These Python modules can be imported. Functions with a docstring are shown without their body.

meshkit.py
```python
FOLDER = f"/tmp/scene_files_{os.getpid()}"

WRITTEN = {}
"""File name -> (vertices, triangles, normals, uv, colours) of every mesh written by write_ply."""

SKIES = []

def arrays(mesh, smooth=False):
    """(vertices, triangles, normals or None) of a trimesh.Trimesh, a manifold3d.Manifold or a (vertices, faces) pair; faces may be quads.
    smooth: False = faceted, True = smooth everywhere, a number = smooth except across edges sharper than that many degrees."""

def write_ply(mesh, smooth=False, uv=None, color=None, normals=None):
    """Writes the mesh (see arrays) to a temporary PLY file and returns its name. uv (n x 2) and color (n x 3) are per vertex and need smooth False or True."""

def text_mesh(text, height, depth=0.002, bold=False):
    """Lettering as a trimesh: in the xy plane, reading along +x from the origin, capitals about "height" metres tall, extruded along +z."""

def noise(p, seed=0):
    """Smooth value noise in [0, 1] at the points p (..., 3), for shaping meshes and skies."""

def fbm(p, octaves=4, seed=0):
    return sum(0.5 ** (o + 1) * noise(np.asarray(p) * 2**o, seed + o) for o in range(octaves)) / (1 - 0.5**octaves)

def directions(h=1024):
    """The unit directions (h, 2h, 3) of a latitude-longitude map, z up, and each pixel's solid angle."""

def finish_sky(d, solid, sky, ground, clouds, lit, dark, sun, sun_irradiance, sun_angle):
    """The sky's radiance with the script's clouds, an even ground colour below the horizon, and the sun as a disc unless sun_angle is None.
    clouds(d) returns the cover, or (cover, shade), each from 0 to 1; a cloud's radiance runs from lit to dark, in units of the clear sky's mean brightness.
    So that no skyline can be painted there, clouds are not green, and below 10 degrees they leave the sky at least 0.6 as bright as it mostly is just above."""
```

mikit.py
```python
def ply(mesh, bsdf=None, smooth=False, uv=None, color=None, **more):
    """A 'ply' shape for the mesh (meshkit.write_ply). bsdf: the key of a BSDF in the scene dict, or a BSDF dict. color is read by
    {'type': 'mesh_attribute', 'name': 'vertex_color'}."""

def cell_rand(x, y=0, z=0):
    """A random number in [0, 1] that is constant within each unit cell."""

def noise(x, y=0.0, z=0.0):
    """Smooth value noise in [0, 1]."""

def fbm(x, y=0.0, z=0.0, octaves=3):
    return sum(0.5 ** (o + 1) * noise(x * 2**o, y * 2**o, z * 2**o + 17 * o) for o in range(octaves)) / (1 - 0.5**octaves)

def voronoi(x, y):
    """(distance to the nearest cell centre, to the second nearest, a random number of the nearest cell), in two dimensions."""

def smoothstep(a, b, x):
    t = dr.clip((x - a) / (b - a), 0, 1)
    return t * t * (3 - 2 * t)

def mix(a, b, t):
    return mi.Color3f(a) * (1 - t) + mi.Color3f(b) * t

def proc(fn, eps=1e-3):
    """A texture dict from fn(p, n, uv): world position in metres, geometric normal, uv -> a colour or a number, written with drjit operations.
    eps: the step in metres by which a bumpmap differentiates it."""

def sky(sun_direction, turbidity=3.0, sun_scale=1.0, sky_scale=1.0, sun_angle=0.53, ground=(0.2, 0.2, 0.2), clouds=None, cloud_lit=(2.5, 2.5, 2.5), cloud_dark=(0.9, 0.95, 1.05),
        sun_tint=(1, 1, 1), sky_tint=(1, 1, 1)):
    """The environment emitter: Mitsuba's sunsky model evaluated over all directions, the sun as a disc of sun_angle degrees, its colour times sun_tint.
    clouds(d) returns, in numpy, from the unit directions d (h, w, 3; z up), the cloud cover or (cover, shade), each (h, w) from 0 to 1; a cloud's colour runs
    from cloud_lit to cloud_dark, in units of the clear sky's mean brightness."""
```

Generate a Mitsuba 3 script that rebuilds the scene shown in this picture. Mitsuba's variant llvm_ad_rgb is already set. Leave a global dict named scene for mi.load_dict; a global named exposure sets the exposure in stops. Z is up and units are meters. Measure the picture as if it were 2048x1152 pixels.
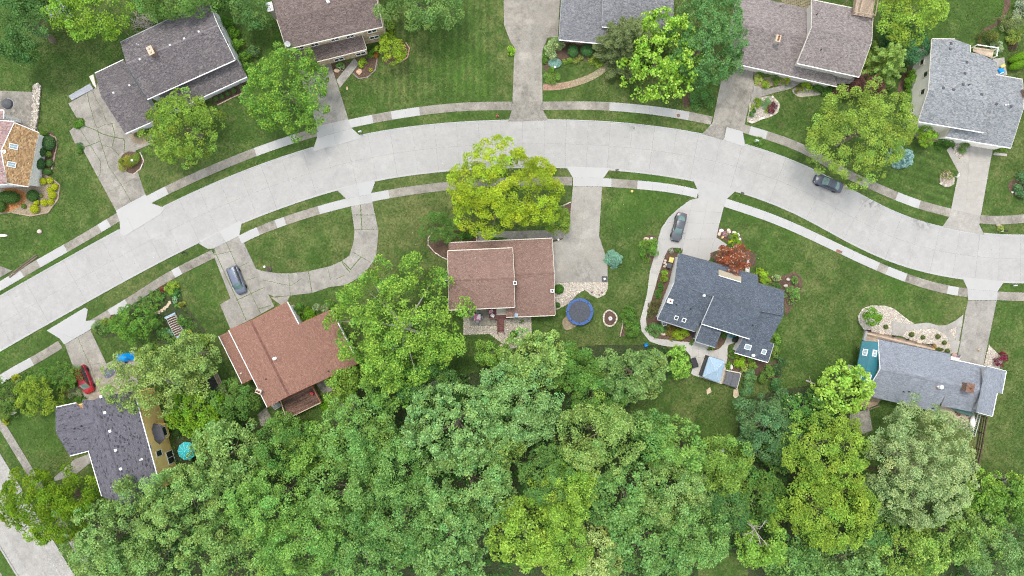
import math
import numpy as np, trimesh, shapely, manifold3d as m3
import drjit as dr
import mitsuba as mi
import mikit, meshkit
from mikit import noise, fbm, smoothstep, mix, proc
from shapely.geometry import Polygon, LineString, Point, box as sbox
from shapely.ops import unary_union
T = mi.ScalarTransform4f

# ---------------------------------------------------------------- camera, sky, exposure
MPP = 0.0825                      # metres on the ground per photograph pixel
CAM_H = 112.6                     # height of the drone
scene, labels = {}, {}
scene['camera'] = {'type': 'perspective', 'fov_axis': 'x', 'fov': 2 * math.degrees(math.atan(1024 * MPP / CAM_H)), 'near_clip': 1.0, 'far_clip': 3000.0,
                   'to_world': T().look_at(origin=[0, 0, CAM_H], target=[0, 0, 0], up=[0, 1, 0])}
scene['daylight'] = mikit.sky([-0.12, 0.32, 0.94], turbidity=3, sun_scale=0.15, sun_angle=18, sky_scale=1.0, clouds=lambda d: np.full(d.shape[:2], 1.0),
                              sun_tint=(0.90, 0.98, 1.12), cloud_lit=(0.95, 1.0, 1.09), cloud_dark=(0.9, 0.95, 1.05))
exposure = 3.74

# ---------------------------------------------------------------- names, things, parts
used = set()
def newkey(k):
    if k not in used:
        used.add(k); return k
    i = 1
    while f'{k}_{i:03d}' in used: i += 1
    k = f'{k}_{i:03d}'; used.add(k); return k
def note(k, label=None, cat=None, group=None, kind=None):
    d = labels.setdefault(k, {})
    for a, b in (('label', label), ('category', cat), ('group', group), ('kind', kind)):
        if b: d[a] = b
def thing(name, label, cat, group=None):
    k = newkey(name); note(k, label, cat, group); return k
def put(key, mesh, bsdf, smooth=False, uv=None, color=None, at=None):
    d = mesh if isinstance(mesh, dict) else mikit.ply(mesh, bsdf, smooth=smooth, uv=uv, color=color)
    scene[key] = dict(d, to_world=at) if at is not None else d
    return d
def part(parent, name, mesh, bsdf=None, smooth=False, uv=None, color=None, at=None, label=None, kind=None):
    k = newkey(parent + '__' + name); put(k, mesh, bsdf, smooth, uv, color, at)
    if label or kind: note(k, label, kind=kind)
    return k
def single(name, mesh, bsdf, label, cat, group=None, smooth=False, uv=None, color=None, at=None, kind=None):
    k = newkey(name); put(k, mesh, bsdf, smooth, uv, color, at); note(k, label, cat, group, kind); return k
def struct(name, mesh, bsdf, label=None, uv=None, color=None):
    k = newkey(name); put(k, mesh, bsdf, False, uv, color); note(k, label, kind='structure'); return k

# ---------------------------------------------------------------- survey: plan coordinates read off the aerial survey
def P(u, v, z=0.0):
    s = MPP * (CAM_H - z) / CAM_H
    return np.array([(u - 1024) * s, (576 - v) * s, z])
def XY(pts, z=0.0): return [tuple(P(u, v, z)[:2]) for u, v in pts]
def Zm(ox, oy, k, pts): return [(ox + a / k, oy + b / k) for a, b in pts]
def onplane(u, v, p0, n):
    c = np.array([0, 0, CAM_H]); d = P(u, v, 0) - c
    t = np.dot(p0 - c, n) / np.dot(d, n)
    return c + d * t
def spline(pts, n=200):
    from scipy.interpolate import splprep, splev
    p = np.array(pts, float); tck, _ = splprep(p.T, s=len(p) * 2e-3, k=min(3, len(p) - 1))
    return np.array(splev(np.linspace(0, 1, n), tck)).T
def smooth_poly(pts, n=60):
    from scipy.interpolate import splprep, splev
    p = np.array(list(pts) + [pts[0]], float); tck, _ = splprep(p.T, s=0, per=True)
    q = np.array(splev(np.linspace(0, 1, n, endpoint=False), tck)).T
    return [tuple(x) for x in q]

# ---------------------------------------------------------------- mesh tools
def M(v, f): return trimesh.Trimesh(np.asarray(v, float), np.asarray(f, int), process=False)
def cat(ms): return trimesh.util.concatenate([m for m in ms if m is not None])
def prism(poly, z0, z1):
    """shapely polygon (plan, metres) between two heights"""
    if isinstance(poly, list): poly = Polygon(poly)
    if not poly.is_valid: poly = poly.buffer(0)
    gs = [g for g in getattr(poly, 'geoms', [poly]) if g.area > 1e-4]
    out = []
    for g in gs:
        m = trimesh.creation.extrude_polygon(g, z1 - z0, engine='earcut'); m.apply_translation([0, 0, z0]); out.append(m)
    return cat(out)
def box(sx, sy, sz, c=(0, 0, 0), rz=0.0, bev=0.0):
    """box with its base centre at c; bev rounds the upright and top edges with a chamfer"""
    if bev:
        p = sbox(-sx / 2, -sy / 2, sx / 2, sy / 2)
        a = np.array(p.buffer(-bev).buffer(bev, join_style=3, quad_segs=1).exterior.coords)[:-1]
        q = np.array(sbox(-sx / 2 + bev, -sy / 2 + bev, sx / 2 - bev, sy / 2 - bev).exterior.coords)[:-1]
        m = m3.Manifold.hull_points(np.vstack([np.c_[a, np.zeros(len(a))], np.c_[a, np.full(len(a), sz - bev)], np.c_[q, np.full(len(q), sz)]]))
        mm = m.to_mesh(); m = M(mm.vert_properties[:, :3], mm.tri_verts)
    else:
        m = trimesh.creation.box([sx, sy, sz]); m.apply_translation([0, 0, sz / 2])
    if rz: m.apply_transform(trimesh.transformations.rotation_matrix(rz, [0, 0, 1]))
    m.apply_translation(c); return m
def beam(p, q, w, h, drop=0.0):
    """straight bar from p to q, w wide (horizontal), h high, its top on the line"""
    p, q = np.array(p, float), np.array(q, float); d = q - p; L = np.linalg.norm(d); d /= L
    s = np.cross([0, 0, 1.0], d); s = s / np.linalg.norm(s) if np.linalg.norm(s) > 1e-6 else np.array([1.0, 0, 0]); u = np.cross(d, s)
    v = [p + s * a * w / 2 + u * b for a, b in ((-1, -h - drop), (1, -h - drop), (1, -drop), (-1, -drop))]
    v += [x + d * L for x in v]
    return M(v, [[0, 2, 1], [0, 3, 2], [4, 5, 6], [4, 6, 7], [0, 1, 5], [0, 5, 4], [1, 2, 6], [1, 6, 5], [2, 3, 7], [2, 7, 6], [3, 0, 4], [3, 4, 7]])
def tube(pts, r, n=6, closed=False):
    pts = np.array(pts, float); r = np.broadcast_to(r, (len(pts),))
    t = np.gradient(pts, axis=0)
    if closed: t = np.roll(pts, -1, 0) - np.roll(pts, 1, 0)
    t /= np.linalg.norm(t, axis=1, keepdims=True) + 1e-9
    up = np.where(np.abs(t[:, 2:]) > 0.9, [[1.0, 0, 0]], [[0, 0, 1.0]])
    a = np.cross(t, up); a /= np.linalg.norm(a, axis=1, keepdims=True); b = np.cross(t, a)
    an = np.arange(n) * 2 * np.pi / n
    v = pts[:, None] + r[:, None, None] * (np.cos(an)[None, :, None] * a[:, None] + np.sin(an)[None, :, None] * b[:, None])
    k = len(pts); f = []
    for i in range(k if closed else k - 1):
        j = (i + 1) % k
        for s in range(n):
            s2 = (s + 1) % n
            f += [[i * n + s, i * n + s2, j * n + s2], [i * n + s, j * n + s2, j * n + s]]
    v = v.reshape(-1, 3)
    if not closed:
        v = np.vstack([v, pts[:1], pts[-1:]]); c0, c1 = len(v) - 2, len(v) - 1
        for s in range(n):
            f += [[c0, (s + 1) % n, s], [c1, (k - 1) * n + s, (k - 1) * n + (s + 1) % n]]
    m = M(v, f); m.fix_normals() if False else None
    return m
def lathe(prof, n=16, c=(0, 0, 0)):
    """profile of (radius, z) turned about z"""
    an = np.arange(n) * 2 * np.pi / n; v = []
    for r, z in prof: v += [[r * math.cos(a), r * math.sin(a), z] for a in an]
    f = []
    for i in range(len(prof) - 1):
        for s in range(n):
            s2 = (s + 1) % n; f += [[i * n + s, i * n + s2, (i + 1) * n + s2], [i * n + s, (i + 1) * n + s2, (i + 1) * n + s]]
    v += [[0, 0, prof[0][1]], [0, 0, prof[-1][1]]]; a0, a1 = len(v) - 2, len(v) - 1; k = len(prof) - 1
    for s in range(n): f += [[a0, (s + 1) % n, s], [a1, k * n + s, k * n + (s + 1) % n]]
    m = M(v, f); m.apply_translation(c); return m
def tilt(m, R, c=(0, 0, 0)):
    A = np.eye(4); A[:3, :3] = R; A[:3, 3] = c; m = m.copy(); m.apply_transform(A); return m
def rotz(a): return np.array([[math.cos(a), -math.sin(a), 0], [math.sin(a), math.cos(a), 0], [0, 0, 1.0]])
def place(x, y, z=0.0, rz=0.0): return T().translate([float(x), float(y), float(z)]).rotate([0, 0, 1], math.degrees(rz))
def uvc(m, a, b): return np.tile([[a, b]], (len(m.vertices), 1))
def colr(m, c): return np.tile([c], (len(m.vertices), 1))

# ---------------------------------------------------------------- materials
def bs(name, d): scene[name] = d; return name
def plain(name, c, rough=0.7, metal=0.0, spec=0.4):
    return bs(name, {'type': 'twosided', 'b': {'type': 'principled', 'base_color': {'type': 'rgb', 'value': list(c)}, 'roughness': rough, 'metallic': metal, 'specular': spec}})
def matproc(name, fn, rough=0.85, spec=0.3, bump=None, bscale=0.01):
    b = {'type': 'principled', 'base_color': proc(fn), 'roughness': rough, 'specular': spec}
    if bump: b = {'type': 'bumpmap', 'arbitrary': proc(bump, eps=0.01), 'scale': bscale, 'bsdf': b}
    return bs(name, {'type': 'twosided', 'b': b})
LAWN_PATCH = [  # (x, y, radius, dryness): worn or lush parts of the lawns, in metres
    (-14, 13, 10, .9), (-24, 6, 8, .7), (-7, 17, 6, .7), (14, 17, 4, .55), (27, 4, 9, .35), (-43, 12, 7, .5), (-58, 24, 6, .3), (-70, 30, 9, .3), (-18, 36, 9, .35), (-52, 34, 6, .5),
    (34, -15, 9, .5), (52, 1, 12, .35), (75, -18, 9, .75), (74, -26, 7, .7), (-79, 17, 8, .4), (44, 35, 6, .45), (-66, 47, 8, .35), (18, -3, 6, .4), (-60, 0, 7, .6), (-38, -4, 5, .4), (-30, -13, 5, .9), (14, -9, 6, .5)]
def lawn_fn(p, n, uv):
    x, y = p.x, p.y
    big = fbm(x * 0.07 + 3, y * 0.07 + 8, 0, 3); mid = fbm(x * 0.55, y * 0.55, 4, 3); fine = noise(x * 5.0, y * 5.0, 2); tiny = noise(x * 13.0, y * 13.0, 7)
    dry = smoothstep(0.45, 0.75, big) * 0.45
    for (px, py, r, k) in LAWN_PATCH:
        d2 = (dr.square(x - px) + dr.square(y - py)) / (r * r)
        dry = dr.maximum(dry, k * dr.exp(-d2))
    med = noise(x * 1.7 + 9, y * 1.7, 21); dry = dr.clip(dry + (mid - 0.5) * 0.95 + (med - 0.5) * 0.30 + (fine - 0.5) * 0.6 - 0.02, 0, 1)
    c = mix((0.067, 0.126, 0.026), (0.152, 0.172, 0.060), dry)
    lush = smoothstep(0.56, 0.8, fbm(x * 0.16 + 40, y * 0.16, 9, 2)) * 0.5 + smoothstep(0.62, 0.8, noise(x * 1.1, y * 1.1, 31)) * 0.35
    c = mix(c, mi.Color3f(0.068, 0.150, 0.022), lush * (1 - dry * 0.6))
    worn = smoothstep(0.72, 0.9, fbm(x * 0.9 + 5, y * 0.9, 12, 3)) * 0.35
    c = mix(c, mi.Color3f(0.18, 0.145, 0.075), worn)
    yard = smoothstep(-28, -24, x) * (1 - smoothstep(-4, -1, x)) * smoothstep(29, 32, y)
    yard2 = smoothstep(64, 66, x) * (1 - smoothstep(73, 75, x)) * smoothstep(10, 13, y) * (1 - smoothstep(24, 28, y))
    mow = 1 + 0.13 * yard * dr.sin(x * 5.2) + 0.14 * yard2 * dr.sin((x * 0.30 + y * 0.95) * 5.0)
    return c * (0.68 + 0.40 * fine + 0.26 * tiny) * (0.80 + 0.40 * mid) * mow * 0.76
MARKS = [(59.3, 14.1, 1.6, .5), (55.9, 17.5, 1.3, .4), (67.8, 11.3, 1.8, .45), (-49.8, 20.3, 1.2, .25), (20, 26.3, 2.2, .2), (38, 37.5, 2.0, .5), (37, 33, 1.5, .35), (9, 37, 2.5, .35), (12, 2, 3.0, .35)]
def concrete_fn(p, n, uv):
    x, y = p.x, p.y
    st = fbm(x * 0.5, y * 0.5, 3, 3); st2 = fbm(x * 2.3 + 9, y * 2.3, 1, 3); sp = noise(x * 17.0, y * 17.0, 5); sp2 = noise(x * 6.0, y * 6.0, 15)
    age = dr.clip((0.60 - uv.x) * 3.4, 0.06, 1.0)
    c = mix((0.985, 0.995, 1.0), (1.0, 0.945, 0.83), uv.y) * uv.x * (0.66 - 0.015 * age)
    c = c * (1 + mi.Color3f(0.055, 0.0, -0.085) * age)
    stain = smoothstep(0.52, 0.8, fbm(x * 0.9 + 31, y * 0.9, 8, 4)) * age
    pale = smoothstep(0.60, 0.8, fbm(x * 0.7 + 71, y * 0.7, 5, 3)) * age
    c = c * (1 + age * ((st - 0.5) * 0.5 + (st2 - 0.5) * 0.55 + (sp - 0.5) * 0.45 + (sp2 - 0.5) * 0.30)) * (1 + 0.25 * pale)
    m = mi.Float(0)
    for (mx, my, r, k) in MARKS: m = dr.maximum(m, k * dr.exp(-(dr.square(x - mx) + dr.square(y - my)) / (r * r)) * smoothstep(0.35, 0.7, st2))
    return c * (1 - 0.26 * stain) * (1 - m)
def mulch_fn(p, n, uv):
    a = noise(p.x * 9, p.y * 9, 3); b = noise(p.x * 23, p.y * 23, 8); c = fbm(p.x * 0.8, p.y * 0.8, 2, 2)
    return mix((0.055, 0.034, 0.026), (0.17, 0.115, 0.085), a * 0.6 + b * 0.4) * (0.75 + 0.5 * c)
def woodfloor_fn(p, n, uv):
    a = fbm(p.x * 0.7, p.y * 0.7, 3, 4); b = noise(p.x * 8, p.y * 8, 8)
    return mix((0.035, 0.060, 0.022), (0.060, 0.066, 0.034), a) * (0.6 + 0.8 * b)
def soil_fn(p, n, uv):
    a = fbm(p.x * 1.2, p.y * 1.2, 3, 4); b = noise(p.x * 14, p.y * 14, 8)
    return mix((0.20, 0.16, 0.11), (0.34, 0.28, 0.20), a) * (0.75 + 0.5 * b)
def gravel_fn(p, n, uv):
    a = noise(p.x * 12, p.y * 12, 3); b = noise(p.x * 27, p.y * 27, 8); c = fbm(p.x * 0.9, p.y * 0.9, 2, 2)
    return mix((0.20, 0.17, 0.14), (0.50, 0.46, 0.40), a * 0.5 + b * 0.5) * (0.8 + 0.4 * c)
def wood_fn(p, n, uv):
    g = fbm(p.x * 1.5 + uv.y * 31, p.y * 1.5 + uv.y * 17, p.z, 3); s = noise(p.x * 18, p.y * 18, p.z * 18)
    return mix((0.17, 0.125, 0.09), (0.36, 0.29, 0.22), g) * uv.x * (0.8 + 0.4 * s)
def siding_fn(p, n, uv):
    s = fbm(p.x * 0.8, p.y * 0.8, p.z * 2.5, 3)
    lap = 0.93 + 0.07 * smoothstep(0.0, 0.25, p.z * 5.2 - dr.floor(p.z * 5.2))
    return mi.Color3f(uv.x * 1.0, uv.x * (1.0 - 0.19 * uv.y), uv.x * (1.0 - 0.45 * uv.y)) * (0.92 + 0.16 * s) * lap
def stonewall_fn(p, n, uv):
    a, b, w = mikit.voronoi((p.x + p.y) * 2.6, p.z * 4.0)
    j = smoothstep(0.03, 0.10, b - a)
    return mix((0.30, 0.27, 0.23), mix((0.30, 0.22, 0.13), (0.55, 0.44, 0.30), w), j)
def brick_fn(p, n, uv):
    h = (p.x + p.y) * 4.2; z = p.z * 12.0; row = dr.floor(z); hx = h + 0.5 * (row - 2 * dr.floor(row / 2))
    j = smoothstep(0.02, 0.10, hx - dr.floor(hx)) * smoothstep(0.04, 0.18, z - row)
    return mix((0.36, 0.33, 0.30), mix((0.13, 0.075, 0.055), (0.22, 0.125, 0.09), mikit.cell_rand(dr.floor(hx), row, 3)), j) * (0.85 + 0.3 * noise(p.x * 30, p.y * 30, p.z * 30))
matproc('lawn_mat', lawn_fn, 0.9, 0.2); matproc('concrete_mat', concrete_fn, 0.85, 0.25); matproc('mulch_mat', mulch_fn, 0.95, 0.1)
matproc('woodfloor_mat', woodfloor_fn, 0.95, 0.1); matproc('soil_mat', soil_fn, 0.95, 0.1); matproc('gravel_mat', gravel_fn, 0.9, 0.2)
matproc('wood_mat', wood_fn, 0.8, 0.25); matproc('siding_mat', siding_fn, 0.6, 0.35); matproc('stonewall_mat', stonewall_fn, 0.9, 0.2); matproc('brick_mat', brick_fn, 0.9, 0.2)
bs('vcol_mat', {'type': 'twosided', 'b': {'type': 'principled', 'base_color': {'type': 'mesh_attribute', 'name': 'vertex_color'}, 'roughness': 0.92, 'specular': 0.25}})
bs('leaf_mat', {'type': 'principledthin', 'base_color': {'type': 'mesh_attribute', 'name': 'vertex_color'}, 'roughness': 0.55, 'spec_trans': 0.0, 'diff_trans': 0.7, 'eta': 1.4})
plain('joint_mat', (0.25, 0.247, 0.238), 0.95); plain('moss_mat', (0.085, 0.135, 0.032), 0.95); plain('white_mat', (0.78, 0.78, 0.77), 0.45); plain('black_mat', (0.018, 0.018, 0.02), 0.5)
plain('tyre_mat', (0.016, 0.016, 0.017), 0.85); plain('dark_glass', (0.020, 0.032, 0.034), 0.06, 0, 0.9); plain('teal_glass', (0.10, 0.17, 0.165), 0.08, 0, 0.9)
plain('steel_mat', (0.55, 0.56, 0.57), 0.35, 0.8); plain('grey_mat', (0.30, 0.31, 0.32), 0.6); plain('dark_grey_mat', (0.075, 0.08, 0.088), 0.6); plain('pale_grey_mat', (0.55, 0.56, 0.57), 0.55)
plain('skylight_mat', (0.22, 0.31, 0.34), 0.2, 0, 0.8); plain('bark_mat', (0.19, 0.155, 0.12), 0.95); plain('pale_bark_mat', (0.36, 0.33, 0.29), 0.95)
plain('trim_cream', (0.60, 0.56, 0.48), 0.6); plain('rust_mat', (0.30, 0.12, 0.06), 0.8); plain('tan_mat', (0.52, 0.42, 0.30), 0.8); plain('blue_mat', (0.02, 0.085, 0.32), 0.45)
plain('sheet_blue', (0.0, 0.25, 0.72), 0.35); plain('turquoise_mat', (0.03, 0.42, 0.46), 0.6); plain('teal_metal', (0.030, 0.155, 0.195), 0.4, 0.0, 0.5); plain('red_mat', (0.42, 0.04, 0.05), 0.5)
plain('canvas_blue', (0.30, 0.42, 0.53), 0.75); plain('yellow_mat', (0.66, 0.50, 0.16), 0.6); plain('orange_mat', (0.55, 0.20, 0.05), 0.7); plain('pink_mat', (0.62, 0.30, 0.40), 0.7)

# ---------------------------------------------------------------- lawn and roads
struct('lawn', M([[-700, -700, 0], [700, -700, 0], [700, 700, 0], [-700, 700, 0]], [[0, 1, 2], [0, 2, 3]]), 'lawn_mat', 'mown lawns with dry and lush patches around the houses')
rng = np.random.default_rng(7)
paved = []                                         # plan polygons where no grass tufts grow
def slabs(parent, poly, cuts, z0, z1, lum, warm, gap=0.03, var=0.035, name='slab'):
    """a paved polygon cut into slabs along lines; each slab a part of its own"""
    poly = Polygon(poly) if isinstance(poly, list) else poly
    poly = poly.buffer(0)
    if cuts: poly = poly.difference(unary_union([LineString(c).buffer(g / 2, cap_style=2) for c, g in [(c if isinstance(c[0][0], (tuple, list, np.ndarray)) else (c, gap)) for c in cuts]]))
    for g in getattr(poly, 'geoms', [poly]):
        if g.area < 0.02: continue
        m = prism(g, z0, z1)
        part(parent, name, m, 'concrete_mat', uv=uvc(m, lum * (1 + rng.normal() * var), np.clip(warm + rng.normal() * 0.04, 0, 1)))
def ext(line, k=1.15):
    p = np.array(line, float); c = p.mean(0); p = p.copy(); p[0] = p[1] + (p[0] - p[1]) * k; p[-1] = p[-2] + (p[-1] - p[-2]) * k; return [tuple(x) for x in p]
N_EDGE = [(-160, 686), (-60, 627), (25, 577), (182, 488), (327, 414), (420, 369), (512, 330), (628, 295), (719, 271), (820, 252), (927, 243), (1024, 239), (1140, 240), (1250, 247), (1330, 254), (1405, 266), (1487, 288), (1536, 302),
          (1586, 320), (1661, 355), (1736, 397), (1816, 434), (1886, 452), (1966, 466), (2048, 469), (2150, 466), (2250, 458)]
ne = spline(XY(N_EDGE), 900)
tn = np.gradient(ne, axis=0); tn /= np.linalg.norm(tn, axis=1, keepdims=True); nn = np.c_[tn[:, 1], -tn[:, 0]]   # to the south side
HALF = 4.02
mid = ne + nn * HALF; mid = spline(mid[::15], 900)
arc = np.r_[0, np.cumsum(np.linalg.norm(np.diff(mid, axis=0), axis=1))]
tm = np.gradient(mid, axis=0); tm /= np.linalg.norm(tm, axis=1, keepdims=True); nm = np.c_[tm[:, 1], -tm[:, 0]]
def lane(s, o):
    """point of the road at arc length s, offset o to the south"""
    s = np.atleast_1d(s); q = np.c_[np.interp(s, arc, mid[:, 0]), np.interp(s, arc, mid[:, 1])]; k = np.c_[np.interp(s, arc, nm[:, 0]), np.interp(s, arc, nm[:, 1])]
    return q + k * np.reshape(o, (-1, 1))
def arc_of(u, v):
    q = P(u, v)[:2]; return arc[np.argmin(((mid - q) ** 2).sum(1))]
def band(s0, s1, o0, o1, n=6):
    s = np.linspace(s0, s1, n); return Polygon(np.vstack([lane(s, o0), lane(s[::-1], o1)]))
road = struct('road', prism(band(1, arc[-1] - 1, -HALF, HALF, 300), -0.05, 0.006), 'joint_mat', 'curving pale concrete road with jointed slabs')
paved.append(band(1, arc[-1] - 1, -HALF, HALF, 300))
joints = np.arange(2.0, arc[-1] - 2, 3.56) + 0.25
LIFT = 0.34
for i in range(len(joints) - 1):
    a, b = joints[i] + (.026 if i % 2 else .016), joints[i + 1] - (.016 if i % 2 else .026)
    for o0, o1 in ((-HALF + LIFT, -0.02), (0.02, HALF - LIFT)):
        m = prism(band(a, b, o0, o1, 5), 0.0, 0.012)
        part(road, 'slab', m, 'concrete_mat', uv=uvc(m, 0.535 * (1 + rng.normal() * 0.013), 0.16))
    for o0, o1 in ((-HALF, -HALF + LIFT - 0.006), (HALF - LIFT + 0.006, HALF)):      # gutter pan
        m = prism(band(a, b, o0, o1, 5), 0.0, 0.016)
        part(road, 'gutter_pan', m, 'concrete_mat', uv=uvc(m, 0.585 * (1 + rng.normal() * 0.02), 0.12))

VERGES = [  # side, road-edge start and end, walk-side start and end
    (-1, (-140, 678), (241, 465), (-150, 652), (240, 442)), (-1, (327, 414), (628, 295), (304, 406), (634, 275)), (-1, (719, 271), (1017, 239), (703, 257), (1022, 223)),
    (-1, (1095, 239), (1406, 265), (1086, 221), (1421, 250)), (-1, (1488, 288), (1886, 451), (1485, 267), (1897, 434)), (-1, (1966, 466), (2140, 466), (1958, 448), (2140, 446)),
    (1, (-140, 805), (97, 664), (-140, 830), (120, 676)), (1, (175, 622), (400, 490), (172, 641), (416, 497)), (1, (483, 445), (676, 383), (480, 467), (694, 399)),
    (1, (749, 367), (1134, 335), (742, 386), (1145, 355)), (1, (1219, 338), (1386, 357), (1207, 355), (1395, 380)), (1, (1469, 382), (1926, 556), (1453, 397), (1934, 576)), (1, (2006, 564), (2140, 562), (1995, 582), (2140, 584))]
WALK_N = [(-150, 655), (-60, 607), (22, 560), (60, 537), (104, 512), (169, 475), (208, 452), (293, 403), (315, 389), (400, 350), (512, 304), (557, 288), (612, 271), (660, 256), (722, 243), (766, 235), (810, 227), (837, 222), (930, 214), (1024, 212),
          (1086, 212), (1152, 211), (1219, 213), (1300, 221), (1379, 232), (1424, 241), (1487, 258), (1536, 272), (1611, 300), (1686, 345), (1746, 371), (1793, 393), (1838, 409), (1901, 425), (1961, 439), (2048, 437), (2150, 432)]
WALK_S = [(-140, 842), (-60, 812), (0, 760), (65, 722), (127, 686), (189, 645), (220, 626), (256, 606), (346, 548), (362, 540), (427, 508), (481, 479), (516, 462), (551, 449), (570, 442), (638, 421), (697, 405), (742, 395), (779, 388), (902, 371), (1000, 364), (1074, 363),
          (1145, 363), (1204, 364), (1274, 369), (1340, 377), (1396, 388), (1449, 405), (1536, 434), (1636, 477), (1701, 509), (1756, 533), (1811, 554), (1876, 575), (1926, 586), (1991, 591), (2048, 593), (2150, 593)]
W_LIGHT = {'N': [((-150, 655), (45, 545)), ((78, 527), (132, 496)), ((198, 457), (219, 446)), ((293, 402), (335, 381)), ((512, 304), (592, 276)), ((697, 249), (747, 239)), ((783, 232), (838, 222)), ((1218, 213), (1379, 232)), ((1500, 262), (1532, 271)), ((1793, 393), (1838, 409))],
           'S': [((-140, 842), (65, 722)), ((220, 626), (256, 606)), ((346, 548), (362, 540)), ((481, 479), (516, 462)), ((551, 449), (570, 442)), ((638, 421), (697, 405)), ((742, 395), (779, 388)), ((1204, 364), (1222, 366)), ((1274, 369), (1396, 388)), ((1449, 405), (1757, 533)), ((1773, 540), (1811, 554)), ((1896, 580), (1917, 585))]}
W_GAP = {'N': [((241, 432), (297, 401)), ((634, 264), (697, 249)), ((1024, 212), (1086, 212)), ((1424, 241), (1487, 258)), ((1901, 425), (1960, 439))],
         'S': [((122, 689), (180, 651)), ((427, 508), (481, 479)), ((697, 405), (742, 395)), ((1145, 363), (1204, 364)), ((1396, 388), (1449, 405)), ((1934, 587), (1993, 591))]}
walks = {}
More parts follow.
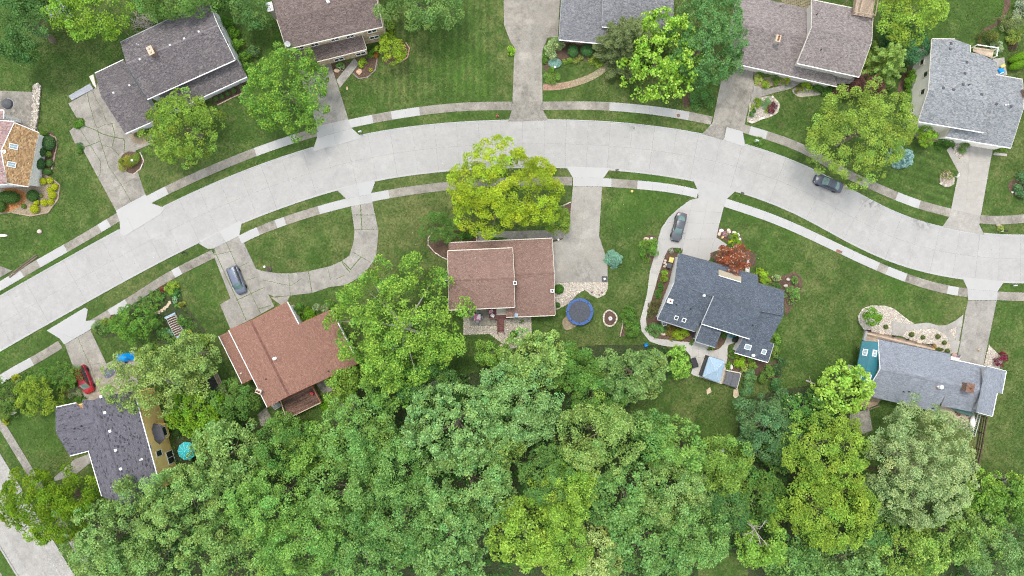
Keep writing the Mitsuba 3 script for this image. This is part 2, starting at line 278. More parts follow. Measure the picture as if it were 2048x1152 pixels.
for side, line in (('N', WALK_N), ('S', WALK_S)):
    c = spline(XY(line), 900); s = np.r_[0, np.cumsum(np.linalg.norm(np.diff(c, axis=0), axis=1))]
    t = np.gradient(c, axis=0); t /= np.linalg.norm(t, axis=1, keepdims=True); k = np.c_[t[:, 1], -t[:, 0]]
    walks[side] = (c, s, k)
    def at(u, v): return s[np.argmin(((c - P(u, v)[:2]) ** 2).sum(1))]
    light = [tuple(sorted((at(*a), at(*b)))) for a, b in W_LIGHT[side]]; gaps = [tuple(sorted((at(*a), at(*b)))) for a, b in W_GAP[side]]
    hw = 0.70
    def bd(a, b, h):
        x = np.linspace(a, b, 5); q = np.c_[np.interp(x, s, c[:, 0]), np.interp(x, s, c[:, 1])]; w = np.c_[np.interp(x, s, k[:, 0]), np.interp(x, s, k[:, 1])]
        return Polygon(np.vstack([q + w * h, (q - w * h)[::-1]]))
    whole = Polygon(np.vstack([c[3:-3] + k[3:-3] * hw, (c[3:-3] - k[3:-3] * hw)[::-1]])).buffer(0)
    open_ = unary_union([bd(a + .02, b - .02, hw + .1) for a, b in gaps])
    wk = struct('sidewalk', prism(whole.difference(open_), -0.03, 0.052), 'joint_mat', {'N': 'concrete sidewalk along the upper side of the road', 'S': 'concrete sidewalk along the lower side of the road'}[side])
    paved.append(whole)
    stops = sorted({0.4, s[-1] - 0.4, *[x for g in light + gaps for x in g]})
    for a, b in zip(stops[:-1], stops[1:]):
        m_ = (a + b) / 2
        if b - a < 0.15 or any(g0 < m_ < g1 for g0, g1 in gaps): continue
        new = any(g0 < m_ < g1 for g0, g1 in light)
        n = max(1, round((b - a) / (1.75 if not new else 2.3)))
        for j in range(n):
            p0, p1 = a + (b - a) * j / n + 0.012, a + (b - a) * (j + 1) / n - 0.012
            m = prism(bd(p0, p1, hw), 0.0, 0.062 + 0.006 * rng.random())
            part(wk, 'slab', m, 'concrete_mat', uv=uvc(m, (0.62 if new else 0.375) * (1 + rng.normal() * (0.02 if new else 0.06)), 0.15 if new else 0.65))
def walk_pts(side, p, q, hw, n=40):
    c, s, k = walks[side]; a, b = s[np.argmin(((c - P(*p)[:2]) ** 2).sum(1))], s[np.argmin(((c - P(*q)[:2]) ** 2).sum(1))]
    x = np.linspace(a, b, n); return np.c_[tuple(np.interp(x, s, c[:, i]) + hw * np.interp(x, s, k[:, i]) for i in (0, 1))]
verge_polys = []
for side, r0, r1, w0, w1 in VERGES:
    s = np.linspace(arc_of(*r0), arc_of(*r1), 40)
    outer = lane(s, side * HALF)
    inner = walk_pts('N' if side < 0 else 'S', w0, w1, 0.72 if side < 0 else -0.72)[::-1]
    pg = Polygon(np.vstack([outer, inner])).buffer(0); verge_polys.append(pg)
    struct('grass_verge', prism(pg, 0.004, 0.05), 'lawn_mat', 'narrow strip of grass between the road and the sidewalk')
    kb = prism(Polygon(np.vstack([lane(s, side * (HALF - 0.16)), lane(s[::-1], side * (HALF - 0.003))])), 0.0, 0.115)
    part(road, 'kerb', kb, 'concrete_mat', uv=uvc(kb, 0.60, 0.12))
# the aprons where driveways cross the verge
def px(pts): return XY(pts)
APRONS = [('N', [(241, 468), (240, 443), (232, 421), (291, 389), (305, 407), (330, 416), (322, 428), (250, 472)], .60, .12, [[(232, 421), (300, 384)], [(258, 441), (276, 478)]]),
          ('N', [(626, 299), (634, 277), (634, 252), (696, 239), (703, 256), (722, 273), (722, 277), (628, 303)], .57, .13, [[(630, 277), (704, 257)], [(664, 246), (672, 290)]]),
          ('N', [(1016, 243), (1023, 223), (1025, 203), (1085, 203), (1086, 221), (1097, 241)], .34, .45, [[(1020, 221), (1090, 221)], [(1054, 200), (1054, 245)]]),
          ('N', [(1404, 268), (1421, 250), (1425, 246), (1452, 254), (1448, 273), (1446, 280)], .36, .45, [[(1425, 246), (1460, 262)]]),
          ('N', [(1447, 280), (1449, 273), (1453, 254.3), (1485, 263), (1486, 268), (1490, 290), (1486, 292)], .62, .12, []),
          ('N', [(1884, 454), (1898, 434), (1902, 418), (1960, 432), (1958, 449), (1968, 470)], .50, .5, []),
          ('S', [(94, 661), (120, 677), (129, 689), (181, 659), (192, 640), (172, 642), (176, 619), (170, 615)], .60, .12, [[(129, 670), (150, 677)]]),
          ('S', [(398, 487), (416, 498), (427, 497), (479, 471), (480, 466), (484, 443), (478, 442)], .58, .13, [[(440, 465), (455, 490)]]),
          ('S', [(674, 380), (694, 399), (700, 413), (745, 405), (742, 387), (750, 365), (748, 362)], .57, .13, [[(690, 398), (744, 388)], [(715, 370), (722, 412)]]),
          ('S', [(1132, 333), (1146, 356), (1146, 372), (1204, 373), (1207, 356), (1221, 336)], .60, .12, [[(1140, 356), (1212, 356)]]),
          ('S', [(1384, 355), (1395, 380), (1397, 396), (1448, 412), (1453, 398), (1472, 381), (1466, 377)], .57, .15, []),
          ('S', [(1924, 554), (1934, 577), (1936, 600), (1993, 601), (1995, 582), (2008, 563)], .57, .14, [[(1930, 578), (2000, 583)]])]
for side, pts, lum, warm, cuts in APRONS:
    k = newkey('driveway_apron'); note(k, 'concrete apron where a driveway meets the road', kind='structure'); poly = Polygon(px(pts)).buffer(0)
    put(k, prism(poly, 0.0, 0.055), 'joint_mat'); slabs(k, poly, [px(ext(c)) for c in cuts], 0.0, 0.075, lum, warm); paved.append(poly)

# side street, lower left
k2 = 1 / 3.813
dirv = P(139, 1133) - P(0, 906); dirv = dirv[:2] / np.linalg.norm(dirv[:2]); nrm2 = np.array([-dirv[1], dirv[0]])      # nrm2 points to the upper right
o_ = P(-56, 1003)[:2]
def side_pt(a, b): return tuple(o_ + dirv * a + nrm2 * b)
def side_band(a0, a1, b0, b1): return Polygon([side_pt(a0, b0), side_pt(a1, b0), side_pt(a1, b1), side_pt(a0, b1)])
off = np.dot(P(0, 906)[:2] - o_, nrm2); offl = np.dot(P(0, 1097)[:2] - o_, nrm2)
ss = struct('side_street', prism(side_band(-9, 26, offl, off), -0.05, 0.006), 'joint_mat', 'pale concrete side street at the lower left corner'); paved.append(side_band(-9, 26, offl, off))
cj = np.dot(P(65, 1108)[:2] - o_, nrm2)
for i in range(9):
    for b0, b1 in ((offl + .3, offl + 1.9), (offl + 1.93, cj - .02), (cj + .02, off - 1.9), (off - 1.87, off - .3)):
        m = prism(side_band(-9 + i * 3.9 + .012, -9 + (i + 1) * 3.9 - .012, b0, b1), 0, 0.012)
        part(ss, 'slab', m, 'concrete_mat', uv=uvc(m, 0.50 * (1 + rng.normal() * .03), .3))
for b0, b1 in ((offl, offl + .28), (off - .28, off)):
    m = prism(side_band(-9, 26, b0, b1), 0, 0.10); part(ss, 'kerb', m, 'concrete_mat', uv=uvc(m, .50, .3))
sw2 = side_band(-26, 26, off + 2.02, off + 3.3)
wk = struct('sidewalk', prism(sw2, -.03, .052), 'joint_mat', 'concrete sidewalk along the side street'); paved.append(sw2)
for i in range(34):
    m = prism(side_band(-26 + i * 1.53 + .012, -26 + (i + 1) * 1.53 - .012, off + 2.02, off + 3.3), 0, .064); part(wk, 'slab', m, 'concrete_mat', uv=uvc(m, .37 * (1 + rng.normal() * .05), .4))
sw3 = side_band(-9, 26, offl - 3.2, offl - 2.0); paved.append(sw3)
wk = struct('sidewalk', prism(sw3, -.03, .052), 'joint_mat', 'short piece of sidewalk in the lower left corner')
for i in range(23):
    m = prism(side_band(-9 + i * 1.52 + .012, -9 + (i + 1) * 1.52 - .012, offl - 3.2, offl - 2.0), 0, .064); part(wk, 'slab', m, 'concrete_mat', uv=uvc(m, .37 * (1 + rng.normal() * .05), .4))

# ---------------------------------------------------------------- driveways, patios and paths
def drive(label, pts, cuts=(), lum=.36, warm=.45, base='soil', grass=(), grow=(), name='driveway', var=.035, gap=.03, z=.05):
    """cuts: plain joints; grass: wide cracks through which the lawn shows"""
    poly = Polygon(px(pts)).buffer(0); k = newkey(name); note(k, label, kind='structure')
    put(k, prism(poly, 0.0, .036 if grass else z - .02), 'moss_mat' if grass else 'joint_mat')
    slabs(k, poly, [(px(ext(c, 1.06)), gap) for c in cuts] + [(px(c), .05 + .08 * rng.random()) for c in grass], 0.0, z, lum, warm, var=var); paved.append(poly); return k
z1 = lambda pts: Zm(0, 200, 3.84, pts)
z4 = lambda pts: Zm(400, 380, 3.84, pts)
drive('wide cracked driveway with grass in its cracks beside the upper left house',
      [(137, 207), (190, 177), (203, 152), (212, 150), (262, 268), (300, 262), (308, 286), (272, 301), (268, 322), (276, 345), (291, 389), (232, 421), (165, 297), (150, 286), (139, 262), (148, 255), (158, 258), (168, 252), (171, 243), (166, 236), (153, 235)],
      [z1([(820, 710), (1030, 605)]), z1([(835, 515), (920, 475)]), z1([(560, 120), (590, 60)])], .41, .55,
      grass=[z1(c) for c in ([(670, -76), (680, 0), (715, 130), (750, 235), (780, 340), (835, 510), (935, 655), (1010, 785)], [(712, -72), (740, 0), (775, 50), (820, 170)], [(610, 215), (690, 340), (775, 475), (770, 570), (745, 608)], [(640, 195), (720, 225), (785, 260), (870, 285), (950, 300), (960, 320), (953, 410)],
                             [(635, 364), (700, 345), (768, 318)], [(750, 215), (810, 190), (888, 178)], [(860, 180), (885, 270), (862, 360)], [(785, 350), (860, 365), (920, 430)])])
drive('straight concrete driveway below the brown roofed house with a white window band', [(597, 142), (661, 125), (697, 239), (634, 252)], [[(625, 135), (665, 245)], [(606, 170), (672, 160)], [(615, 195), (682, 186)]], .40, .42)
drive('diagonal walk to the front door of the brown roofed house', [(673, 160), (709, 116), (718, 128), (680, 176)], [[(686, 145), (695, 155)], [(700, 128), (712, 138)]], .44, .45, name='path')
drive('long widening driveway between two lawns at the top', [(1007, -30), (1008, 50), (1020, 82), (1030, 97), (1028, 117), (1025, 203), (1085, 203), (1084, 125), (1085, 101), (1095, 76), (1116, 73), (1121, -30)],
      [[(1060, -30), (1056, 203)], [(1090, -30), (1089, 90)], [(1005, 50), (1120, 52)], [(1010, 82), (1100, 83)], [(1020, 121), (1090, 122)], [(1020, 161), (1090, 162)]], .41, .6)
z5 = lambda pts: Zm(1300, 0, 3.84, pts)
drive('stained concrete driveway below the large taupe roofed house', [(1456, 154), (1482, 126), (1508, 134), (1506, 156), (1508, 167), (1506, 186), (1499, 204), (1486, 263), (1453, 254), (1425, 246), (1442, 161)],
      [z5([(505, 800), (760, 858)]), z5([(590, 655), (800, 697)]), z5([(690, 660), (590, 990)])], .39, .6)
drive('curved walk to the front door of the large taupe roofed house', z5([(800, 640), (860, 680), (920, 680), (1000, 660), (1060, 628), (1090, 585), (1170, 600), (1150, 640), (1085, 680), (960, 712), (850, 745), (768, 786), (795, 700)]),
      [z5([(860, 680), (850, 745)]), z5([(930, 680), (940, 718)]), z5([(1000, 660), (1015, 700)]), z5([(1060, 628), (1090, 680)])], .40, .45, name='path')
drive('clean beige driveway leading down from the grey roofed house at the right edge', [(1905, 283), (1988, 290), (1981, 320), (1961, 432), (1902, 418), (1917, 345), (1893, 300), (1901, 293), (1910, 305), (1918, 318), (1926, 313)],
      [[(1906, 370), (1974, 360)], [(1940, 290), (1930, 430)], [(1912, 325), (1982, 322)], [(1903, 400), (1967, 400)]], .53, .62, var=.015)
drive('small square concrete pad beside the beige driveway', [(1988, 304), (2014, 308), (2013, 312.5), (1986, 310)], (), .53, .6, name='patio')
drive('driveway with weedy joints where the blue grey car is parked', z4([(300, 350), (335, 400), (430, 603), (572, 895), (400, 990), (235, 1070), (155, 880), (235, 832), (112, 520), (112, 447)]),
      [], .41, .5, grass=[z4(c) for c in ([(200, 395), (280, 575), (345, 700), (465, 945)], [(110, 460), (200, 660), (290, 850), (355, 1000)], [(305, 590), (373, 557)], [(350, 697), (440, 668)], [(280, 848), (495, 748)], [(450, 915), (545, 888)], [(110, 500), (250, 470)])])
drive('curved concrete drive looping round the front lawn of the terracotta roofed house', z4([(432, 604), (470, 620), (600, 640), (700, 640), (830, 625), (1000, 585), (1090, 545), (1150, 500), (1180, 400), (1187, 310), (1160, 127)]) + [(745, 405), (757, 462), (752, 515), (727, 550), (692, 570), (660, 574), (624, 586), (580, 591), (548, 593), (536, 588)],
      [], .43, .5, grass=[z4(c) for c in ([(680, 635), (695, 815)], [(833, 620), (862, 795)], [(980, 588), (1003, 690)], [(1090, 545), (1160, 615)], [(480, 690), (640, 725), (700, 735), (780, 680)], [(1040, 685), (1115, 652)])] + [[(705, 504), (742, 525)], [(684, 525), (700, 545)], [(709, 460), (757, 458)], [(704, 430), (752, 430)], [(722, 514), (700, 540)], [(721, 410), (724, 460)]])
drive('small concrete corner by the loop drive', z4([(545, 825), (580, 826), (692, 812), (665, 862), (620, 882)]), (), .40, .5, name='patio')
z8 = lambda pts: Zm(1060, 420, 3.84, pts)
drive('broad mottled driveway beside the pinkish brown roofed house', [(1146, 372.5), (1204, 373.5), (1198, 470)] + z8([(530, 200), (580, 350), (595, 400), (595, 553), (170, 558), (170, 250), (250, 225), (300, 130), (312, 0)]),
      [z8([(420, -170), (410, 0), (370, 560)]), z8([(185, 395), (595, 395)]), z8([(250, 225), (540, 225)]), [(1142, 420), (1202, 420)]], .46, .6, var=.03)
drive('gravelled front walk of the pinkish brown roofed house', [(955, 464), (1138, 459), (1130, 475), (1108, 480), (955, 484)], [[(980, 462), (980, 485)], [(1010, 462), (1010, 485)], [(1040, 462), (1040, 485)], [(1070, 460), (1070, 485)], [(1100, 459), (1100, 482)]], .36, .48, name='path')
z9 = lambda pts: Zm(1340, 640, 7.2, pts)
d9 = drive('pale new driveway where the dark saloon is parked', [(1397, 396), (1448, 412), (1437, 454), (1433, 475), (1454, 489), (1450, 495), (1421, 506), (1419, 530), (1362, 515), (1362, 496), (1344, 495), (1336, 499), (1330, 511), (1317, 550), (1299, 545), (1313, 497), (1317, 475), (1323, 456), (1337, 435), (1358, 416), (1380, 400)],
      [[(1385, 400), (1365, 495)], [(1415, 400), (1392, 525)], [(1330, 445), (1442, 447)], [(1316, 478), (1434, 478)], [(1350, 420), (1446, 425)], [(1430, 475), (1420, 510)]], .57, .35, var=.012)
path_in = z8([(1050, 300), (960, 600), (890, 830), (897, 920), (955, 985), (1050, 995), (1150, 1010)]); path_out = z8([(985, 300), (900, 640), (845, 850), (857, 930), (920, 1010), (1010, 1040), (1150, 1060)])
drive('curving pale walk round the left side of the slate roofed house', [(1315, 505), (1299, 548)] + path_out[1:] + path_in[::-1][:-1] + [(1317, 550), (1330, 511)], [[(1305, 530), (1328, 530)], [(1295, 570), (1318, 574)], [(1288, 600), (1310, 604)], [(1278, 630), (1302, 636)], [(1276, 655), (1300, 657)], [(1300, 690), (1312, 672)], [(1328, 697), (1335, 675)]], .66, .55, var=.015, name='path')
drive('pale patio with a canopy behind the slate roofed house', [(1357.4, 682.7)] + z9([(330, 320), (370, 300), (560, 300), (560, 430), (620, 445), (700, 420), (780, 340), (820, 240), (835, 170), (935, 210), (920, 330), (840, 360), (825, 420), (830, 520), (800, 700), (755, 925), (330, 792), (300, 765), (370, 590), (300, 560), (290, 510), (240, 450)]) + [(1357.4, 695.5)],
      [z9([(420, 300), (400, 800)]), z9([(560, 430), (480, 830)]), z9([(700, 420), (650, 890)]), z9([(300, 520), (830, 600)]), z9([(330, 650), (820, 730)])], .70, .6, var=.012, name='patio')
drive('concrete driveway with a flag beside it below the right bend of the road', [(1936, 601), (1993, 602), (1966, 732), (1914, 722), (1931, 623)], [[(1964, 600), (1941, 728)], [(1928, 632), (1985, 645)], [(1922, 665), (1979, 672)], [(1918, 700), (1972, 703)]], .42, .45)
z11 = lambda pts: Zm(1680, 590, 6.777, pts)
drive('curving stepped walk of concrete pieces between gravel beds', z11([(690, 340), (880, 390), (1000, 395), (1110, 380), (1200, 375), (1340, 415), (1450, 405), (1560, 350), (1670, 265), (1650, 432), (1580, 430), (1470, 475), (1560, 610), (1625, 625), (1585, 790), (1515, 790), (1480, 640), (1440, 550), (1350, 490), (1260, 450), (1100, 460), (900, 480), (840, 560), (700, 540)]),
      [z11(c) for c in ([(880, 380), (890, 490)], [(1000, 390), (990, 480)], [(1110, 375), (1100, 470)], [(1230, 370), (1220, 460)], [(1340, 410), (1330, 500)], [(1450, 400), (1475, 480)], [(1560, 345), (1590, 435)], [(1430, 530), (1480, 500)], [(1480, 640), (1560, 610)], [(715, 370), (705, 540)])], .52, .6, name='path')
drive('narrow concrete kerbing slabs beside the flag driveway', z11([(1582, 432), (1645, 438), (1612, 622), (1562, 612)]), [z11([(1560, 525), (1640, 530)])], .48, .42, name='path')
drive('driveway with a grassy seam where the red minivan is parked', [(130, 689), (181, 660), (213, 727), (268, 702), (290, 745), (250, 800), (172, 802)], [[(180, 730), (214, 724)], [(213, 727), (230, 800)]], .41, .5, grass=[Zm(0, 560, 3.84, [(600, 445), (650, 560), (700, 670), (730, 760), (760, 860)])])
drive('grey paved yard at the left edge', [(-40, 180), (68, 184), (76, 262), (70, 290), (-40, 285)], [[(20, 180), (24, 290)], [(-40, 225), (80, 228)]], .36, .5, name='patio')
drive('end of a driveway at the lower left edge of the upper lawn', [(-60, 590), (-60, 545), (0, 532), (24, 541)], (), .36, .45)
drive('concrete patio below the pinkish brown roofed house', Zm(820, 420, 3.84, [(440, 740), (665, 740), (668, 885), (462, 888)]), [Zm(820, 420, 3.84, [(462, 800), (530, 885)]), Zm(820, 420, 3.84, [(530, 885), (610, 800)])], .42, .75, name='patio')
drive('round concrete patio half under trees below the teal annexed house', [(1700, 828), (1738, 818), (1745, 860), (1725, 868), (1706, 862), (1698, 845)], (), .36, .6, name='patio')
drive('worn concrete pad by the wooden deck of the terracotta roofed house', [(630, 765), (655, 752), (672, 768), (664, 782), (646, 786)], (), .30, .5, name='patio')
drive('worn pad of bare concrete at the corner of the terracotta roofed house', [(515, 828), (533, 815), (545, 840), (536, 852), (522, 852)], (), .30, .5, name='patio')
drive('short front walk of the dark shingled house', [(150, 918), (178, 908), (182, 925), (150, 950), (110, 962), (108, 955)], [[(150, 915), (152, 950)]], .42, .45, name='path')
drive('beige rear terrace of the grey roofed house at the right edge', [(1985, 118), (2008, 115), (2014, 150), (1992, 153)], (), .52, .6, name='patio')
# ---------------------------------------------------------------- houses
def rect_tris(quads):
    """(n,4,3) quads -> verts, tris"""
    n = len(quads); v = quads.reshape(-1, 3); b = np.arange(n)[:, None] * 4
    return v, np.vstack([b + [0, 1, 2], b + [0, 2, 3]])
class House:
    def __init__(s, name, label, cat_='house', cols=((.2, .18, .18),), wall='siding_mat', wuv=(.5, .2), over=.35, shingle=(.27, .145), contrast=.16, trim='white_mat', fascia=(.5, .3), seed=1):
        cols = np.array(cols) * .80; s.k = thing(name, label, cat_); s.cols, s.wall, s.wuv, s.over, s.sh, s.con, s.trim, s.fascia = cols, wall, wuv, over, shingle, contrast * .62, trim, fascia
        s.planes = []; s.rng = np.random.default_rng(seed)
    def solve(s, pts):
        k3 = [(u, v, z) for u, v, z in pts if z is not None][:3]; a, b, c = [P(*q) for q in k3]
        n = np.cross(b - a, c - a); n /= np.linalg.norm(n); n = n if n[2] > 0 else -n
        return np.array([onplane(u, v, a, n) for u, v, z in pts]), a, n
    def block(s, planes, over=None, ground=0.0, shingles=True, metal=None, body=True, cols=None, name='roof'):
        over = s.over if over is None else over; prisms = []; foot = []; root = None
        for pts in planes:
            pts = [(tuple(p) + (None,))[:3] for p in pts]
            q, p0, n = s.solve(pts); pl = Polygon(q[:, :2]); s.planes.append(dict(img=Polygon([p[:2] for p in pts]), p0=p0, n=n, q=q, poly=pl)); foot.append(pl.buffer(0))
            th = 0.17; tri_v, tri_f = trimesh.creation.triangulate_polygon(Polygon(q[:, :2]), engine='earcut'); near_ = np.argmin(((tri_v[:, None] - q[None, :, :2]) ** 2).sum(2), 1); tri_v, tri_f = q[:, :2].copy(), near_[tri_f]; zz = lambda xy: p0[2] - ((xy - p0[:2]) @ n[:2]) / n[2]
            def shell(top, bot, outline):
                o = np.array(outline); m = len(o); a2 = 0.5 * np.sum(o[:, 0] * np.roll(o[:, 1], -1) - np.roll(o[:, 0], -1) * o[:, 1]); o = o if a2 > 0 else o[::-1]
                tv = np.c_[tri_v, top(tri_v)]; bv = np.c_[tri_v, bot(tri_v)]; f = np.array(tri_f)
                e0, e1 = tri_v[f[:, 1]] - tri_v[f[:, 0]], tri_v[f[:, 2]] - tri_v[f[:, 0]]; sgn = e0[:, 0] * e1[:, 1] - e0[:, 1] * e1[:, 0]; f[sgn < 0] = f[sgn < 0][:, ::-1]
                k = len(tri_v); fs = [f, f[:, ::-1] + k]; v = [tv, bv]
                # walls share the outline's vertices
                idx = [int(np.argmin(((tri_v - w) ** 2).sum(1))) for w in o]
                w = [[idx[i], idx[i] + k, idx[(i + 1) % m] + k] for i in range(m)] + [[idx[i], idx[(i + 1) % m] + k, idx[(i + 1) % m]] for i in range(m)]
                return M(np.vstack(v), np.vstack(fs + [np.array(w)]))
            slab = shell(lambda x: zz(x) - .004, lambda x: zz(x) - th, q[:, :2])
            prisms.append(shell(lambda x: zz(x) - th - .012, lambda x: np.full(len(x), ground - .3), q[:, :2]))
            rk = part(s.k, name, slab, 'siding_mat' if not metal else metal, uv=uvc(slab, *s.fascia))
            if shingles and not metal: s.shingle(rk, q, p0, n, cols or s.cols)
            if metal: s.ribs(rk, q, p0, n, metal)
        if body:
            mf = []
            for m in prisms:
                x = m3.Manifold(m3.Mesh(np.asarray(m.vertices, np.float32), np.asarray(m.faces, np.uint32)))
                if x.is_empty() or x.volume() < 0: x = m3.Manifold(m3.Mesh(np.asarray(m.vertices, np.float32), np.asarray(m.faces[:, ::-1], np.uint32)))
                mf.append(x)
            un = m3.Manifold.batch_boolean(mf, m3.OpType.Add)
            fp = unary_union([f.buffer(.03) for f in foot]).buffer(-over - .03, join_style=2)
            ex = [m3.Manifold.extrude(m3.CrossSection([np.array(shapely.geometry.polygon.orient(g).exterior.coords)[:-1]]), 30).translate([0, 0, ground - .05]) for g in getattr(fp, 'geoms', [fp]) if g.area > .5]
            bd = un ^ m3.Manifold.batch_boolean(ex, m3.OpType.Add); mm = bd.to_mesh()
            if len(mm.tri_verts):
                w = M(mm.vert_properties[:, :3], mm.tri_verts); part(s.k, 'wall', w, s.wall, uv=uvc(w, *s.wuv))
            s.fp = fp
        return s
    def shingle(s, rk, q, p0, n, cols):
        r = s.rng; e = np.cross([0, 0, 1.0], n); e = e / np.linalg.norm(e) if np.linalg.norm(e) > 1e-6 else np.array([1.0, 0, 0]); up = np.cross(n, e)
        ab = np.c_[(q - p0) @ e, (q - p0) @ up]; poly = Polygon(ab).buffer(0); a0, b0, a1, b1 = poly.bounds; w0, ex = s.sh; R = []
        for k in range(int((b1 - b0) / ex) + 1):
            cuts = a0 - r.random() * w0 + np.r_[0, np.cumsum(w0 * (.6 + .8 * r.random(int((a1 - a0) / w0 * 1.3) + 4)))]; cuts = cuts[cuts < a1 + w0]
            R.append(np.c_[cuts[:-1], cuts[1:], np.full(len(cuts) - 1, b0 + k * ex), np.full(len(cuts) - 1, min(b0 + (k + 1) * ex + .01, b1 + .2))])
        R = np.vstack(R); bx = shapely.box(R[:, 0] + .004, R[:, 2], R[:, 1] - .004, R[:, 3]); inn = shapely.contains(poly, bx); part_ = shapely.intersects(poly, bx) & ~inn
        cc = np.array(cols); h1 = .022 + .012 * r.random(len(R))
        ci = r.choice(len(cc), len(R)); ci = np.where((ci == 4) & (np.arange(len(R)) % 2 == 1), 0, ci); pick = cc[ci] * (1 + r.normal(size=(len(R), 1)) * s.con); pick = np.clip(pick, .02, .8)
        streak = 1 + .10 * (meshkit.fbm(np.c_[R[:, 0] * .35, R[:, 2] * .12, np.full(len(R), 3.3 + len(s.planes))], 3) - .5) * 2; pick = np.clip(pick * streak[:, None], .02, .8)
        I = np.where(inn)[0]; A0, A1, B0, B1 = R[I].T; A0 = A0 + .004; A1 = A1 - .004
        pt = lambda a, b, h: p0 + a[:, None] * e + b[:, None] * up + h[:, None] * n
        o = np.zeros(len(I)); q4 = np.stack([pt(A0, B0, h1[I]), pt(A1, B0, h1[I]), pt(A1, B1, o + .004), pt(A0, B1, o + .004), pt(A0, B0, o - .003), pt(A1, B0, o - .003)], 1)
        base = np.arange(len(I))[:, None] * 6; V = [q4.reshape(-1, 3)]; F = [np.vstack([base + [0, 1, 2], base + [0, 2, 3], base + [4, 5, 1], base + [4, 1, 0]])]; C = [np.repeat(pick[I], 6, 0)]; nv = len(I) * 6
        for i in np.where(part_)[0]:
            g = shapely.intersection(poly, bx[i])
            for gg in getattr(g, 'geoms', [g]):
                if gg.geom_type != 'Polygon' or gg.area < 2e-4: continue
                c = np.array(shapely.geometry.polygon.orient(gg).exterior.coords)[:-1]
                hh = h1[i] + (.004 - h1[i]) * (c[:, 1] - R[i, 2]) / (R[i, 3] - R[i, 2])
                V.append(p0 + c[:, :1] * e + c[:, 1:] * up + hh[:, None] * n); m = len(c)
                F.append(np.array([[0, j, j + 1] for j in range(1, m - 1)]) + nv); C.append(np.tile(pick[i], (m, 1))); nv += m
        V, F, C = np.vstack(V), np.vstack(F), np.vstack(C)
        part(rk, 'shingles', M(V, F), 'vcol_mat', color=C, kind='stuff')
    def ribs(s, rk, q, p0, n, mat):
        e = np.cross([0, 0, 1.0], n); e /= np.linalg.norm(e); up = np.cross(n, e); ab = np.c_[(q - p0) @ e, (q - p0) @ up]; poly = Polygon(ab).buffer(0); a0, b0, a1, b1 = poly.bounds; a = a0 + .2
        while a < a1:
            g = poly.intersection(LineString([(a, b0 - 1), (a, b1 + 1)]))
            for l in getattr(g, 'geoms', [g]):
                if l.length > .3:
                    c = np.array(l.coords); A, B = [p0 + x[0] * e + x[1] * up + n * .045 for x in (c[0], c[-1])]; part(rk, 'rib', beam(A, B, .05, .05), mat)
            a += .42
    def top(s, u, v):
        """highest roof plane under the survey point: (point, normal)"""
        best = None
        for pl in s.planes:
            if pl['img'].buffer(2).contains(Point(u, v)):
                x = onplane(u, v, pl['p0'], pl['n'])
                if best is None or x[2] > best[0][2]: best = (x, pl['n'])
        return best if best else (P(u, v, 4.0), np.array([0, 0, 1.0]))
    def edge(s, pl, i, j=None): q = s.planes[pl]['q']; return q[i], q[(i + 1) % len(q) if j is None else j]
    def gutter(s, edges, mat=None, name='gutter', w=.13):
        for pl, i in edges:
            a, b = s.edge(pl, i); c = s.planes[pl]['q'].mean(0); d = (b - a) / np.linalg.norm(b - a); o = np.cross(d, [0, 0, 1.0]); o /= np.linalg.norm(o); o = o if o @ (a - c) > 0 else -o
            part(s.k, name, beam(a + o * (w / 2 + .004) + [0, 0, .015], b + o * (w / 2 + .004) + [0, 0, .015], w, .15), mat or s.trim)
    def rake(s, edges, mat=None): s.gutter(edges, mat, 'rake_board', .07)
    def ridge(s, pl, i, col=None, w=.30, name='ridge_cap'):
        a, b = s.edge(pl, i); q, n = s.planes[pl]['q'], s.planes[pl]['n']; L = np.linalg.norm(b - a); d = (b - a) / L; r = s.rng; k = max(2, int(L / .28)); side = np.cross([0, 0, 1.0], d); side /= np.linalg.norm(side); V, F, C = [], [], []
        for t in range(k):
            x0, x1 = a + d * L * t / k, a + d * L * (t + 1.15) / k; h0, h1_ = .055, .03
            V += [x0 - side * w / 2 + [0, 0, h0 - .07], x0 + [0, 0, h0], x0 + side * w / 2 + [0, 0, h0 - .07], x1 - side * w / 2 + [0, 0, h1_ - .06], x1 + [0, 0, h1_], x1 + side * w / 2 + [0, 0, h1_ - .06]]
            F += [[6 * t + x for x in f] for f in ([0, 1, 4], [0, 4, 3], [1, 2, 5], [1, 5, 4])]; c = np.array(col if col is not None else np.array(s.cols[0]) * .72) * (1 + r.normal() * .1); C += [c] * 6
        part(s.k, name, M(V, F), 'vcol_mat', color=np.clip(np.array(C), .01, .9))
    def vents(s, pts, mat='dark_grey_mat', size=.42, name='roof_vent'):
        for u, v in pts:
            x, n = s.top(u, v); e = np.cross([0, 0, 1.0], n); e = e / (np.linalg.norm(e) + 1e-9); up = np.cross(n, e); R = np.c_[e, up, n]
            m = m3.Manifold.hull_points(np.array([[a * size / 2, b * size / 2, 0] for a in (-1, 1) for b in (-1, 1)] + [[a * size * .4, b, .13] for a in (-1, 1) for b in (-size * .42, size * .2)])).to_mesh()
            part(s.k, name, tilt(M(m.vert_properties[:, :3], m.tri_verts), R, x + n * .01), mat)
    def pipes(s, pts, mat='dark_grey_mat', r=.07, h=.45, name='vent_pipe', hood=False):
        for u, v in pts:
            x, n = s.top(u, v); k = part(s.k, name, lathe([(r * 2.2, -.05), (r * 1.6, .06), (r, .08), (r, h)] + ([(r * 1.9, h + .01), (r * 1.9, h + .1), (r * .6, h + .17)] if hood else []), 10, x), mat, smooth=40)
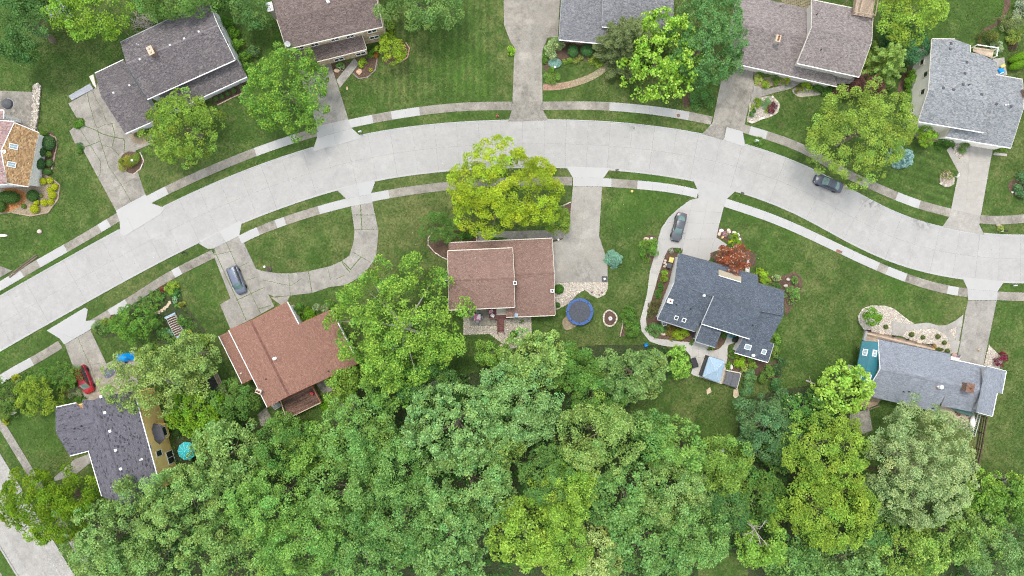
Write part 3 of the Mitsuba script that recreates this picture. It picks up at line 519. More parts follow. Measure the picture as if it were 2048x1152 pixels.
    def chimney(s, u, v, sx, sy, h, rz, mat='brick_mat', flue='rust_mat', cap='trim_cream', steps=0, z0=None, label=None):
        x, n = s.top(u, v); x = x.copy(); base = x - [0, 0, 1.0] if z0 is None else np.array([x[0], x[1], z0]); hh = h + (x[2] - base[2])
        k = part(s.k, 'chimney', box(sx, sy, hh, base, rz), mat, label=label, uv=np.tile([[.4, .3]], (8, 1)))
        t = base + [0, 0, hh]
        part(k, 'cap', box(sx + .16, sy + .16, .10, t + [0, 0, .002], rz, .02), cap)
        for i in range(2 if sx > sy * 1.3 or sy > sx * 1.3 else 1):
            o = rotz(rz) @ np.array([(sx * .24 * (1 - 2 * i)) if sx > sy * 1.3 else 0, (sy * .24 * (1 - 2 * i)) if sy > sx * 1.3 else 0, 0])
            part(k, 'flue', lathe([(.13, 0), (.15, .05), (.14, .32), (.10, .32), (.10, .05)], 12, t + o + [0, 0, .10]), flue)
        return k
    def skylight(s, u, v, w, l, rz=None, frame='white_mat', glass='skylight_mat', slats=False):
        x, n = s.top(u, v); e = np.cross([0, 0, 1.0], n); e /= np.linalg.norm(e); up = np.cross(n, e); R = np.c_[e, up, n]
        outer = sbox(-w / 2, -l / 2, w / 2, l / 2); ring = prism(outer.difference(outer.buffer(-.09, join_style=2)), 0, .14)
        k = part(s.k, 'skylight', tilt(ring, R, x + n * .01), frame); g = prism(outer.buffer(-.088, join_style=2), 0.02, .115); part(k, 'pane', tilt(g, R, x + n * .01), glass)
        if slats: part(k, 'glazing_bar', tilt(box(.05, l - .2, .02, (0, 0, .126)), R, x + n * .01), frame)
    def wall_line(s, A, B): s.wA, s.wB = np.array(A[:2]), np.array(B[:2])
    def window(s, u, v, w, h, mull=0, frame='white_mat', glass='dark_glass', name='window', proud=.05, zc=None):
        """window on the upright plane through the wall line, at the survey point; w, h in metres"""
        d = s.wB - s.wA; d = d / np.linalg.norm(d); nn_ = np.array([d[1], -d[0], 0]); p0 = np.r_[s.wA, 0]
        nn_ = nn_ if nn_ @ (np.array([0, 0, 0]) - p0) > 0 else -nn_
        x = onplane(u, v, p0 + nn_ * proud, nn_) if zc is None else None
        if zc is not None:
            y = onplane(u, v, np.array([0, 0, zc]), np.array([0, 0, 1.0])); t = (y[:2] - s.wA) @ d; x = np.r_[s.wA + d * t, zc] + nn_ * proud
        t = np.r_[d, 0]; R = np.c_[t, [0, 0, 1.0], np.cross(t, [0, 0, 1.0])]
        if R[:, 2] @ nn_ < 0: t = -t; R = np.c_[t, [0, 0, 1.0], np.cross(t, [0, 0, 1.0])]
        o = sbox(-w / 2, -h / 2, w / 2, h / 2); b = .09; ww = (w - 2 * b - b * mull) / (mull + 1)
        holes = unary_union([sbox(-w / 2 + b + i * (ww + b), -h / 2 + b, -w / 2 + b + i * (ww + b) + ww, h / 2 - b) for i in range(mull + 1)])
        k = part(s.k, name, tilt(prism(o.difference(holes), -.05, .05), R, x), frame)
        for g in getattr(holes, 'geoms', [holes]): part(k, 'pane', tilt(prism(g.buffer(.002), -.03, .0), R, x), glass)
        return k, x, R
RI = np.random.default_rng(99)
def zz_(ox, oy, k, pts): return [(ox + p[0] / k, oy + p[1] / k, p[2] if len(p) > 2 else None) for p in pts]

# -- upper left house, grey brown roof, garage on its left
h1 = House('house', 'two-level house with mottled grey brown roof and pale blue gable wall at the upper left', cols=((.155, .14, .145), (.20, .18, .18), (.125, .115, .125)), wuv=(.62, -.18), fascia=(.45, .2), seed=11, contrast=.2)
A = lambda pts: zz_(220, 0, 3.84, pts)
h1.block([A([(125, 490, 5.9), (828, 195, 5.9), (960, 459), (285, 762, 4.5)]), A([(828, 195, 5.9), (125, 490, 5.9), (80, 326, 4.7), (752, 8)])])
h1.block([[(202, 193, 4.0), (269, 163, 4.0), (318, 237), (250, 267, 2.7)], [(269, 163, 4.0), (202, 193, 4.0), (190, 147, 2.8), (247, 120)]])
h1.block([[(318, 190, 3.5), (474, 119, 3.5), (494, 153), (334, 227, 2.6)]], over=.5)
h1.gutter([(0, 2)], 'white_mat'); h1.gutter([(1, 2)], 'grey_mat'); h1.gutter([(2, 2), (3, 2), (4, 2)], 'white_mat'); h1.rake([(0, 1), (1, 3)], 'white_mat')
h1.ridge(0, 0, (.18, .165, .17)); h1.ridge(2, 0, (.14, .13, .135))
h1.vents(Zm(220, 0, 3.84, [(230, 455), (461, 345), (571, 296), (683, 244)]), 'pale_grey_mat', .34); h1.vents(Zm(220, 0, 3.84, [(27, 712), (150, 655)]), 'pale_grey_mat', .34); h1.pipes(Zm(220, 0, 3.84, [(217, 345), (590, 127)]), 'pale_grey_mat')
h1.chimney(307, 105, .75, 1.25, .9, .45, 'brick_mat', 'steel_mat', 'tan_mat', label='orange brick chimney with a metal flue')
h1.wall_line(P(437, 53, 5.9), P(437, 53, 5.9) + P(34, 66) - P(0, 0)); h1.wall_line(h1.planes[0]['q'][1] + np.array([-.35, .1, 0]), h1.planes[0]['q'][2] + np.array([-.35, .1, 0]))
for u, v in Zm(220, 0, 3.84, [(905, 330), (850, 218)]): h1.window(u, v, .8, 1.1, 0, 'white_mat')
for u, v in Zm(220, 0, 3.84, [(1010, 625), (820, 705)]):
    part(h1.k, 'porch_column', box(.22, .22, 2.4, P(u, v, 0) + [-.2, .3, 0]), 'white_mat')
# -- top house with a band of windows under its eave
h2 = House('house', 'two-storey house with brown shingle roof and a row of white windows under its lower eave', cols=((.175, .135, .125), (.215, .17, .155), (.14, .108, .10)), wall='stonewall_mat', wuv=(.6, .3), seed=12, contrast=.15)
h2.block([[(554, 39, 7.6), (752, -6, 7.6), (765, 53), (573, 98, 6.2)], [(752, -6, 7.6), (554, 39, 7.6), (540, -22, 6.2), (738, -66)]])
h2.block([[(580, 102, 3.9), (724, 71, 3.9), (733, 98), (602, 131, 3.0)]], over=.3)
h2.gutter([(0, 2), (2, 2)], 'trim_cream'); h2.rake([(0, 1), (0, 3), (2, 1)], 'trim_cream'); h2.ridge(0, 0, (.15, .115, .105))
h2.pipes(Zm(520, 0, 3.84, [(527, 18)]), 'white_mat', .14, .5, hood=True)
h2.chimney(545, 20, .9, 1.3, 1.2, .25, 'siding_mat', 'steel_mat', 'pale_grey_mat', z0=0.0, label='pale clad chimney stack with a metal cap')
q = h2.planes[0]['q']; d_ = (q[2] - q[3]) / np.linalg.norm(q[2] - q[3]); out_ = np.array([d_[1], -d_[0], 0]); out_ = out_ if out_[1] < 0 else -out_
wa, wb = q[3] - out_ * .36, q[2] - out_ * .36; h2.wall_line(wa, wb)
bandm = beam(np.r_[(wa + d_ * 1.2)[:2], 5.95] + out_ * .03, np.r_[(wb - d_ * 3.2)[:2], 5.95] + out_ * .03, .05, 1.3); part(h2.k, 'window_band', bandm, 'trim_cream')
for a, b in ((305, 368), (420, 343), (575, 303), (692, 279)): h2.window(*Zm(520, 0, 3.84, [(a, b)])[0], 1.35, 1.0, 1, proud=.10)
for a, b in ((860, 240), (878, 287)): h2.window(*Zm(520, 0, 3.84, [(a, b)])[0], 1.55, 1.05, 1, proud=.06)
q = h2.planes[2]['q']; d_ = (q[2] - q[3]) / np.linalg.norm(q[2] - q[3]); out_ = np.array([d_[1], -d_[0], 0]); out_ = out_ if out_[1] < 0 else -out_; h2.wall_line(q[3] - out_ * .3, q[2] - out_ * .3)
for a, b in ((607, 455), (775, 412)): h2.window(*Zm(520, 0, 3.84, [(a, b)])[0], 1.7, 1.1, 1, proud=.06)
# -- blue grey roof at the top, behind the pine
h3 = House('house', 'single-storey house with blue grey shingle roof half hidden by a pine at the top', cols=((.225, .232, .25), (.27, .275, .29), (.185, .19, .21)), wall='brick_mat', wuv=(.5, .3), seed=13, contrast=.16)
h3.block([[(1126, -46, 5.2), (1222, -38, 5.2), (1216, 88), (1118, 79, 2.9)]], over=.4)
h3.block([[(1208, -50, 6.0), (1350, -36, 6.0), (1345, 66), (1204, 53, 4.0)]], over=.4)
h3.gutter([(0, 2), (1, 2)], 'white_mat'); h3.rake([(0, 3), (1, 3)], 'grey_mat')
# -- the large taupe roof
h4 = House('house', 'large house with speckled taupe roof in two levels and a tan chimney', cols=((.265, .232, .225), (.32, .285, .275), (.21, .185, .18)), wuv=(.55, .28), seed=14, contrast=.15)
B_ = lambda pts: zz_(1480, 0, 3.84, pts)
h4.block([[(1472, 46, 4.9), (1640, 84, 4.9), (1676, 173), (1480, 129, 2.8)], [(1640, 84, 4.9), (1472, 46, 4.9), (1478, -14, 2.9), (1650, 26)]], over=.4)
h4.block([B_([(690, 480, 3.3), (900, 530, 3.3), (868, 640), (700, 640, 2.75)])], body=False)
h4.block([B_([(550, 214, 6.9), (1010, 321, 6.9), (915, 590), (440, 485, 5.4)]), B_([(1010, 321, 6.9), (550, 214, 6.9), (550, 0, 5.4), (1022, 96)])], over=.3)
h4.gutter([(0, 2), (3, 2)], 'white_mat'); h4.gutter([(4, 2)], 'trim_cream'); h4.rake([(3, 1), (3, 3), (4, 1), (4, 3)], 'trim_cream')
h4.ridge(0, 0, (.20, .175, .17)); h4.ridge(3, 0, (.20, .175, .17))
h4.chimney(*Zm(1480, 0, 3.84, [(270, 318)])[0], .6, .95, 1.25, -.25, 'siding_mat', 'rust_mat', 'tan_mat', label='small tan chimney')
h4.pipes(Zm(1480, 0, 3.84, [(587, 113), (620, 384)]), 'black_mat'); h4.pipes(Zm(1480, 0, 3.84, [(310, 48)]), 'black_mat')
# -- grey roof at the right edge
h5 = House('house', 'two-storey house with speckled blue grey roof and taupe siding at the right edge', cols=((.29, .31, .325), (.35, .365, .375), (.22, .24, .26)), wuv=(.80, .30), seed=15, contrast=.14)
C_ = lambda pts: zz_(1748, 0, 3.84, pts)
h5.block([C_([(420, 690, 6.4), (905, 785, 6.4), (840, 1016), (340, 932, 4.8)]), C_([(905, 785, 6.4), (420, 690, 6.4), (445, 300, 4.9), (622, 302), (736, 345), (738, 402), (820, 415), (945, 480), (936, 582)])], over=.3)
h5.block([C_([(740, 745, 6.2), (1148, 828, 6.2), (1050, 1135), (550, 1050, 3.3)]), C_([(1148, 828, 6.2), (740, 745, 6.2), (800, 552), (1140, 612, 4.9)])], over=.3)
h5.gutter([(0, 2), (2, 2)], 'white_mat'); h5.gutter([(1, 2), (1, 4), (3, 2)], 'trim_cream'); h5.rake([(0, 3), (1, 1), (2, 1), (3, 3)], 'trim_cream')
h5.vents(Zm(1748, 0, 3.84, [(591, 335), (584, 378), (712, 480), (697, 564), (684, 651), (532, 677), (610, 689), (826, 726), (940, 798), (1051, 817)]), 'dark_grey_mat', .42); h5.pipes(Zm(1748, 0, 3.84, [(724, 653)]), 'black_mat'); h5.pipes(Zm(1748, 0, 3.84, [(1015, 806)]), 'white_mat')
h5.chimney(2047, 188, .7, 1.2, 1.0, .1, 'brick_mat', label='brick chimney at the edge of the view')
q = h5.planes[0]['q']; q1 = h5.planes[1]['q']; h5.wall_line(q[0] + [.31, 0, 0], q[3] + [.31, 0, 0])
h5.window(*Zm(1748, 0, 3.84, [(374, 706)])[0], .95, 1.15, 0, 'trim_cream'); h5.window(*Zm(1748, 0, 3.84, [(397, 570)])[0], .95, 1.15, 0, 'trim_cream'); h5.window(*Zm(1748, 0, 3.84, [(369, 478)])[0], .95, 1.15, 0, 'trim_cream')
# -- left edge house, cedar slope
h6 = House('house', 'house at the left edge with a golden brown cedar shingle slope and mauve roof behind', cols=((.40, .25, .12), (.48, .33, .18), (.30, .185, .09)), wuv=(.7, .05), seed=16, contrast=.22, shingle=(.30, .17), fascia=(.75, .05))
mv = ((.30, .205, .197), (.33, .235, .222), (.26, .18, .17))
h6.block([[(29, 246, 5.2), (78, 266, 3.0), (73, 286), (57, 373, 3.0), (15, 366), (3, 301)]], over=.35)
h6.block([[(28, 243.5, 5.2), (2.0, 301, 5.5), (-60, 300, 5.5), (-60, 238)]], cols=mv); h6.block([[(2.0, 301, 5.5), (13.5, 368, 5.2), (-60, 372, 5.0), (-60, 301)]], cols=mv)
h6.block([[(-60, 219, 4.4), (7, 221, 4.4), (6, 237, 4.6), (-60, 236)]], cols=mv)
for e_ in ((0, 0), (0, 3), (0, 4), (0, 5), (1, 3), (2, 1), (3, 0), (3, 1)): h6.gutter([e_], 'white_mat', 'rake_board', .12)
h6.skylight(27, 293, .85, 1.15, slats=True); h6.skylight(23, 329, .85, 1.15, slats=True); h6.pipes([(7, 303)], 'white_mat', .16, .35)
# -- the pinkish brown house in the middle
h7 = House('house', 'pinkish brown roofed split-level house in the centre, above a flagged patio', cols=((.27, .172, .142), (.295, .192, .16), (.242, .152, .125)), wuv=(.55, .22), seed=17, contrast=.13)
D_ = lambda pts: zz_(820, 420, 3.84, pts)
h7.block([[(899, 556, 4.7), (1108, 546, 4.7), (1104, 477), (897, 486, 2.9)], [(1108, 546, 4.7), (1010, 550.7, 4.7), (1012, 634), (1110, 630, 2.9)]], over=.4)
h7.block([D_([(296, 543, 6.5), (800, 522, 6.5), (787, 293), (288, 316, 5.0)]), D_([(800, 522, 6.5), (296, 543, 6.5), (301, 766, 5.0), (804, 745)])], over=.3)
h7.gutter([(0, 2), (1, 2), (2, 2), (3, 2)], 'trim_cream'); h7.rake([(0, 1), (2, 1), (2, 3), (3, 1), (3, 3), (1, 3)], 'trim_cream'); h7.ridge(0, 0, (.20, .125, .10)); h7.ridge(2, 0, (.20, .125, .10))
h7.vents(Zm(820, 420, 3.84, [(363, 560), (538, 551), (712, 545), (877, 503), (958, 500), (1045, 497)]), 'pinkbrown_mat' if 'pinkbrown_mat' in scene else plain('pinkbrown_mat', (.22, .14, .125), .8), .36); h7.pipes(Zm(820, 420, 3.84, [(503, 368), (490, 712)]), 'grey_mat')
for a, b in ((806, 561), (1091, 620)):
    x, n = h7.top(*Zm(820, 420, 3.84, [(a, b)])[0]); k = part(h7.k, 'chimney', box(.55, .55, 1.5, x - [0, 0, .7]), 'white_mat'); part(k, 'flue', box(.32, .32, .03, x + [0, 0, .81]), 'dark_grey_mat')
# -- terracotta roof, lower left of centre
h8 = House('house', 'low house with broad terracotta shingle roof and white eave line, beside the loop drive', cols=((.30, .162, .122), (.32, .178, .135), (.275, .147, .11)), wuv=(.55, .2), seed=18, contrast=.13)
h8.block([[(502, 642, 5.3), (577, 791, 5.3), (535, 814), (458, 660, 4.3)], [(577, 791, 5.3), (502, 642, 5.3), (574, 604), (597, 649), (662, 620), (716, 727, 2.9)]], over=.4)
h8.block([[(457, 663, 3.6), (505, 757, 3.6), (485, 767), (438, 672, 2.7)]], over=.3)
h8.gutter([(0, 2), (2, 2), (1, 2), (1, 4)], 'white_mat'); h8.rake([(0, 1), (0, 3), (1, 5), (1, 1), (1, 3), (2, 1)], 'rust_mat')
h8.ridge(0, 0, (.16, .08, .062), .42); h8.pipes(Zm(420, 590, 3.84, [(500, 487)]), 'white_mat', .13, .4, hood=True); h8.pipes(Zm(420, 590, 3.84, [(432, 645), (912, 585)]), 'black_mat'); h8.pipes(Zm(420, 590, 3.84, [(240, 600)]), 'white_mat')
h8.chimney(521, 781, .75, .55, .9, -.4, 'siding_mat', 'rust_mat', 'trim_cream', label='cream chimney at the white eave')
# -- dark shingled house, lower left
h9 = House('house', 'dark slate shingled house with a yellow rear wall at the lower left', cols=((.135, .132, .158), (.155, .152, .178), (.12, .118, .14), (.145, .142, .168), (.058, .056, .07)), wuv=(.95, 1.6), seed=19, contrast=.10, shingle=(.36, .175))
E_ = lambda pts: zz_(100, 760, 3.84, pts)
h9.block([[(187, 800, 8.4), (258, 1010, 8.4), (238, 1014), (204, 992, 6.9), (177, 901), (173, 878), (164, 800)], [(258, 1010, 8.4), (187, 800, 8.4), (205, 792), (267, 782, 6.7), (323, 985), (268, 1007)]], over=.4)
h9.block([E_([(47, 400, 8.0), (371, 318, 8.0), (200, 178), (46, 211, 6.9)]), E_([(371, 318, 8.0), (47, 400, 8.0), (152, 580, 6.9), (297, 543)])], over=.4)
h9.gutter([(0, 3), (1, 3), (2, 2), (3, 2)], 'white_mat'); h9.rake([(2, 3), (3, 1)], 'dark_grey_mat'); h9.ridge(0, 0, (.09, .088, .105)); h9.ridge(2, 0, (.10, .098, .115))
for e_ in ((2, 1), (3, 3)): h9.ridge(*e_, (.33, .15, .09), .16, 'valley_flashing')
h9.vents(Zm(100, 760, 3.84, [(420, 250), (460, 393), (503, 540), (543, 683), (392, 128)]), 'white_mat', .42); h9.vents(Zm(100, 760, 3.84, [(190, 373), (242, 354)]), 'black_mat', .3); h9.pipes(Zm(100, 760, 3.84, [(703, 610)]), 'white_mat', .10, .5); h9.pipes(Zm(100, 760, 3.84, [(478, 818)]), 'tan_mat')
q = h9.planes[1]['q']; d_ = (q[4] - q[3]) / np.linalg.norm(q[4] - q[3]); in_ = np.array([d_[1], -d_[0], 0]); in_ = in_ if in_ @ (q[0] - q[3]) > 0 else -in_
h9.wall_line(q[3] + in_ * .4, q[4] + in_ * .4)
h9.window(*Zm(100, 760, 3.84, [(838, 562)])[0], 1.0, 1.7, 0); h9.window(*Zm(100, 760, 3.84, [(889, 717)])[0], 1.15, 1.25, 0); h9.window(*Zm(100, 760, 3.84, [(926, 592)])[0], 2.1, 2.1, 1, name='sliding_door'); h9.window(*Zm(100, 760, 3.84, [(768, 517)])[0], .9, .8, 0)
# bay with its own little hipped roof on the yellow wall
kx = onplane(*Zm(100, 760, 3.84, [(800, 420)])[0], np.r_[h9.wA, 0], in_); bz = kx[2]; ba = math.atan2(d_[1], d_[0]); o_out = -in_
bay = Polygon([(-1.5, 0), (-1.0, -.85), (1.0, -.85), (1.5, 0)]) if np.dot(rotz(ba) @ np.array([0, -1.0, 0]), o_out) > 0 else Polygon([(-1.5, 0), (-1.0, .85), (1.0, .85), (1.5, 0)])
sg = -1 if bay.bounds[1] < 0 else 1
bb = prism(bay, 0, 2.3); k = part(h9.k, 'bay', tilt(bb, rotz(ba), np.r_[kx[:2], bz - 2.9]), 'siding_mat', uv=uvc(bb, .95, 1.6), label='bay window with a small dark hipped roof on the yellow wall')
hv = np.array([[-1.75, 0, 0], [-1.15, sg * 1.15, 0], [1.15, sg * 1.15, 0], [1.75, 0, 0], [-.9, sg * .05, .95], [.9, sg * .05, .95]]); hm = m3.Manifold.hull_points(np.vstack([hv, hv * [1, 1, 0] - [0, 0, .12]])).to_mesh(); hm = M(hm.vert_properties[:, :3], hm.tri_verts)
part(k, 'roof', tilt(hm, rotz(ba), np.r_[kx[:2], bz - .6]), 'vcol_mat', color=colr(hm, (.12, .118, .14)))
fr = box(1.6, .06, 1.3, (0, sg * .88, .75)); part(k, 'frame', tilt(fr, rotz(ba), np.r_[kx[:2], bz - 2.9]), 'white_mat'); part(k, 'pane', tilt(box(1.3, .04, 1.05, (0, sg * .9, .87)), rotz(ba), np.r_[kx[:2], bz - 2.9]), 'dark_glass')
# -- slate blue house right of centre
h10 = House('house', 'large slate blue roofed house with skylights and several roof levels, right of centre', cols=((.104, .128, .165), (.126, .152, .19), (.086, .106, .137)), wuv=(.58, .02), seed=20, contrast=.17)
F_ = lambda pts: zz_(1290, 490, 3.84, pts)
h10.block([F_([(226, 288, 5.2), (525, 384, 5.2), (505, 480), (382, 662), (95, 570, 3.2)]), F_([(1062, 542), (890, 508), (525, 400), (226, 288, 5.2), (255, 66, 3.3), (500, 131, 3.3), (866, 237), (870, 296), (1070, 355)]), F_([(875, 498, 4.95), (1062, 545, 4.95), (1012, 640), (955, 745), (990, 756), (945, 900, 2.7), (690, 826), (800, 640)])], over=.35)
h10.block([F_([(528, 396, 6.3), (888, 508, 6.3), (805, 720), (436, 604, 4.7)])], over=.25)
h10.block([F_([(440, 600, 3.9), (592, 655, 3.9), (540, 786), (386, 738, 2.9)])], over=.25)
h10.gutter([(0, 3)], 'grey_mat'); h10.gutter([(1, 4), (1, 5), (1, 7)], 'dark_grey_mat'); h10.gutter([(3, 2), (2, 5)], 'white_mat'); h10.gutter([(4, 2)], 'grey_mat'); h10.rake([(3, 3), (2, 4), (0, 4), (4, 3)], 'pale_grey_mat')
h10.ridge(0, 0, (.085, .10, .122)); h10.ridge(3, 0, (.085, .10, .122)); h10.ridge(2, 0, (.085, .10, .122))
for (a, b), w, l in (((240, 558), .62, .66), ((299, 576), .62, .66), ((789, 782), 1.05, .85), ((912, 819), .78, .84)): h10.skylight(*Zm(1290, 490, 3.84, [(a, b)])[0], w, l, glass='dark_glass' if w == .62 else 'skylight_mat')
h10.chimney(*Zm(1290, 490, 3.84, [(186, 431)])[0], .7, .6, .7, -.25, 'white_mat', 'rust_mat', 'white_mat', label='white chimney with a copper side')
h10.vents(Zm(1290, 490, 3.84, [(240, 458), (351, 491), (827, 615)]), 'black_mat', .22); h10.pipes(Zm(1290, 490, 3.84, [(452, 388)]), 'pale_grey_mat', .12, .3, hood=True); h10.pipes(Zm(1290, 490, 3.84, [(829, 846)]), 'white_mat', .13, .3, hood=True)
pq = [onplane(*Zm(1290, 490, 3.84, [p])[0], h10.planes[1]['p0'] + [0, 0, .12], h10.planes[1]['n']) for p in ((566, 188), (740, 244), (738, 286), (566, 234))]
pm = M(np.vstack([pq, np.array(pq) - [0, 0, .3]]), [[0, 2, 1], [0, 3, 2], [0, 1, 5], [0, 5, 4], [1, 2, 6], [1, 6, 5], [2, 3, 7], [2, 7, 6], [3, 0, 4], [3, 4, 7], [4, 5, 6], [4, 6, 7]]); k = part(h10.k, 'roof_panel', pm, 'roof_tan' if 'roof_tan' in scene else plain('roof_tan', (.34, .30, .22), .7), label='tan panel set into the slate blue roof')
part(k, 'rib', beam(pq[3] + [0, 0, .03], pq[2] + [0, 0, .03], .10, .1), 'white_mat')
for i in range(1, 9): part(k, 'rib', beam(pq[0] + (pq[1] - pq[0]) * i / 9 + [0, 0, .025], pq[3] + (pq[2] - pq[3]) * i / 9 + [0, 0, .025], .04, .05), 'roof_tan')
h10.wall_line(h10.planes[3]['q'][0] + [.25, 0, 0], h10.planes[3]['q'][3] + [.25, 0, 0])
# -- pale grey roof with the teal annex
h11 = House('house', 'pale grey roofed house with a teal metal roofed annex at the lower right', cols=((.262, .288, .335), (.295, .32, .365), (.232, .256, .30)), wuv=(.52, .12), seed=21, contrast=.13)
G_ = lambda pts: zz_(1680, 590, 3.717, pts)
h11.block([G_([(300, 552, 4.9), (828, 664, 4.9), (820, 440), (285, 330, 3.0)]), G_([(828, 664, 4.9), (300, 552, 4.9), (215, 692), (213, 752, 3.0), (712, 868)])], over=.4)
h11.block([G_([(822, 655, 4.55), (1060, 705, 4.55), (1092, 537), (822, 478, 2.9)]), G_([(1060, 705, 4.55), (822, 655, 4.55), (752, 824, 2.9), (1020, 876)])], over=.35)
h11.block([G_([(1090, 530, 4.75), (1020, 872, 4.75), (1130, 901, 3.0), (1166, 728), (1202, 733), (1234, 566)])], over=.35)
h11.gutter([(0, 2)], 'dark_grey_mat'); h11.gutter([(2, 2), (4, 2), (4, 4)], 'white_mat'); h11.rake([(0, 3), (1, 1), (4, 5), (4, 1)], 'white_mat')
h11.ridge(0, 0, (.20, .22, .25), .4); h11.ridge(4, 0, (.20, .22, .25)); h11.ridge(2, 0, (.24, .26, .295))
h11.pipes(Zm(1680, 590, 3.717, [(738, 681)]), 'white_mat', .17, .6, hood=True); h11.vents(Zm(1680, 590, 3.717, [(723, 688)]), 'rust_mat', .3); h11.pipes(Zm(1680, 590, 3.717, [(470, 718), (511, 718), (686, 840)]), 'black_mat')
ck = h11.chimney(*Zm(1680, 590, 3.717, [(935, 685)])[0], 1.15, 1.35, 1.0, -.2, 'brick_mat', 'rust_mat', 'brick_mat', label='broad stepped brown brick chimney')
x, n = h11.top(*Zm(1680, 590, 3.717, [(962, 690)])[0])
for i in range(3): part(ck, 'shoulder', box(.3, 1.35, 1.1 - .28 * i, x + [.1 + .28 * i - .2, -.1, -.6], -.2), 'brick_mat')
an = House('house', 'x', wuv=(.45, .1), seed=22, over=1.1); labels.pop(an.k); used.discard(an.k); an.k = h11.k
an.block([G_([(232, 343, 4.0), (283, 352, 3.75), (290, 552), (208, 690), (180, 640, 4.0)]), G_([(178, 642), (232, 343, 4.0), (165, 343, 3.2), (115, 592, 3.2), (112, 615)])], metal='teal_metal')
for a, b in ((187, 427), (254, 432), (148, 594), (212, 614)): an.skylight(*Zm(1680, 590, 3.717, [(a, b)])[0], 1.05, .72, slats=True)
# ---------------------------------------------------------------- foliage
NL = [0]
def leaf_quads(c, n, L, W, r):
    """rhombic leaves: centres c, normals n (m,3), lengths L, widths W"""
    t = np.cross(n, r.normal(size=c.shape)); t /= np.linalg.norm(t, axis=1, keepdims=True) + 1e-9; b = np.cross(n, t)
    L, W = np.reshape(L, (-1, 1)), np.reshape(W, (-1, 1)); droop = n * L * .12
    return np.stack([c + t * L / 2 - droop, c + b * W / 2, c - t * L / 2 - droop, c - b * W / 2], 1)
def unit(v): return v / (np.linalg.norm(v, axis=1, keepdims=True) + 1e-9)
def foliage(c, R, col, r, lobe, leaf, dens=1.0, rough=.28, flat=.75, lowest=-.25, hue=.07, tip=None, tipf=0.0, gaps=0.0, branchy=0.0):
    """leaves of one crown. c centre, R radii (3), lobe: clump radius, leaf: leaf length. Returns quads, colours, clump centres"""
    R = np.array(R, float); area = 2 * np.pi * (((R[0] * R[1]) ** 1.6 + (R[0] * R[2]) ** 1.6 + (R[1] * R[2]) ** 1.6) / 3) ** (1 / 1.6)
    n = max(6, int(1.25 * area / (np.pi * lobe ** 2))); nc = 4 * n; i = np.arange(nc) + .5; ph = i * 2.399963; zc = 1 - (1 - lowest) * i / nc
    d = np.c_[np.sqrt(np.maximum(0, 1 - zc ** 2)) * np.cos(ph), np.sqrt(np.maximum(0, 1 - zc ** 2)) * np.sin(ph), zc]
    w = np.sqrt((R[1] * R[2] * d[:, 0]) ** 2 + (R[0] * R[2] * d[:, 1]) ** 2 + (R[0] * R[1] * d[:, 2]) ** 2); acc = np.floor(np.cumsum(w / w.sum() * n)); d = d[np.r_[True, np.diff(acc) > 0]]      # even spacing over the flattened crown
    n = len(d); d = unit(d + r.normal(size=d.shape) * .12)
    sd = r.integers(1 << 20); f = .72 + .42 * (meshkit.fbm(d * 1.7 + 20, 3, int(sd)) - .5) * 2 * rough / .28 + .16
    f = np.clip(f * (1 + r.normal(size=n) * .06), .35 + .4 * np.clip(d[:, 2], 0, 1), 1.08); lr = lobe * (.7 + .6 * r.random(n))
    keep = r.random(n) > gaps; d, f, lr = d[keep], f[keep], lr[keep]; n = len(d)
    lc = np.array(c) + d * np.maximum(R - lobe * .55, R * .35) * f[:, None]
    extra = int(n * .45)                                                   # inner clumps, so that gaps show more leaves, not the ground
    if extra:
        j = r.integers(n, size=extra); lc = np.vstack([lc, np.array(c) + (lc[j] - np.array(c)) * (.45 + .3 * r.random((extra, 1))) - [0, 0, .1 * R[2]]]); lr = np.r_[lr, lr[j] * 1.1]; d = np.vstack([d, d[j]])
    m = np.maximum(8, (dens * 2.2 * lr ** 2 / (leaf * leaf * .30)).astype(int)); m[n:] = (m[n:] * .45).astype(int)
    k = np.repeat(np.arange(len(lc)), m); N = len(k); g = unit(r.normal(size=(N, 3)) + d[k] * .75 + [0, 0, .55])
    pos = lc[k] + g * (lr[k] * (.62 + .45 * r.random(N) ** .7))[:, None] * [1, 1, flat]
    if branchy: pos += d[k] * (r.random(N) ** 3 * branchy * lr[k])[:, None]
    nv = unit(g * .45 + [0, 0, .80] + r.normal(size=(N, 3)) * .38); s = leaf * (.7 + .6 * r.random(N))
    q = leaf_quads(pos, nv, s, s * (.55 + .25 * r.random(N)), r)
    tone = (1 + r.normal(size=len(lc)) * .15)[k] * (1 + r.normal(size=N) * .20); warm = (r.normal(size=len(lc)) * hue)[k] + r.normal(size=N) * hue * .6
    C = np.array(col) * tone[:, None] * np.c_[1 + warm, np.ones(N), 1 - .5 * warm]
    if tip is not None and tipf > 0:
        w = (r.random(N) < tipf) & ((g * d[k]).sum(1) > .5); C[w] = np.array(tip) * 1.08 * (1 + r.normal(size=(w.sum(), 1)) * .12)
    return q, np.clip(C, .004, .75), lc
LEAF_TONE = np.array([1.60, 1.74, 1.40])
def leaf_mesh(q, C):
    C = np.clip(C * LEAF_TONE, .004, .75)
    NL[0] += len(q) * 2; v, f = rect_tris(q); return M(v, f), np.repeat(C, 4, 0)
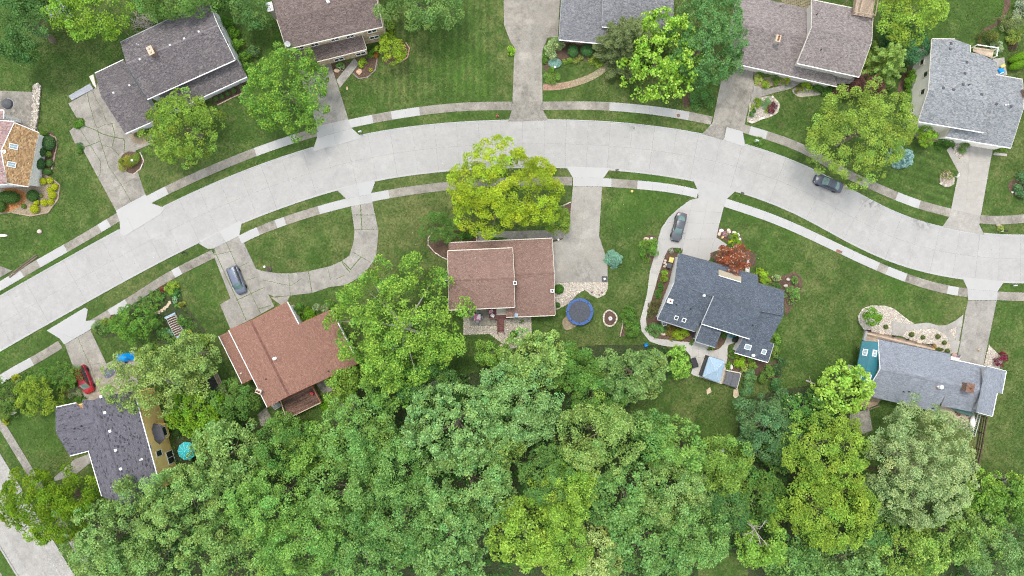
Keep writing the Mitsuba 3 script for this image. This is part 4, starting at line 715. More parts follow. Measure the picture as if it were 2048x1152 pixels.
def trunk_mesh(base, top, r0, tips, r):
    """tapered trunk with limbs towards some crown clumps"""
    base, top = np.array(base, float), np.array(top, float); ts = np.linspace(0, 1, 6); wob = r.normal(size=(6, 3)) * .10 * [1, 1, 0]; wob[0] = 0
    pts = base + (top - base) * ts[:, None] + wob; ms = [tube(pts, r0 * (1.25 - ts * .85 + .35 * np.exp(-ts * 9)), 8)]
    for tpt in tips:
        a = .35 + .5 * r.random(); s = base + (top - base) * a; e = s + (tpt - s) * .86; mid_ = (s + e) / 2 + [0, 0, -.06 * np.linalg.norm(e - s)] + r.normal(size=3) * .15
        ms.append(tube([s, mid_, e], [r0 * .42, r0 * .26, r0 * .07], 5))
    return cat(ms)
def tree(name, label, cat_, u, v, rx, ry, top, col, lobe=1.1, leaf=.34, base=None, group=None, seed=None, dens=1.0, bark='bark_mat', trunk=True, limbs=7, crown='crown', **kw):
    """a broadleaf tree or shrub: (u, v) centre of its crown in the survey, rx, ry crown radii in survey pixels, top: height in metres"""
    r = np.random.default_rng(seed if seed is not None else int(abs(u * 7919 + v * 104729)) % (1 << 31)); base = top * .28 if base is None else base
    zc = base + (top - base) * .42; s = MPP * (CAM_H - zc) / CAM_H; c = P(u, v, zc); R = (rx * s * 1.06, ry * s * 1.06, (top - base) * .60)
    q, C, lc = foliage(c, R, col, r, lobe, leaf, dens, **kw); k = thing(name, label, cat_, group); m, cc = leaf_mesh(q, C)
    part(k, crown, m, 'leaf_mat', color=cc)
    if trunk:
        lo = lc[lc[:, 2] < c[2] + .4 * R[2]]; lc = lo if len(lo) > 6 else lc; tips = lc[r.choice(len(lc), min(limbs, len(lc)), replace=False)] if limbs else []
        part(k, 'trunk', trunk_mesh([c[0], c[1], -.1], [c[0], c[1], zc + R[2] * .15], .045 * max(R[0], R[1]) + .06, tips, r), bark, smooth=True)
    return k
def conifer(name, label, cat_, u, v, rad, top, col, seed=1, dens=1.0, tip=None, spread=.5, group=None, tiers=None):
    """whorled conifer: branches set in tiers along a straight trunk, each a drooping spray of needles"""
    r = np.random.default_rng(seed); zc = top * .45; c = P(u, v, zc); R = rad * MPP * (CAM_H - zc) / CAM_H; k = thing(name, label, cat_, group); Q, CC, br = [], [], []
    tiers = tiers or max(5, int(top / .75))
    for i in range(tiers):
        t = (i + .3) / tiers; z = top * (.08 + .90 * t); L = R * (1 - t) ** .75 * (.85 + .3 * r.random()) + .15; nb = max(4, int(5 + 6 * (1 - t)))
        for b in range(nb):
            a = 2 * np.pi * (b + r.random() * .7) / nb + i * .7; l = L * (.7 + .45 * r.random()); dirv_ = np.array([math.cos(a), math.sin(a), -.08 + .45 * t]); p0 = np.array([c[0], c[1], z]); p1 = p0 + dirv_ * l - [0, 0, .10 * l]
            br.append(tube([p0, (p0 + p1) / 2 + [0, 0, .04 * l], p1], [.05, .035, .012], 4)); N = max(10, int(dens * 60 * l)); w = r.random(N) ** .75
            side = np.array([-dirv_[1], dirv_[0], 0]); wid = .42 * l * spread * (1.05 - w) + .16
            pos = p0 + (p1 - p0) * w[:, None] + side * (r.normal(size=N) * wid * .55)[:, None] + np.c_[np.zeros(N), np.zeros(N), r.normal(size=N) * .09 + .05]
            nv = unit(np.c_[np.zeros(N), np.zeros(N), np.ones(N)] + r.normal(size=(N, 3)) * .40); q = leaf_quads(pos, nv, .26 + .2 * r.random(N), .09 + .06 * r.random(N), r); Q.append(q)
            cc = np.array(col) * (1 + r.normal(size=(N, 1)) * .18 + r.normal() * .1); 
            if tip is not None: e = w > .72; cc[e] = np.array(tip) * (1 + r.normal(size=(e.sum(), 1)) * .15)
            CC.append(cc)
    m, cc = leaf_mesh(np.vstack(Q), np.clip(np.vstack(CC), .004, .7)); part(k, 'needles', m, 'leaf_mat', color=cc)
    part(k, 'trunk', tube([[c[0], c[1], -.1], [c[0], c[1], top * .5], [c[0], c[1], top * .96]], [.03 * R + .1, .02 * R + .06, .02], 7), 'bark_mat', smooth=True); part(k, 'branches', cat(br), 'bark_mat')
    return k
def shrub(label, u, v, rpx, h, col, name='shrub', cat_='shrub', group=None, leaf=.15, lobe=None, seed=None, ry=None, dens=1.0, **kw):
    r = np.random.default_rng(seed if seed is not None else int(abs(u * 917 + v * 10429)) % (1 << 31)); zc = h * .45; s = MPP * (CAM_H - zc) / CAM_H; c = P(u, v, zc); rx = rpx * s; ryy = (ry or rpx) * s
    q, C, lc = foliage(c, (rx * 1.05, ryy * 1.05, h * .58), col, r, lobe or max(.16, min(rx, ryy) * .38), leaf, dens, lowest=-.6, **{'rough': .2, **kw})
    q[..., 2] = np.maximum(q[..., 2], .02); k = thing(name, label, cat_, group); m, cc = leaf_mesh(q, C); part(k, 'foliage', m, 'leaf_mat', color=cc)
    tw = [tube([[c[0], c[1], -.05], lc[j] * .6 + np.array([c[0], c[1], 0]) * .4, lc[j]], [.03, .02, .008], 4) for j in r.choice(len(lc), min(5, len(lc)), replace=False)]; part(k, 'stem', cat(tw), 'bark_mat'); return k
def clipped(label, u, v, rpx, h, col, group=None, ry=None, rot=0, name='clipped_shrub', tip=None, seed=3):
    """tightly clipped dome: dense small leaves on a smooth rounded body"""
    r = np.random.default_rng(seed + int(u * 31 + v * 17)); zc = h * .5; s = MPP * (CAM_H - zc) / CAM_H; c = P(u, v, zc); R = np.array([rpx * s, (ry or rpx) * s, h * .56]); N = int(2.6 * 2 * np.pi * max(R[0] * R[1], R[0] * R[2]) / (.11 * .06) * .5); N = min(N, 5200)
    g = unit(r.normal(size=(N, 3)) + [0, 0, .25]); f = 1 + .10 * (meshkit.fbm(g * 2.2 + 9, 3, int(u)) - .5) - .06 * r.random(N) ** 2; pos = np.array(c) + (rotz(rot) @ (g * R * f[:, None]).T).T; pos[:, 2] = np.maximum(pos[:, 2], .03)
    nv = unit((rotz(rot) @ (g / R * R.min()).T).T + r.normal(size=(N, 3)) * .35); sz = .12 * (.7 + .6 * r.random(N)); q = leaf_quads(pos, nv, sz * 1.15, sz * .75, r); C = np.array(col) * (1 + r.normal(size=(N, 1)) * .16)
    k = thing(name, label, 'shrub', group); m, cc = leaf_mesh(q, np.clip(C, .004, .7)); part(k, 'foliage', m, 'leaf_mat', color=cc)
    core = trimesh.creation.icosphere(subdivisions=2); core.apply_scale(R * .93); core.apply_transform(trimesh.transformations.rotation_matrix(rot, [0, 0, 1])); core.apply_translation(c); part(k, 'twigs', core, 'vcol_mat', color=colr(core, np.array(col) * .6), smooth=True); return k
# ---------------------------------------------------------------- street trees and garden trees
YG = (.235, .275, .030); MG = (.105, .185, .038); BG = (.165, .265, .032); DG = (.055, .115, .034); OL = (.150, .200, .065); PG = (.165, .235, .085); BLUE = (.16, .245, .24)
LIME = (.215, .310, .045)
W_ = dict(lobe=1.25, leaf=.36)
tree('tree', 'rounded olive green tree overlapping the lower eave of the upper left house', 'tree', 372, 258, 82, 72, 8.5, (.145, .215, .045), lobe=.75, leaf=.26, rough=.22)
tree('tree', 'big rounded mid green tree beside the driveway of the house with white window band', 'tree', 574, 186, 84, 92, 10.5, (.100, .185, .040), lobe=.85, leaf=.30, rough=.26, tip=(.19, .27, .05), tipf=.25)
tree('tree', 'large golden green tree between the road and the pinkish brown house', 'tree', 1005, 380, 116, 92, 12, (.222, .272, .030), lobe=.85, leaf=.26, rough=.42, gaps=.02, dens=1.2, hue=.07, seed=5)
tree('small_tree', 'darker rounded small tree at the right foot of the golden green tree', 'tree', 1113, 440, 28, 28, 5, (.135, .190, .040), lobe=.5, leaf=.20)
tree('tree', 'bright green maple with pale leaf tips right of the pine at the top', 'tree', 1318, 116, 82, 92, 10.5, (.145, .250, .035), lobe=.70, leaf=.40, rough=.42, gaps=.08, tip=(.29, .40, .09), tipf=.4, seed=8)
tree('tree', 'dense dark green tree left of the large taupe roof', 'tree', 1415, 78, 76, 92, 11.5, (.075, .150, .058), lobe=.65, leaf=.26, rough=.22, tip=(.12, .20, .085), tipf=.3)
tree('tree', 'large yellow green tree over the sidewalk by the parked dark car', 'tree', 1718, 266, 104, 98, 12.5, (.175, .235, .055), lobe=.80, leaf=.24, rough=.34, hue=.07, gaps=.05)
tree('tree', 'bright yellow green tree at the top edge beyond the taupe roof', 'tree', 1818, 28, 76, 56, 10.5, (.19, .262, .052), lobe=.95, leaf=.28, rough=.36)
tree('tree', 'dark green tree filling the top left corner', 'tree', 48, 50, 82, 72, 11.5, (.065, .125, .046), lobe=1.0, leaf=.30, rough=.35)
tree('tree', 'vivid yellow green tree at the top edge next to the dark corner tree', 'tree', 176, 22, 78, 52, 10.5, (.150, .235, .040), lobe=1.0, leaf=.32, rough=.4)
tree('tree', 'green tree at the top edge behind the upper left house', 'tree', 345, 2, 80, 46, 10.5, (.095, .165, .050), lobe=.95, leaf=.32, rough=.36)
tree('small_tree', 'loose grey green tree in the shade right of the upper left house', 'tree', 505, 30, 42, 34, 7.5, (.085, .150, .055), lobe=.75, leaf=.26, rough=.4)
tree('small_tree', 'narrow dark tree against the top edge between two upper houses', 'tree', 448, -12, 26, 34, 7.5, (.060, .120, .035), lobe=.7, leaf=.26)
tree('tree', 'airy green tree at the top edge above the striped lawn', 'tree', 838, 8, 100, 60, 10.5, (.120, .190, .068), lobe=.95, leaf=.28, rough=.5, gaps=.12)
tree('tree', 'huge spreading green tree between the terracotta roof and the pinkish brown house', 'tree', 800, 655, 130, 130, 13.5, (.118, .205, .042), lobe=1.1, leaf=.32, rough=.42, gaps=.04, seed=12, limbs=12, bark='pale_bark_mat', tip=(.21, .29, .06), tipf=.35)
tree('small_tree', 'small yellow green tree at the stone corner of the brown roofed house', 'tree', 785, 98, 31, 30, 5.0, (.185, .245, .032), lobe=.5, leaf=.20)
tree('small_tree', 'low spreading dark green tree in the mulch bed left of the pinkish brown house', 'tree', 882, 458, 44, 30, 4.6, (.080, .150, .040), lobe=.55, leaf=.20, rough=.6, gaps=.22)
tree('small_tree', 'purple leaved small tree in front of the taupe roof', 'tree', 1735, 172, 34, 26, 4.4, (.105, .048, .058), lobe=.5, leaf=.20, hue=.05)
tree('small_tree', 'purple leaved bush tucked under the lower corner of the taupe roof', 'tree', 1690, 180, 20, 13, 2.8, (.110, .052, .060), lobe=.4, leaf=.18, hue=.05)
tree('small_tree', 'copper red japanese style maple beside the slate blue roof', 'tree', 1464, 519, 35, 31, 4.8, (.190, .062, .040), lobe=.5, leaf=.22, hue=.16, rough=.4, tip=(.42, .30, .28), tipf=.12)
tree('tree', 'dark blue green evergreen tree between the yellow tree and the taupe siding', 'tree', 1806, 92, 42, 38, 6.0, (.050, .115, .062), lobe=.8, leaf=.26, rough=.4)
tree('tree', 'dark yellow green tree overhanging the side street in the lower left', 'tree', 104, 1008, 104, 76, 10.5, (.105, .165, .018), lobe=.9, leaf=.28, rough=.32, gaps=.0, seed=14, dens=1.35)
tree('tree', 'pale olive tree leaning over the roof of the dark shingled house', 'tree', 316, 760, 104, 66, 10, (.155, .205, .070), lobe=.85, leaf=.28, rough=.5, gaps=.10, bark='pale_bark_mat', tip=(.24, .30, .12), tipf=.35, seed=21)
tree('tree', 'leafy part shade tree just above the dark round pool', 'tree', 392, 712, 52, 46, 8.0, (.150, .210, .075), lobe=.7, leaf=.26, rough=.35, tip=(.22, .29, .11), tipf=.3)
tree('tree', 'vivid green tree right of the yellow wall', 'tree', 394, 826, 58, 54, 7, (.120, .205, .024), lobe=.75, leaf=.30, rough=.36)
tree('small_tree', 'bushy round green tree in the flower garden beside the sidewalk', 'tree', 268, 646, 44, 38, 4.6, (.100, .190, .042), lobe=.55, leaf=.24)
tree('small_tree', 'yellowish bushy tree left of the red minivan', 'tree', 78, 788, 52, 38, 4.8, (.15, .205, .035), lobe=.55, leaf=.24, rough=.35)
tree('small_tree', 'dark green bushy tree between the yellowish tree and the red minivan', 'tree', 118, 752, 48, 26, 3.6, (.085, .150, .040), lobe=.5, leaf=.22, rough=.4)
tree('small_tree', 'mixed green bushes at the left edge below the sidewalk', 'tree', 10, 795, 34, 40, 3.2, (.095, .150, .045), lobe=.5, leaf=.22, rough=.5)
tree('tree', 'lime green big leaved tree at the end of the teal annex', 'tree', 1682, 778, 56, 54, 9.5, (.190, .290, .055), lobe=.62, leaf=.44, rough=.35, tip=(.29, .39, .10), tipf=.4)
tree('tree', 'very large pale grey green oak below the pale grey roof', 'tree', 1834, 930, 108, 122, 15, (.185, .240, .122), lobe=.78, leaf=.26, rough=.24, hue=.06, tip=(.27, .29, .17), tipf=.35, seed=33)
tree('tree', 'yellow green tree with feathery clumps left of the large pale oak', 'tree', 1640, 900, 82, 72, 14.5, (.172, .242, .048), lobe=.95, leaf=.30, rough=.42, gaps=.06, seed=3)
tree('tree', 'yellow green tree at the woods edge below the feathery yellow one', 'tree', 1650, 1020, 96, 80, 14.5, (.166, .236, .045), lobe=.95, leaf=.30, rough=.42, gaps=.06, seed=9)
tree('tree', 'dusky blue green tree below the patio lawn', 'tree', 1532, 852, 66, 72, 9.5, (.085, .150, .075), lobe=.75, leaf=.26, rough=.45)
tree('small_tree', 'spiky dark green sumac with pale tips behind the blue green tree', 'tree', 1600, 822, 56, 42, 7.0, (.070, .150, .045), lobe=.6, leaf=.42, rough=.5, tip=(.36, .42, .20), tipf=.10)
conifer('pine_tree', 'dull olive pine in front of the blue grey roof', 'pine tree', 1256, 84, 66, 12, (.130, .158, .078), seed=6, dens=2.6, spread=.9, tip=(.17, .195, .105))
conifer('pine_tree', 'feathery yellow green pine beside the taupe roof', 'pine tree', 1772, 122, 56, 9, (.215, .285, .085), seed=7, dens=2.6, spread=.42, tiers=8, tip=(.25, .33, .12))
conifer('spruce_tree', 'small blue spruce on the lawn beside the mottled driveway', 'spruce', 1228, 518, 16, 2.6, (.135, .235, .215), seed=8, dens=3.0, spread=.9, tip=(.19, .31, .29), tiers=9)
conifer('spruce_tree', 'pale blue spruce at the right foot of the large yellow green tree', 'spruce', 1808, 314, 22, 3.2, (.15, .235, .28), seed=9, dens=3.4, spread=.9, tip=(.26, .36, .42), tiers=10)

# ---------------------------------------------------------------- the woods
WOODS = [(345, 770), (520, 850), (640, 850), (700, 770), (868, 765), (960, 742), (1030, 705), (1200, 690), (1330, 690), (1375, 740), (1260, 790), (1260, 830), (1400, 900), (1470, 940), (1480, 800), (1560, 780), (1680, 760), (1720, 800), (1720, 960), (1780, 1000),
         (1930, 960), (2140, 950), (2140, 1230), (150, 1230), (190, 1160), (160, 1060), (250, 1010), (330, 985), (350, 905)]
wp = Polygon(px(WOODS)).buffer(0).difference(Polygon(px([(1395, 1118), (1440, 1098), (1492, 1112), (1505, 1235), (1400, 1235)])))
struct('woodland_floor', prism(wp, 0.001, .012), 'woodfloor_mat', 'dark leaf littered floor of the woods')
DKB = (.055, .120, .058)
WD = [  # u, v, rx, ry, top, colour, label
    (462, 908, 76, 62, 13, (.150, .215, .085), 'pale olive tree right of the yellow wall, overlapping the turquoise canopy'),
    (276, 976, 38, 36, 11, (.105, .170, .072), 'grey green tree against the lower right corner of the dark shingled roof'),
    (222, 1078, 88, 72, 13, (.135, .200, .085), 'pale grey green tree just below the dark shingled house'),
    (372, 1000, 84, 70, 15, (.150, .220, .085), 'pale green tree right of the grey green one below the dark shingled house'),
    (560, 880, 58, 50, 11, (.075, .150, .045), 'dark green tree left of the terracotta house deck'),
    (618, 900, 46, 44, 10, (.110, .190, .040), 'mid green tree directly below the terracotta house deck'),
    (470, 800, 44, 36, 7, (.060, .125, .038), 'shady dark tree left of the terracotta house corner'),
    (540, 1010, 84, 72, 15, (.125, .225, .062), 'bright green tree in the woods below the deck'),
    (610, 1085, 82, 72, 15.5, (.115, .215, .060), 'bright green tree near the bottom edge left of centre'),
    (455, 1105, 80, 66, 14, (.140, .210, .080), 'soft green tree at the bottom edge right of the lower left corner'),
    (300, 1130, 78, 56, 13, (.130, .200, .085), 'grey green tree at the bottom edge beside the side street'),
    (718, 868, 72, 74, 13, (.105, .195, .066), 'green tree right of the terracotta house yard'),
    (775, 780, 48, 44, 9.5, (.095, .180, .045), 'green tree at the lower tip of the huge spreading tree'),
    (862, 775, 64, 44, 9, (.058, .130, .058), 'dark bluish tree at the edge of the small lawn'),
    (690, 985, 76, 66, 14.5, (.105, .185, .064), 'mid green tree in the middle of the left woods'),
    (795, 920, 66, 62, 14.5, (.105, .195, .072), 'rounded green tree left of the large pale crown'),
    (915, 850, 102, 86, 16.5, (.140, .230, .110), 'large pale blue green crown at the top of the woods'),
    (1042, 800, 84, 82, 15.5, (.140, .225, .110), 'pale blue green crown right of the largest pale one'),
    (1068, 718, 62, 58, 12.5, (.185, .255, .092), 'pale yellow green tree below the stone patio'),
    (985, 708, 34, 26, 7, (.130, .215, .045), 'bright low tree at the top edge of the woods beside the stone patio'),
    (940, 970, 94, 72, 16, (.140, .225, .095), 'pale green crown in the centre of the woods'),
    (805, 1040, 88, 78, 15, (.085, .165, .064), 'deeper green tree below the centre of the left woods'),
    (735, 1110, 76, 64, 15, (.095, .180, .070), 'green tree at the bottom edge below the deeper green one'),
    (900, 1092, 78, 70, 15.5, (.105, .185, .082), 'dusky pale tree at the bottom edge left of the bright yellow trees'),
    (1000, 890, 48, 42, 12, (.150, .215, .070), 'yellowish rounded crown between the pale crowns'),
    (1142, 738, 56, 46, 9.5, (.075, .155, .040), 'dark green tree behind the trampoline lawn'),
    (1190, 790, 54, 52, 10.5, (.070, .145, .042), 'shaded green tree between the pale yellow and the grey green trees'),
    (1264, 748, 72, 52, 12, (.120, .175, .078), 'grey green airy tree left of the canopy patio'),
    (1200, 868, 86, 72, 15.5, (.170, .225, .080), 'olive yellow tree right of the pale crowns'),
    (1098, 940, 60, 52, 13.5, (.070, .140, .055), 'dark green tree behind the bright yellow trees'),
    (1130, 985, 66, 56, 15.5, (.178, .258, .038), 'bright yellow green tree, upper one of three in the woods'),
    (1050, 1062, 68, 62, 16, (.178, .258, .038), 'bright yellow green tree, left one of three in the woods'),
    (1128, 1085, 54, 62, 15.5, (.166, .246, .040), 'bright yellow green tree, lower right one of three in the woods'),
    (1302, 868, 44, 48, 11, (.080, .160, .055), 'dark green tree at the left corner of the patio lawn'),
    (1356, 900, 58, 58, 12.5, (.115, .205, .058), 'bright green tree at the lower edge of the patio lawn'),
    (1440, 925, 66, 56, 11, (.125, .190, .042), 'yellowish green tree beside the white garden chair'),
    (1338, 985, 72, 62, 14.5, (.160, .215, .092), 'pale dusty green tree in the right centre of the woods'),
    (1250, 990, 84, 72, 15, (.095, .180, .070), 'mid green tree right of the bright yellow trees'),
    (1290, 1085, 88, 76, 15.5, (.090, .170, .070), 'broad green tree at the bottom edge right of the cream flowered one'),
    (1192, 1112, 48, 62, 14, (.260, .290, .130), 'cream flowering tree right of the bright yellow trees'),
    (1385, 1060, 60, 62, 14, (.105, .190, .070), 'green tree above the clearing at the bottom edge'),
    (1448, 1008, 46, 44, 11, (.050, .115, .058), 'very dark green tree above the dead branches'),
    (1520, 985, 52, 52, 10, (.075, .150, .045), 'dark green tree left of the lower yellow green tree'),
    (1520, 1085, 44, 48, 12, (.150, .245, .045), 'bright green tree with bare grey dead branches at the bottom'),
    (1580, 1120, 56, 46, 12, (.085, .160, .062), 'green tree at the bottom edge right of the dead branches'),
    (1690, 1118, 70, 50, 13, (.120, .195, .085), 'soft green tree at the bottom edge below the yellow green trees'),
    (1730, 1055, 44, 46, 11, (.065, .135, .060), 'dark tree at the lower left foot of the large pale oak'),
    (1818, 1105, 70, 50, 12.5, (.175, .245, .06), 'yellowish tree at the bottom edge below the large pale oak'),
    (1908, 1072, 76, 56, 12.5, (.130, .195, .062), 'olive green tree at the lower right of the large pale oak'),
    (1965, 985, 46, 40, 7.5, (.130, .215, .036), 'bright green tree at the end of the dark brown fence'),
    (2016, 1010, 54, 50, 10, (.100, .180, .040), 'green tree at the right edge below the open lawn'),
    (2052, 975, 34, 44, 9, (.175, .255, .048), 'yellowish tree on the right edge beside the open lawn'),
    (1985, 1095, 72, 60, 12.5, (.105, .165, .085), 'dusty grey green tree in the lower right corner'),
    (1560, 905, 40, 36, 7, (.060, .130, .045), 'low dark tree under the feathery yellow tree'),
    (690, 775, 44, 36, 6.5, (.115, .190, .032), 'low bright green brush tree right of the wooden deck'),
    (418, 868, 34, 30, 7, (.115, .180, .060), 'small green tree above the turquoise canopy'),
    (1770, 1000, 50, 40, 9, (.115, .170, .095), 'grey green low crown under the left side of the large pale oak'),
]
for i, (u, v, rx, ry, top, col, lab) in enumerate(WD):
    col = tuple(.62 * np.array(col) + .38 * np.array((.132, .215, .058)))
    rr = np.random.default_rng(500 + i); dark = sum(col) < .335
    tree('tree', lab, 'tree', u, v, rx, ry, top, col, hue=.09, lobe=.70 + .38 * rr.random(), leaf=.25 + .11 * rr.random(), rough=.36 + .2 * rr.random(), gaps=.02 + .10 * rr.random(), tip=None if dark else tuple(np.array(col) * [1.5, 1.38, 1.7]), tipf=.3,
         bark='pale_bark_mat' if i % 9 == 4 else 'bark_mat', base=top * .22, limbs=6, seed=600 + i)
# undergrowth: low leafy brush
def brush(wp, n, m_, label, hs=1.6, leaf=.40, col=(.055, .115, .040), seed=41, name='undergrowth'):
    r = np.random.default_rng(seed); gx0, gy0, gx1, gy1 = wp.bounds
    pts = np.c_[r.uniform(gx0, gx1, n), r.uniform(gy0, gy1, n)]; pts = pts[shapely.contains_xy(wp.buffer(-.4), pts[:, 0], pts[:, 1])]; k_ = np.repeat(np.arange(len(pts)), m_); N = len(k_)
    g = unit(r.normal(size=(N, 3)) + [0, 0, .5]); hgt = (.25 * hs + hs * r.random(len(pts)) ** 2)[k_]; pos = np.c_[pts[k_], np.zeros(N)] + g * np.c_[hgt * .8, hgt * .8, hgt] * (.5 + .5 * r.random((N, 1))); pos[:, 2] = np.maximum(pos[:, 2], .05)
    q = leaf_quads(pos, unit(g * .5 + [0, 0, .6] + r.normal(size=(N, 3)) * .4), leaf + leaf * .5 * r.random(N), leaf * .65 + .1 * r.random(N), r); C = np.array([col]) * (1 + r.normal(size=(len(pts), 1)) * .25)[k_] * (1 + r.normal(size=(N, 1)) * .15); m, cc = leaf_mesh(q, np.clip(C, .01, .3))
    single(name, m, 'leaf_mat', label, name.replace('_', ' '), color=cc, kind='stuff')
brush(wp, 2600, 26, 'low leafy undergrowth covering the floor of the woods')
# bare dead branches seen among the crowns
def dead(label, u, v, z, L, seed, n=9):
    r = np.random.default_rng(seed); c = P(u, v, z); ms = [tube([[c[0], c[1], -.1], [c[0] + .3, c[1], z * .5], c], [.22, .16, .09], 7)]
    for i in range(n):
        a = r.random() * 6.28; e = c + np.array([math.cos(a) * L * (.5 + .6 * r.random()), math.sin(a) * L * (.5 + .6 * r.random()), .2 + r.random() * 1.4]); m_ = (c + e) / 2 + r.normal(size=3) * .3; ms.append(tube([c - [0, 0, r.random() * 2], m_, e], [.09, .06, .02], 5))
        for j in range(3):
            a2 = a + r.normal() * .7; f = e + np.array([math.cos(a2), math.sin(a2), .3]) * L * .3 * r.random(); ms.append(tube([(m_ + e) / 2, f], [.035, .012], 4))
    k = thing('dead_tree', label, 'dead tree'); part(k, 'branches', cat(ms), 'pale_bark_mat', smooth=True)
dead('bare pale dead branches reaching over the dark gap near the bottom edge', 1512, 1062, 10.6, 2.1, 1, 8)
dead('small bare dead snag beside the green tree right of the terracotta yard', 706, 818, 7.0, 2.0, 2, 8)
dead('bare grey twigs at the end of the brown fence by the open lawn', 2015, 962, 3.5, 1.6, 3, 10)
# brush pile behind the upper left house
r = np.random.default_rng(5); c = P(291, 47); k = thing('brush_pile', 'heap of pale cut branches behind the upper left house', 'brush pile'); ms = []
for i in range(170):
    a = r.random() * 6.28; o = np.array([r.normal() * 1.0, r.normal() * .75, .15 + .75 * r.random()]); d = np.array([math.cos(a), math.sin(a), r.normal() * .25]) * (.5 + r.random() * .6); ms.append(tube([c + o - d / 2 + [0, 0, .1], c + o + d / 2], [.035, .02], 4))
part(k, 'branches', cat(ms), 'pale_bark_mat')
# ---------------------------------------------------------------- garden beds
def bed(label, pts, mat='mulch_mat', z=.022, name='garden_bed', smooth=True, n=50):
    poly = Polygon(px(smooth_poly(pts, n) if smooth else pts)).buffer(0); paved.append(poly); return struct(name, prism(poly, 0.0, z), mat, label), poly
def pebbles(poly, n, s0, s1, cols, seed, k=None, name='stone', flat=.6, z=0.01, label=None, cat_='gravel', thingname='gravel'):
    """loose stones scattered over a plan polygon: one part or object of many small stones"""
    r = np.random.default_rng(seed); b = poly.bounds; p = np.c_[r.uniform(b[0], b[2], n * 4), r.uniform(b[1], b[3], n * 4)]; p = p[shapely.contains_xy(poly, p[:, 0], p[:, 1])][:n]
    o = np.array([[1, 0, 0], [0, 1, 0], [-1, 0, 0], [0, -1, 0], [0, 0, 1], [.6, .6, .55], [-.6, .5, .5]]); fc = np.array([[0, 5, 4], [5, 1, 4], [1, 6, 4], [6, 2, 4], [2, 3, 4], [3, 0, 4], [0, 1, 5], [1, 2, 6]])
    N = len(p); a = r.random(N) * 6.28; s = s0 + (s1 - s0) * r.random(N) ** 1.5; v = o[None] * (1 + r.normal(size=(N, 7, 3)) * .15) * np.stack([s, s * (.6 + .4 * r.random(N)), s * flat], 1)[:, None]
    ca, sa = np.cos(a)[:, None], np.sin(a)[:, None]; V = np.stack([v[..., 0] * ca - v[..., 1] * sa + p[:, :1], v[..., 0] * sa + v[..., 1] * ca + p[:, 1:], v[..., 2] + z], -1).reshape(-1, 3); F = (fc[None] + np.arange(N)[:, None, None] * 7).reshape(-1, 3)
    c = np.array(cols)[r.integers(len(cols), size=N)] * (1 + r.normal(size=(N, 1)) * .15); C = np.repeat(np.clip(c, .02, .85), 7, 0)
    if k: return part(k, name, M(V, F), 'vcol_mat', color=C, kind='stuff')
    return single(thingname, M(V, F), 'vcol_mat', label, cat_, color=C, kind='stuff')
def boulder(label, u, v, sx, sy, h, col, seed, rz=0.0, group=None, name='boulder'):
    r = np.random.default_rng(seed); m = trimesh.creation.icosphere(subdivisions=2); p = np.array(m.vertices); p *= (1 + .35 * (meshkit.fbm(p * 1.4 + seed * 3, 3) - .5)[:, None] * 2); m.vertices = p * [sx / 2, sy / 2, h * .62]; m.apply_transform(trimesh.transformations.rotation_matrix(rz, [0, 0, 1])); x = P(u, v, 0); m.apply_translation([x[0], x[1], h * .32])
    return single(name, m, 'vcol_mat', label, 'boulder', group, smooth=True, color=np.clip(np.array(col) * (1 + .25 * (meshkit.fbm(np.array(m.vertices) * 3, 3) - .5)[:, None] * 2), .02, .85))
PALE = ((.52, .48, .41), (.60, .57, .52), (.44, .38, .31), (.36, .31, .26)); EDGE = ((.50, .46, .40), (.58, .54, .48), (.42, .36, .30))
def edging(line, k, seed, s=.16, closed=False, cols=EDGE, step=.26, px_=True):
    """row of edging stones along a line, as stones of the bed k"""
    L = LineString(px(line)) if px_ else LineString(line); r = np.random.default_rng(seed); d = np.arange(0, L.length, step); ms, cs = [], []
    for t in d:
        p = L.interpolate(t); q = L.interpolate(min(t + .1, L.length)); a = math.atan2(q.y - p.y, q.x - p.x); h = m3.Manifold.hull_points(np.array([[x * step * .46 * (1 + r.normal() * .1), y * s * .5 * (1 + r.normal() * .2), z] for x in (-1, 1) for y in (-1, 1) for z in (0, .10 + .05 * r.random())] + [[0, 0, .16]])).to_mesh()
        m = tilt(M(h.vert_properties[:, :3], h.tri_verts), rotz(a), (p.x, p.y, 0)); ms.append(m); cs.append(colr(m, np.clip(np.array(cols[r.integers(len(cols))]) * (1 + r.normal() * .12), .02, .85)))
    part(k, 'edging_stone', cat(ms), 'vcol_mat', color=np.vstack(cs), kind='stuff')
def flowers(label, u, v, rpx, h, col, ncol, n=60, seed=1, name='flower_clump', ry=None):
    k = shrub(label, u, v, rpx, h, col, name=name, cat_='flowers', leaf=.12, ry=ry, seed=seed); r = np.random.default_rng(seed + 5); c = P(u, v, h * .5); s = MPP; N = n; g = unit(r.normal(size=(N, 3)) + [0, 0, .8]); pos = c + g * [rpx * s * 1.02, (ry or rpx) * s * 1.02, h * .6]; q = leaf_quads(pos, unit(g + [0, 0, 1.0]), np.full(N, .13), np.full(N, .11), r); m, cc = leaf_mesh(q, np.clip(np.array(ncol) * (1 + r.normal(size=(N, 1)) * .1), .01, .8)); part(k, 'blossom', m, 'leaf_mat', color=cc); return k
Z20 = lambda pts: Zm(0, 200, 3.84, pts)
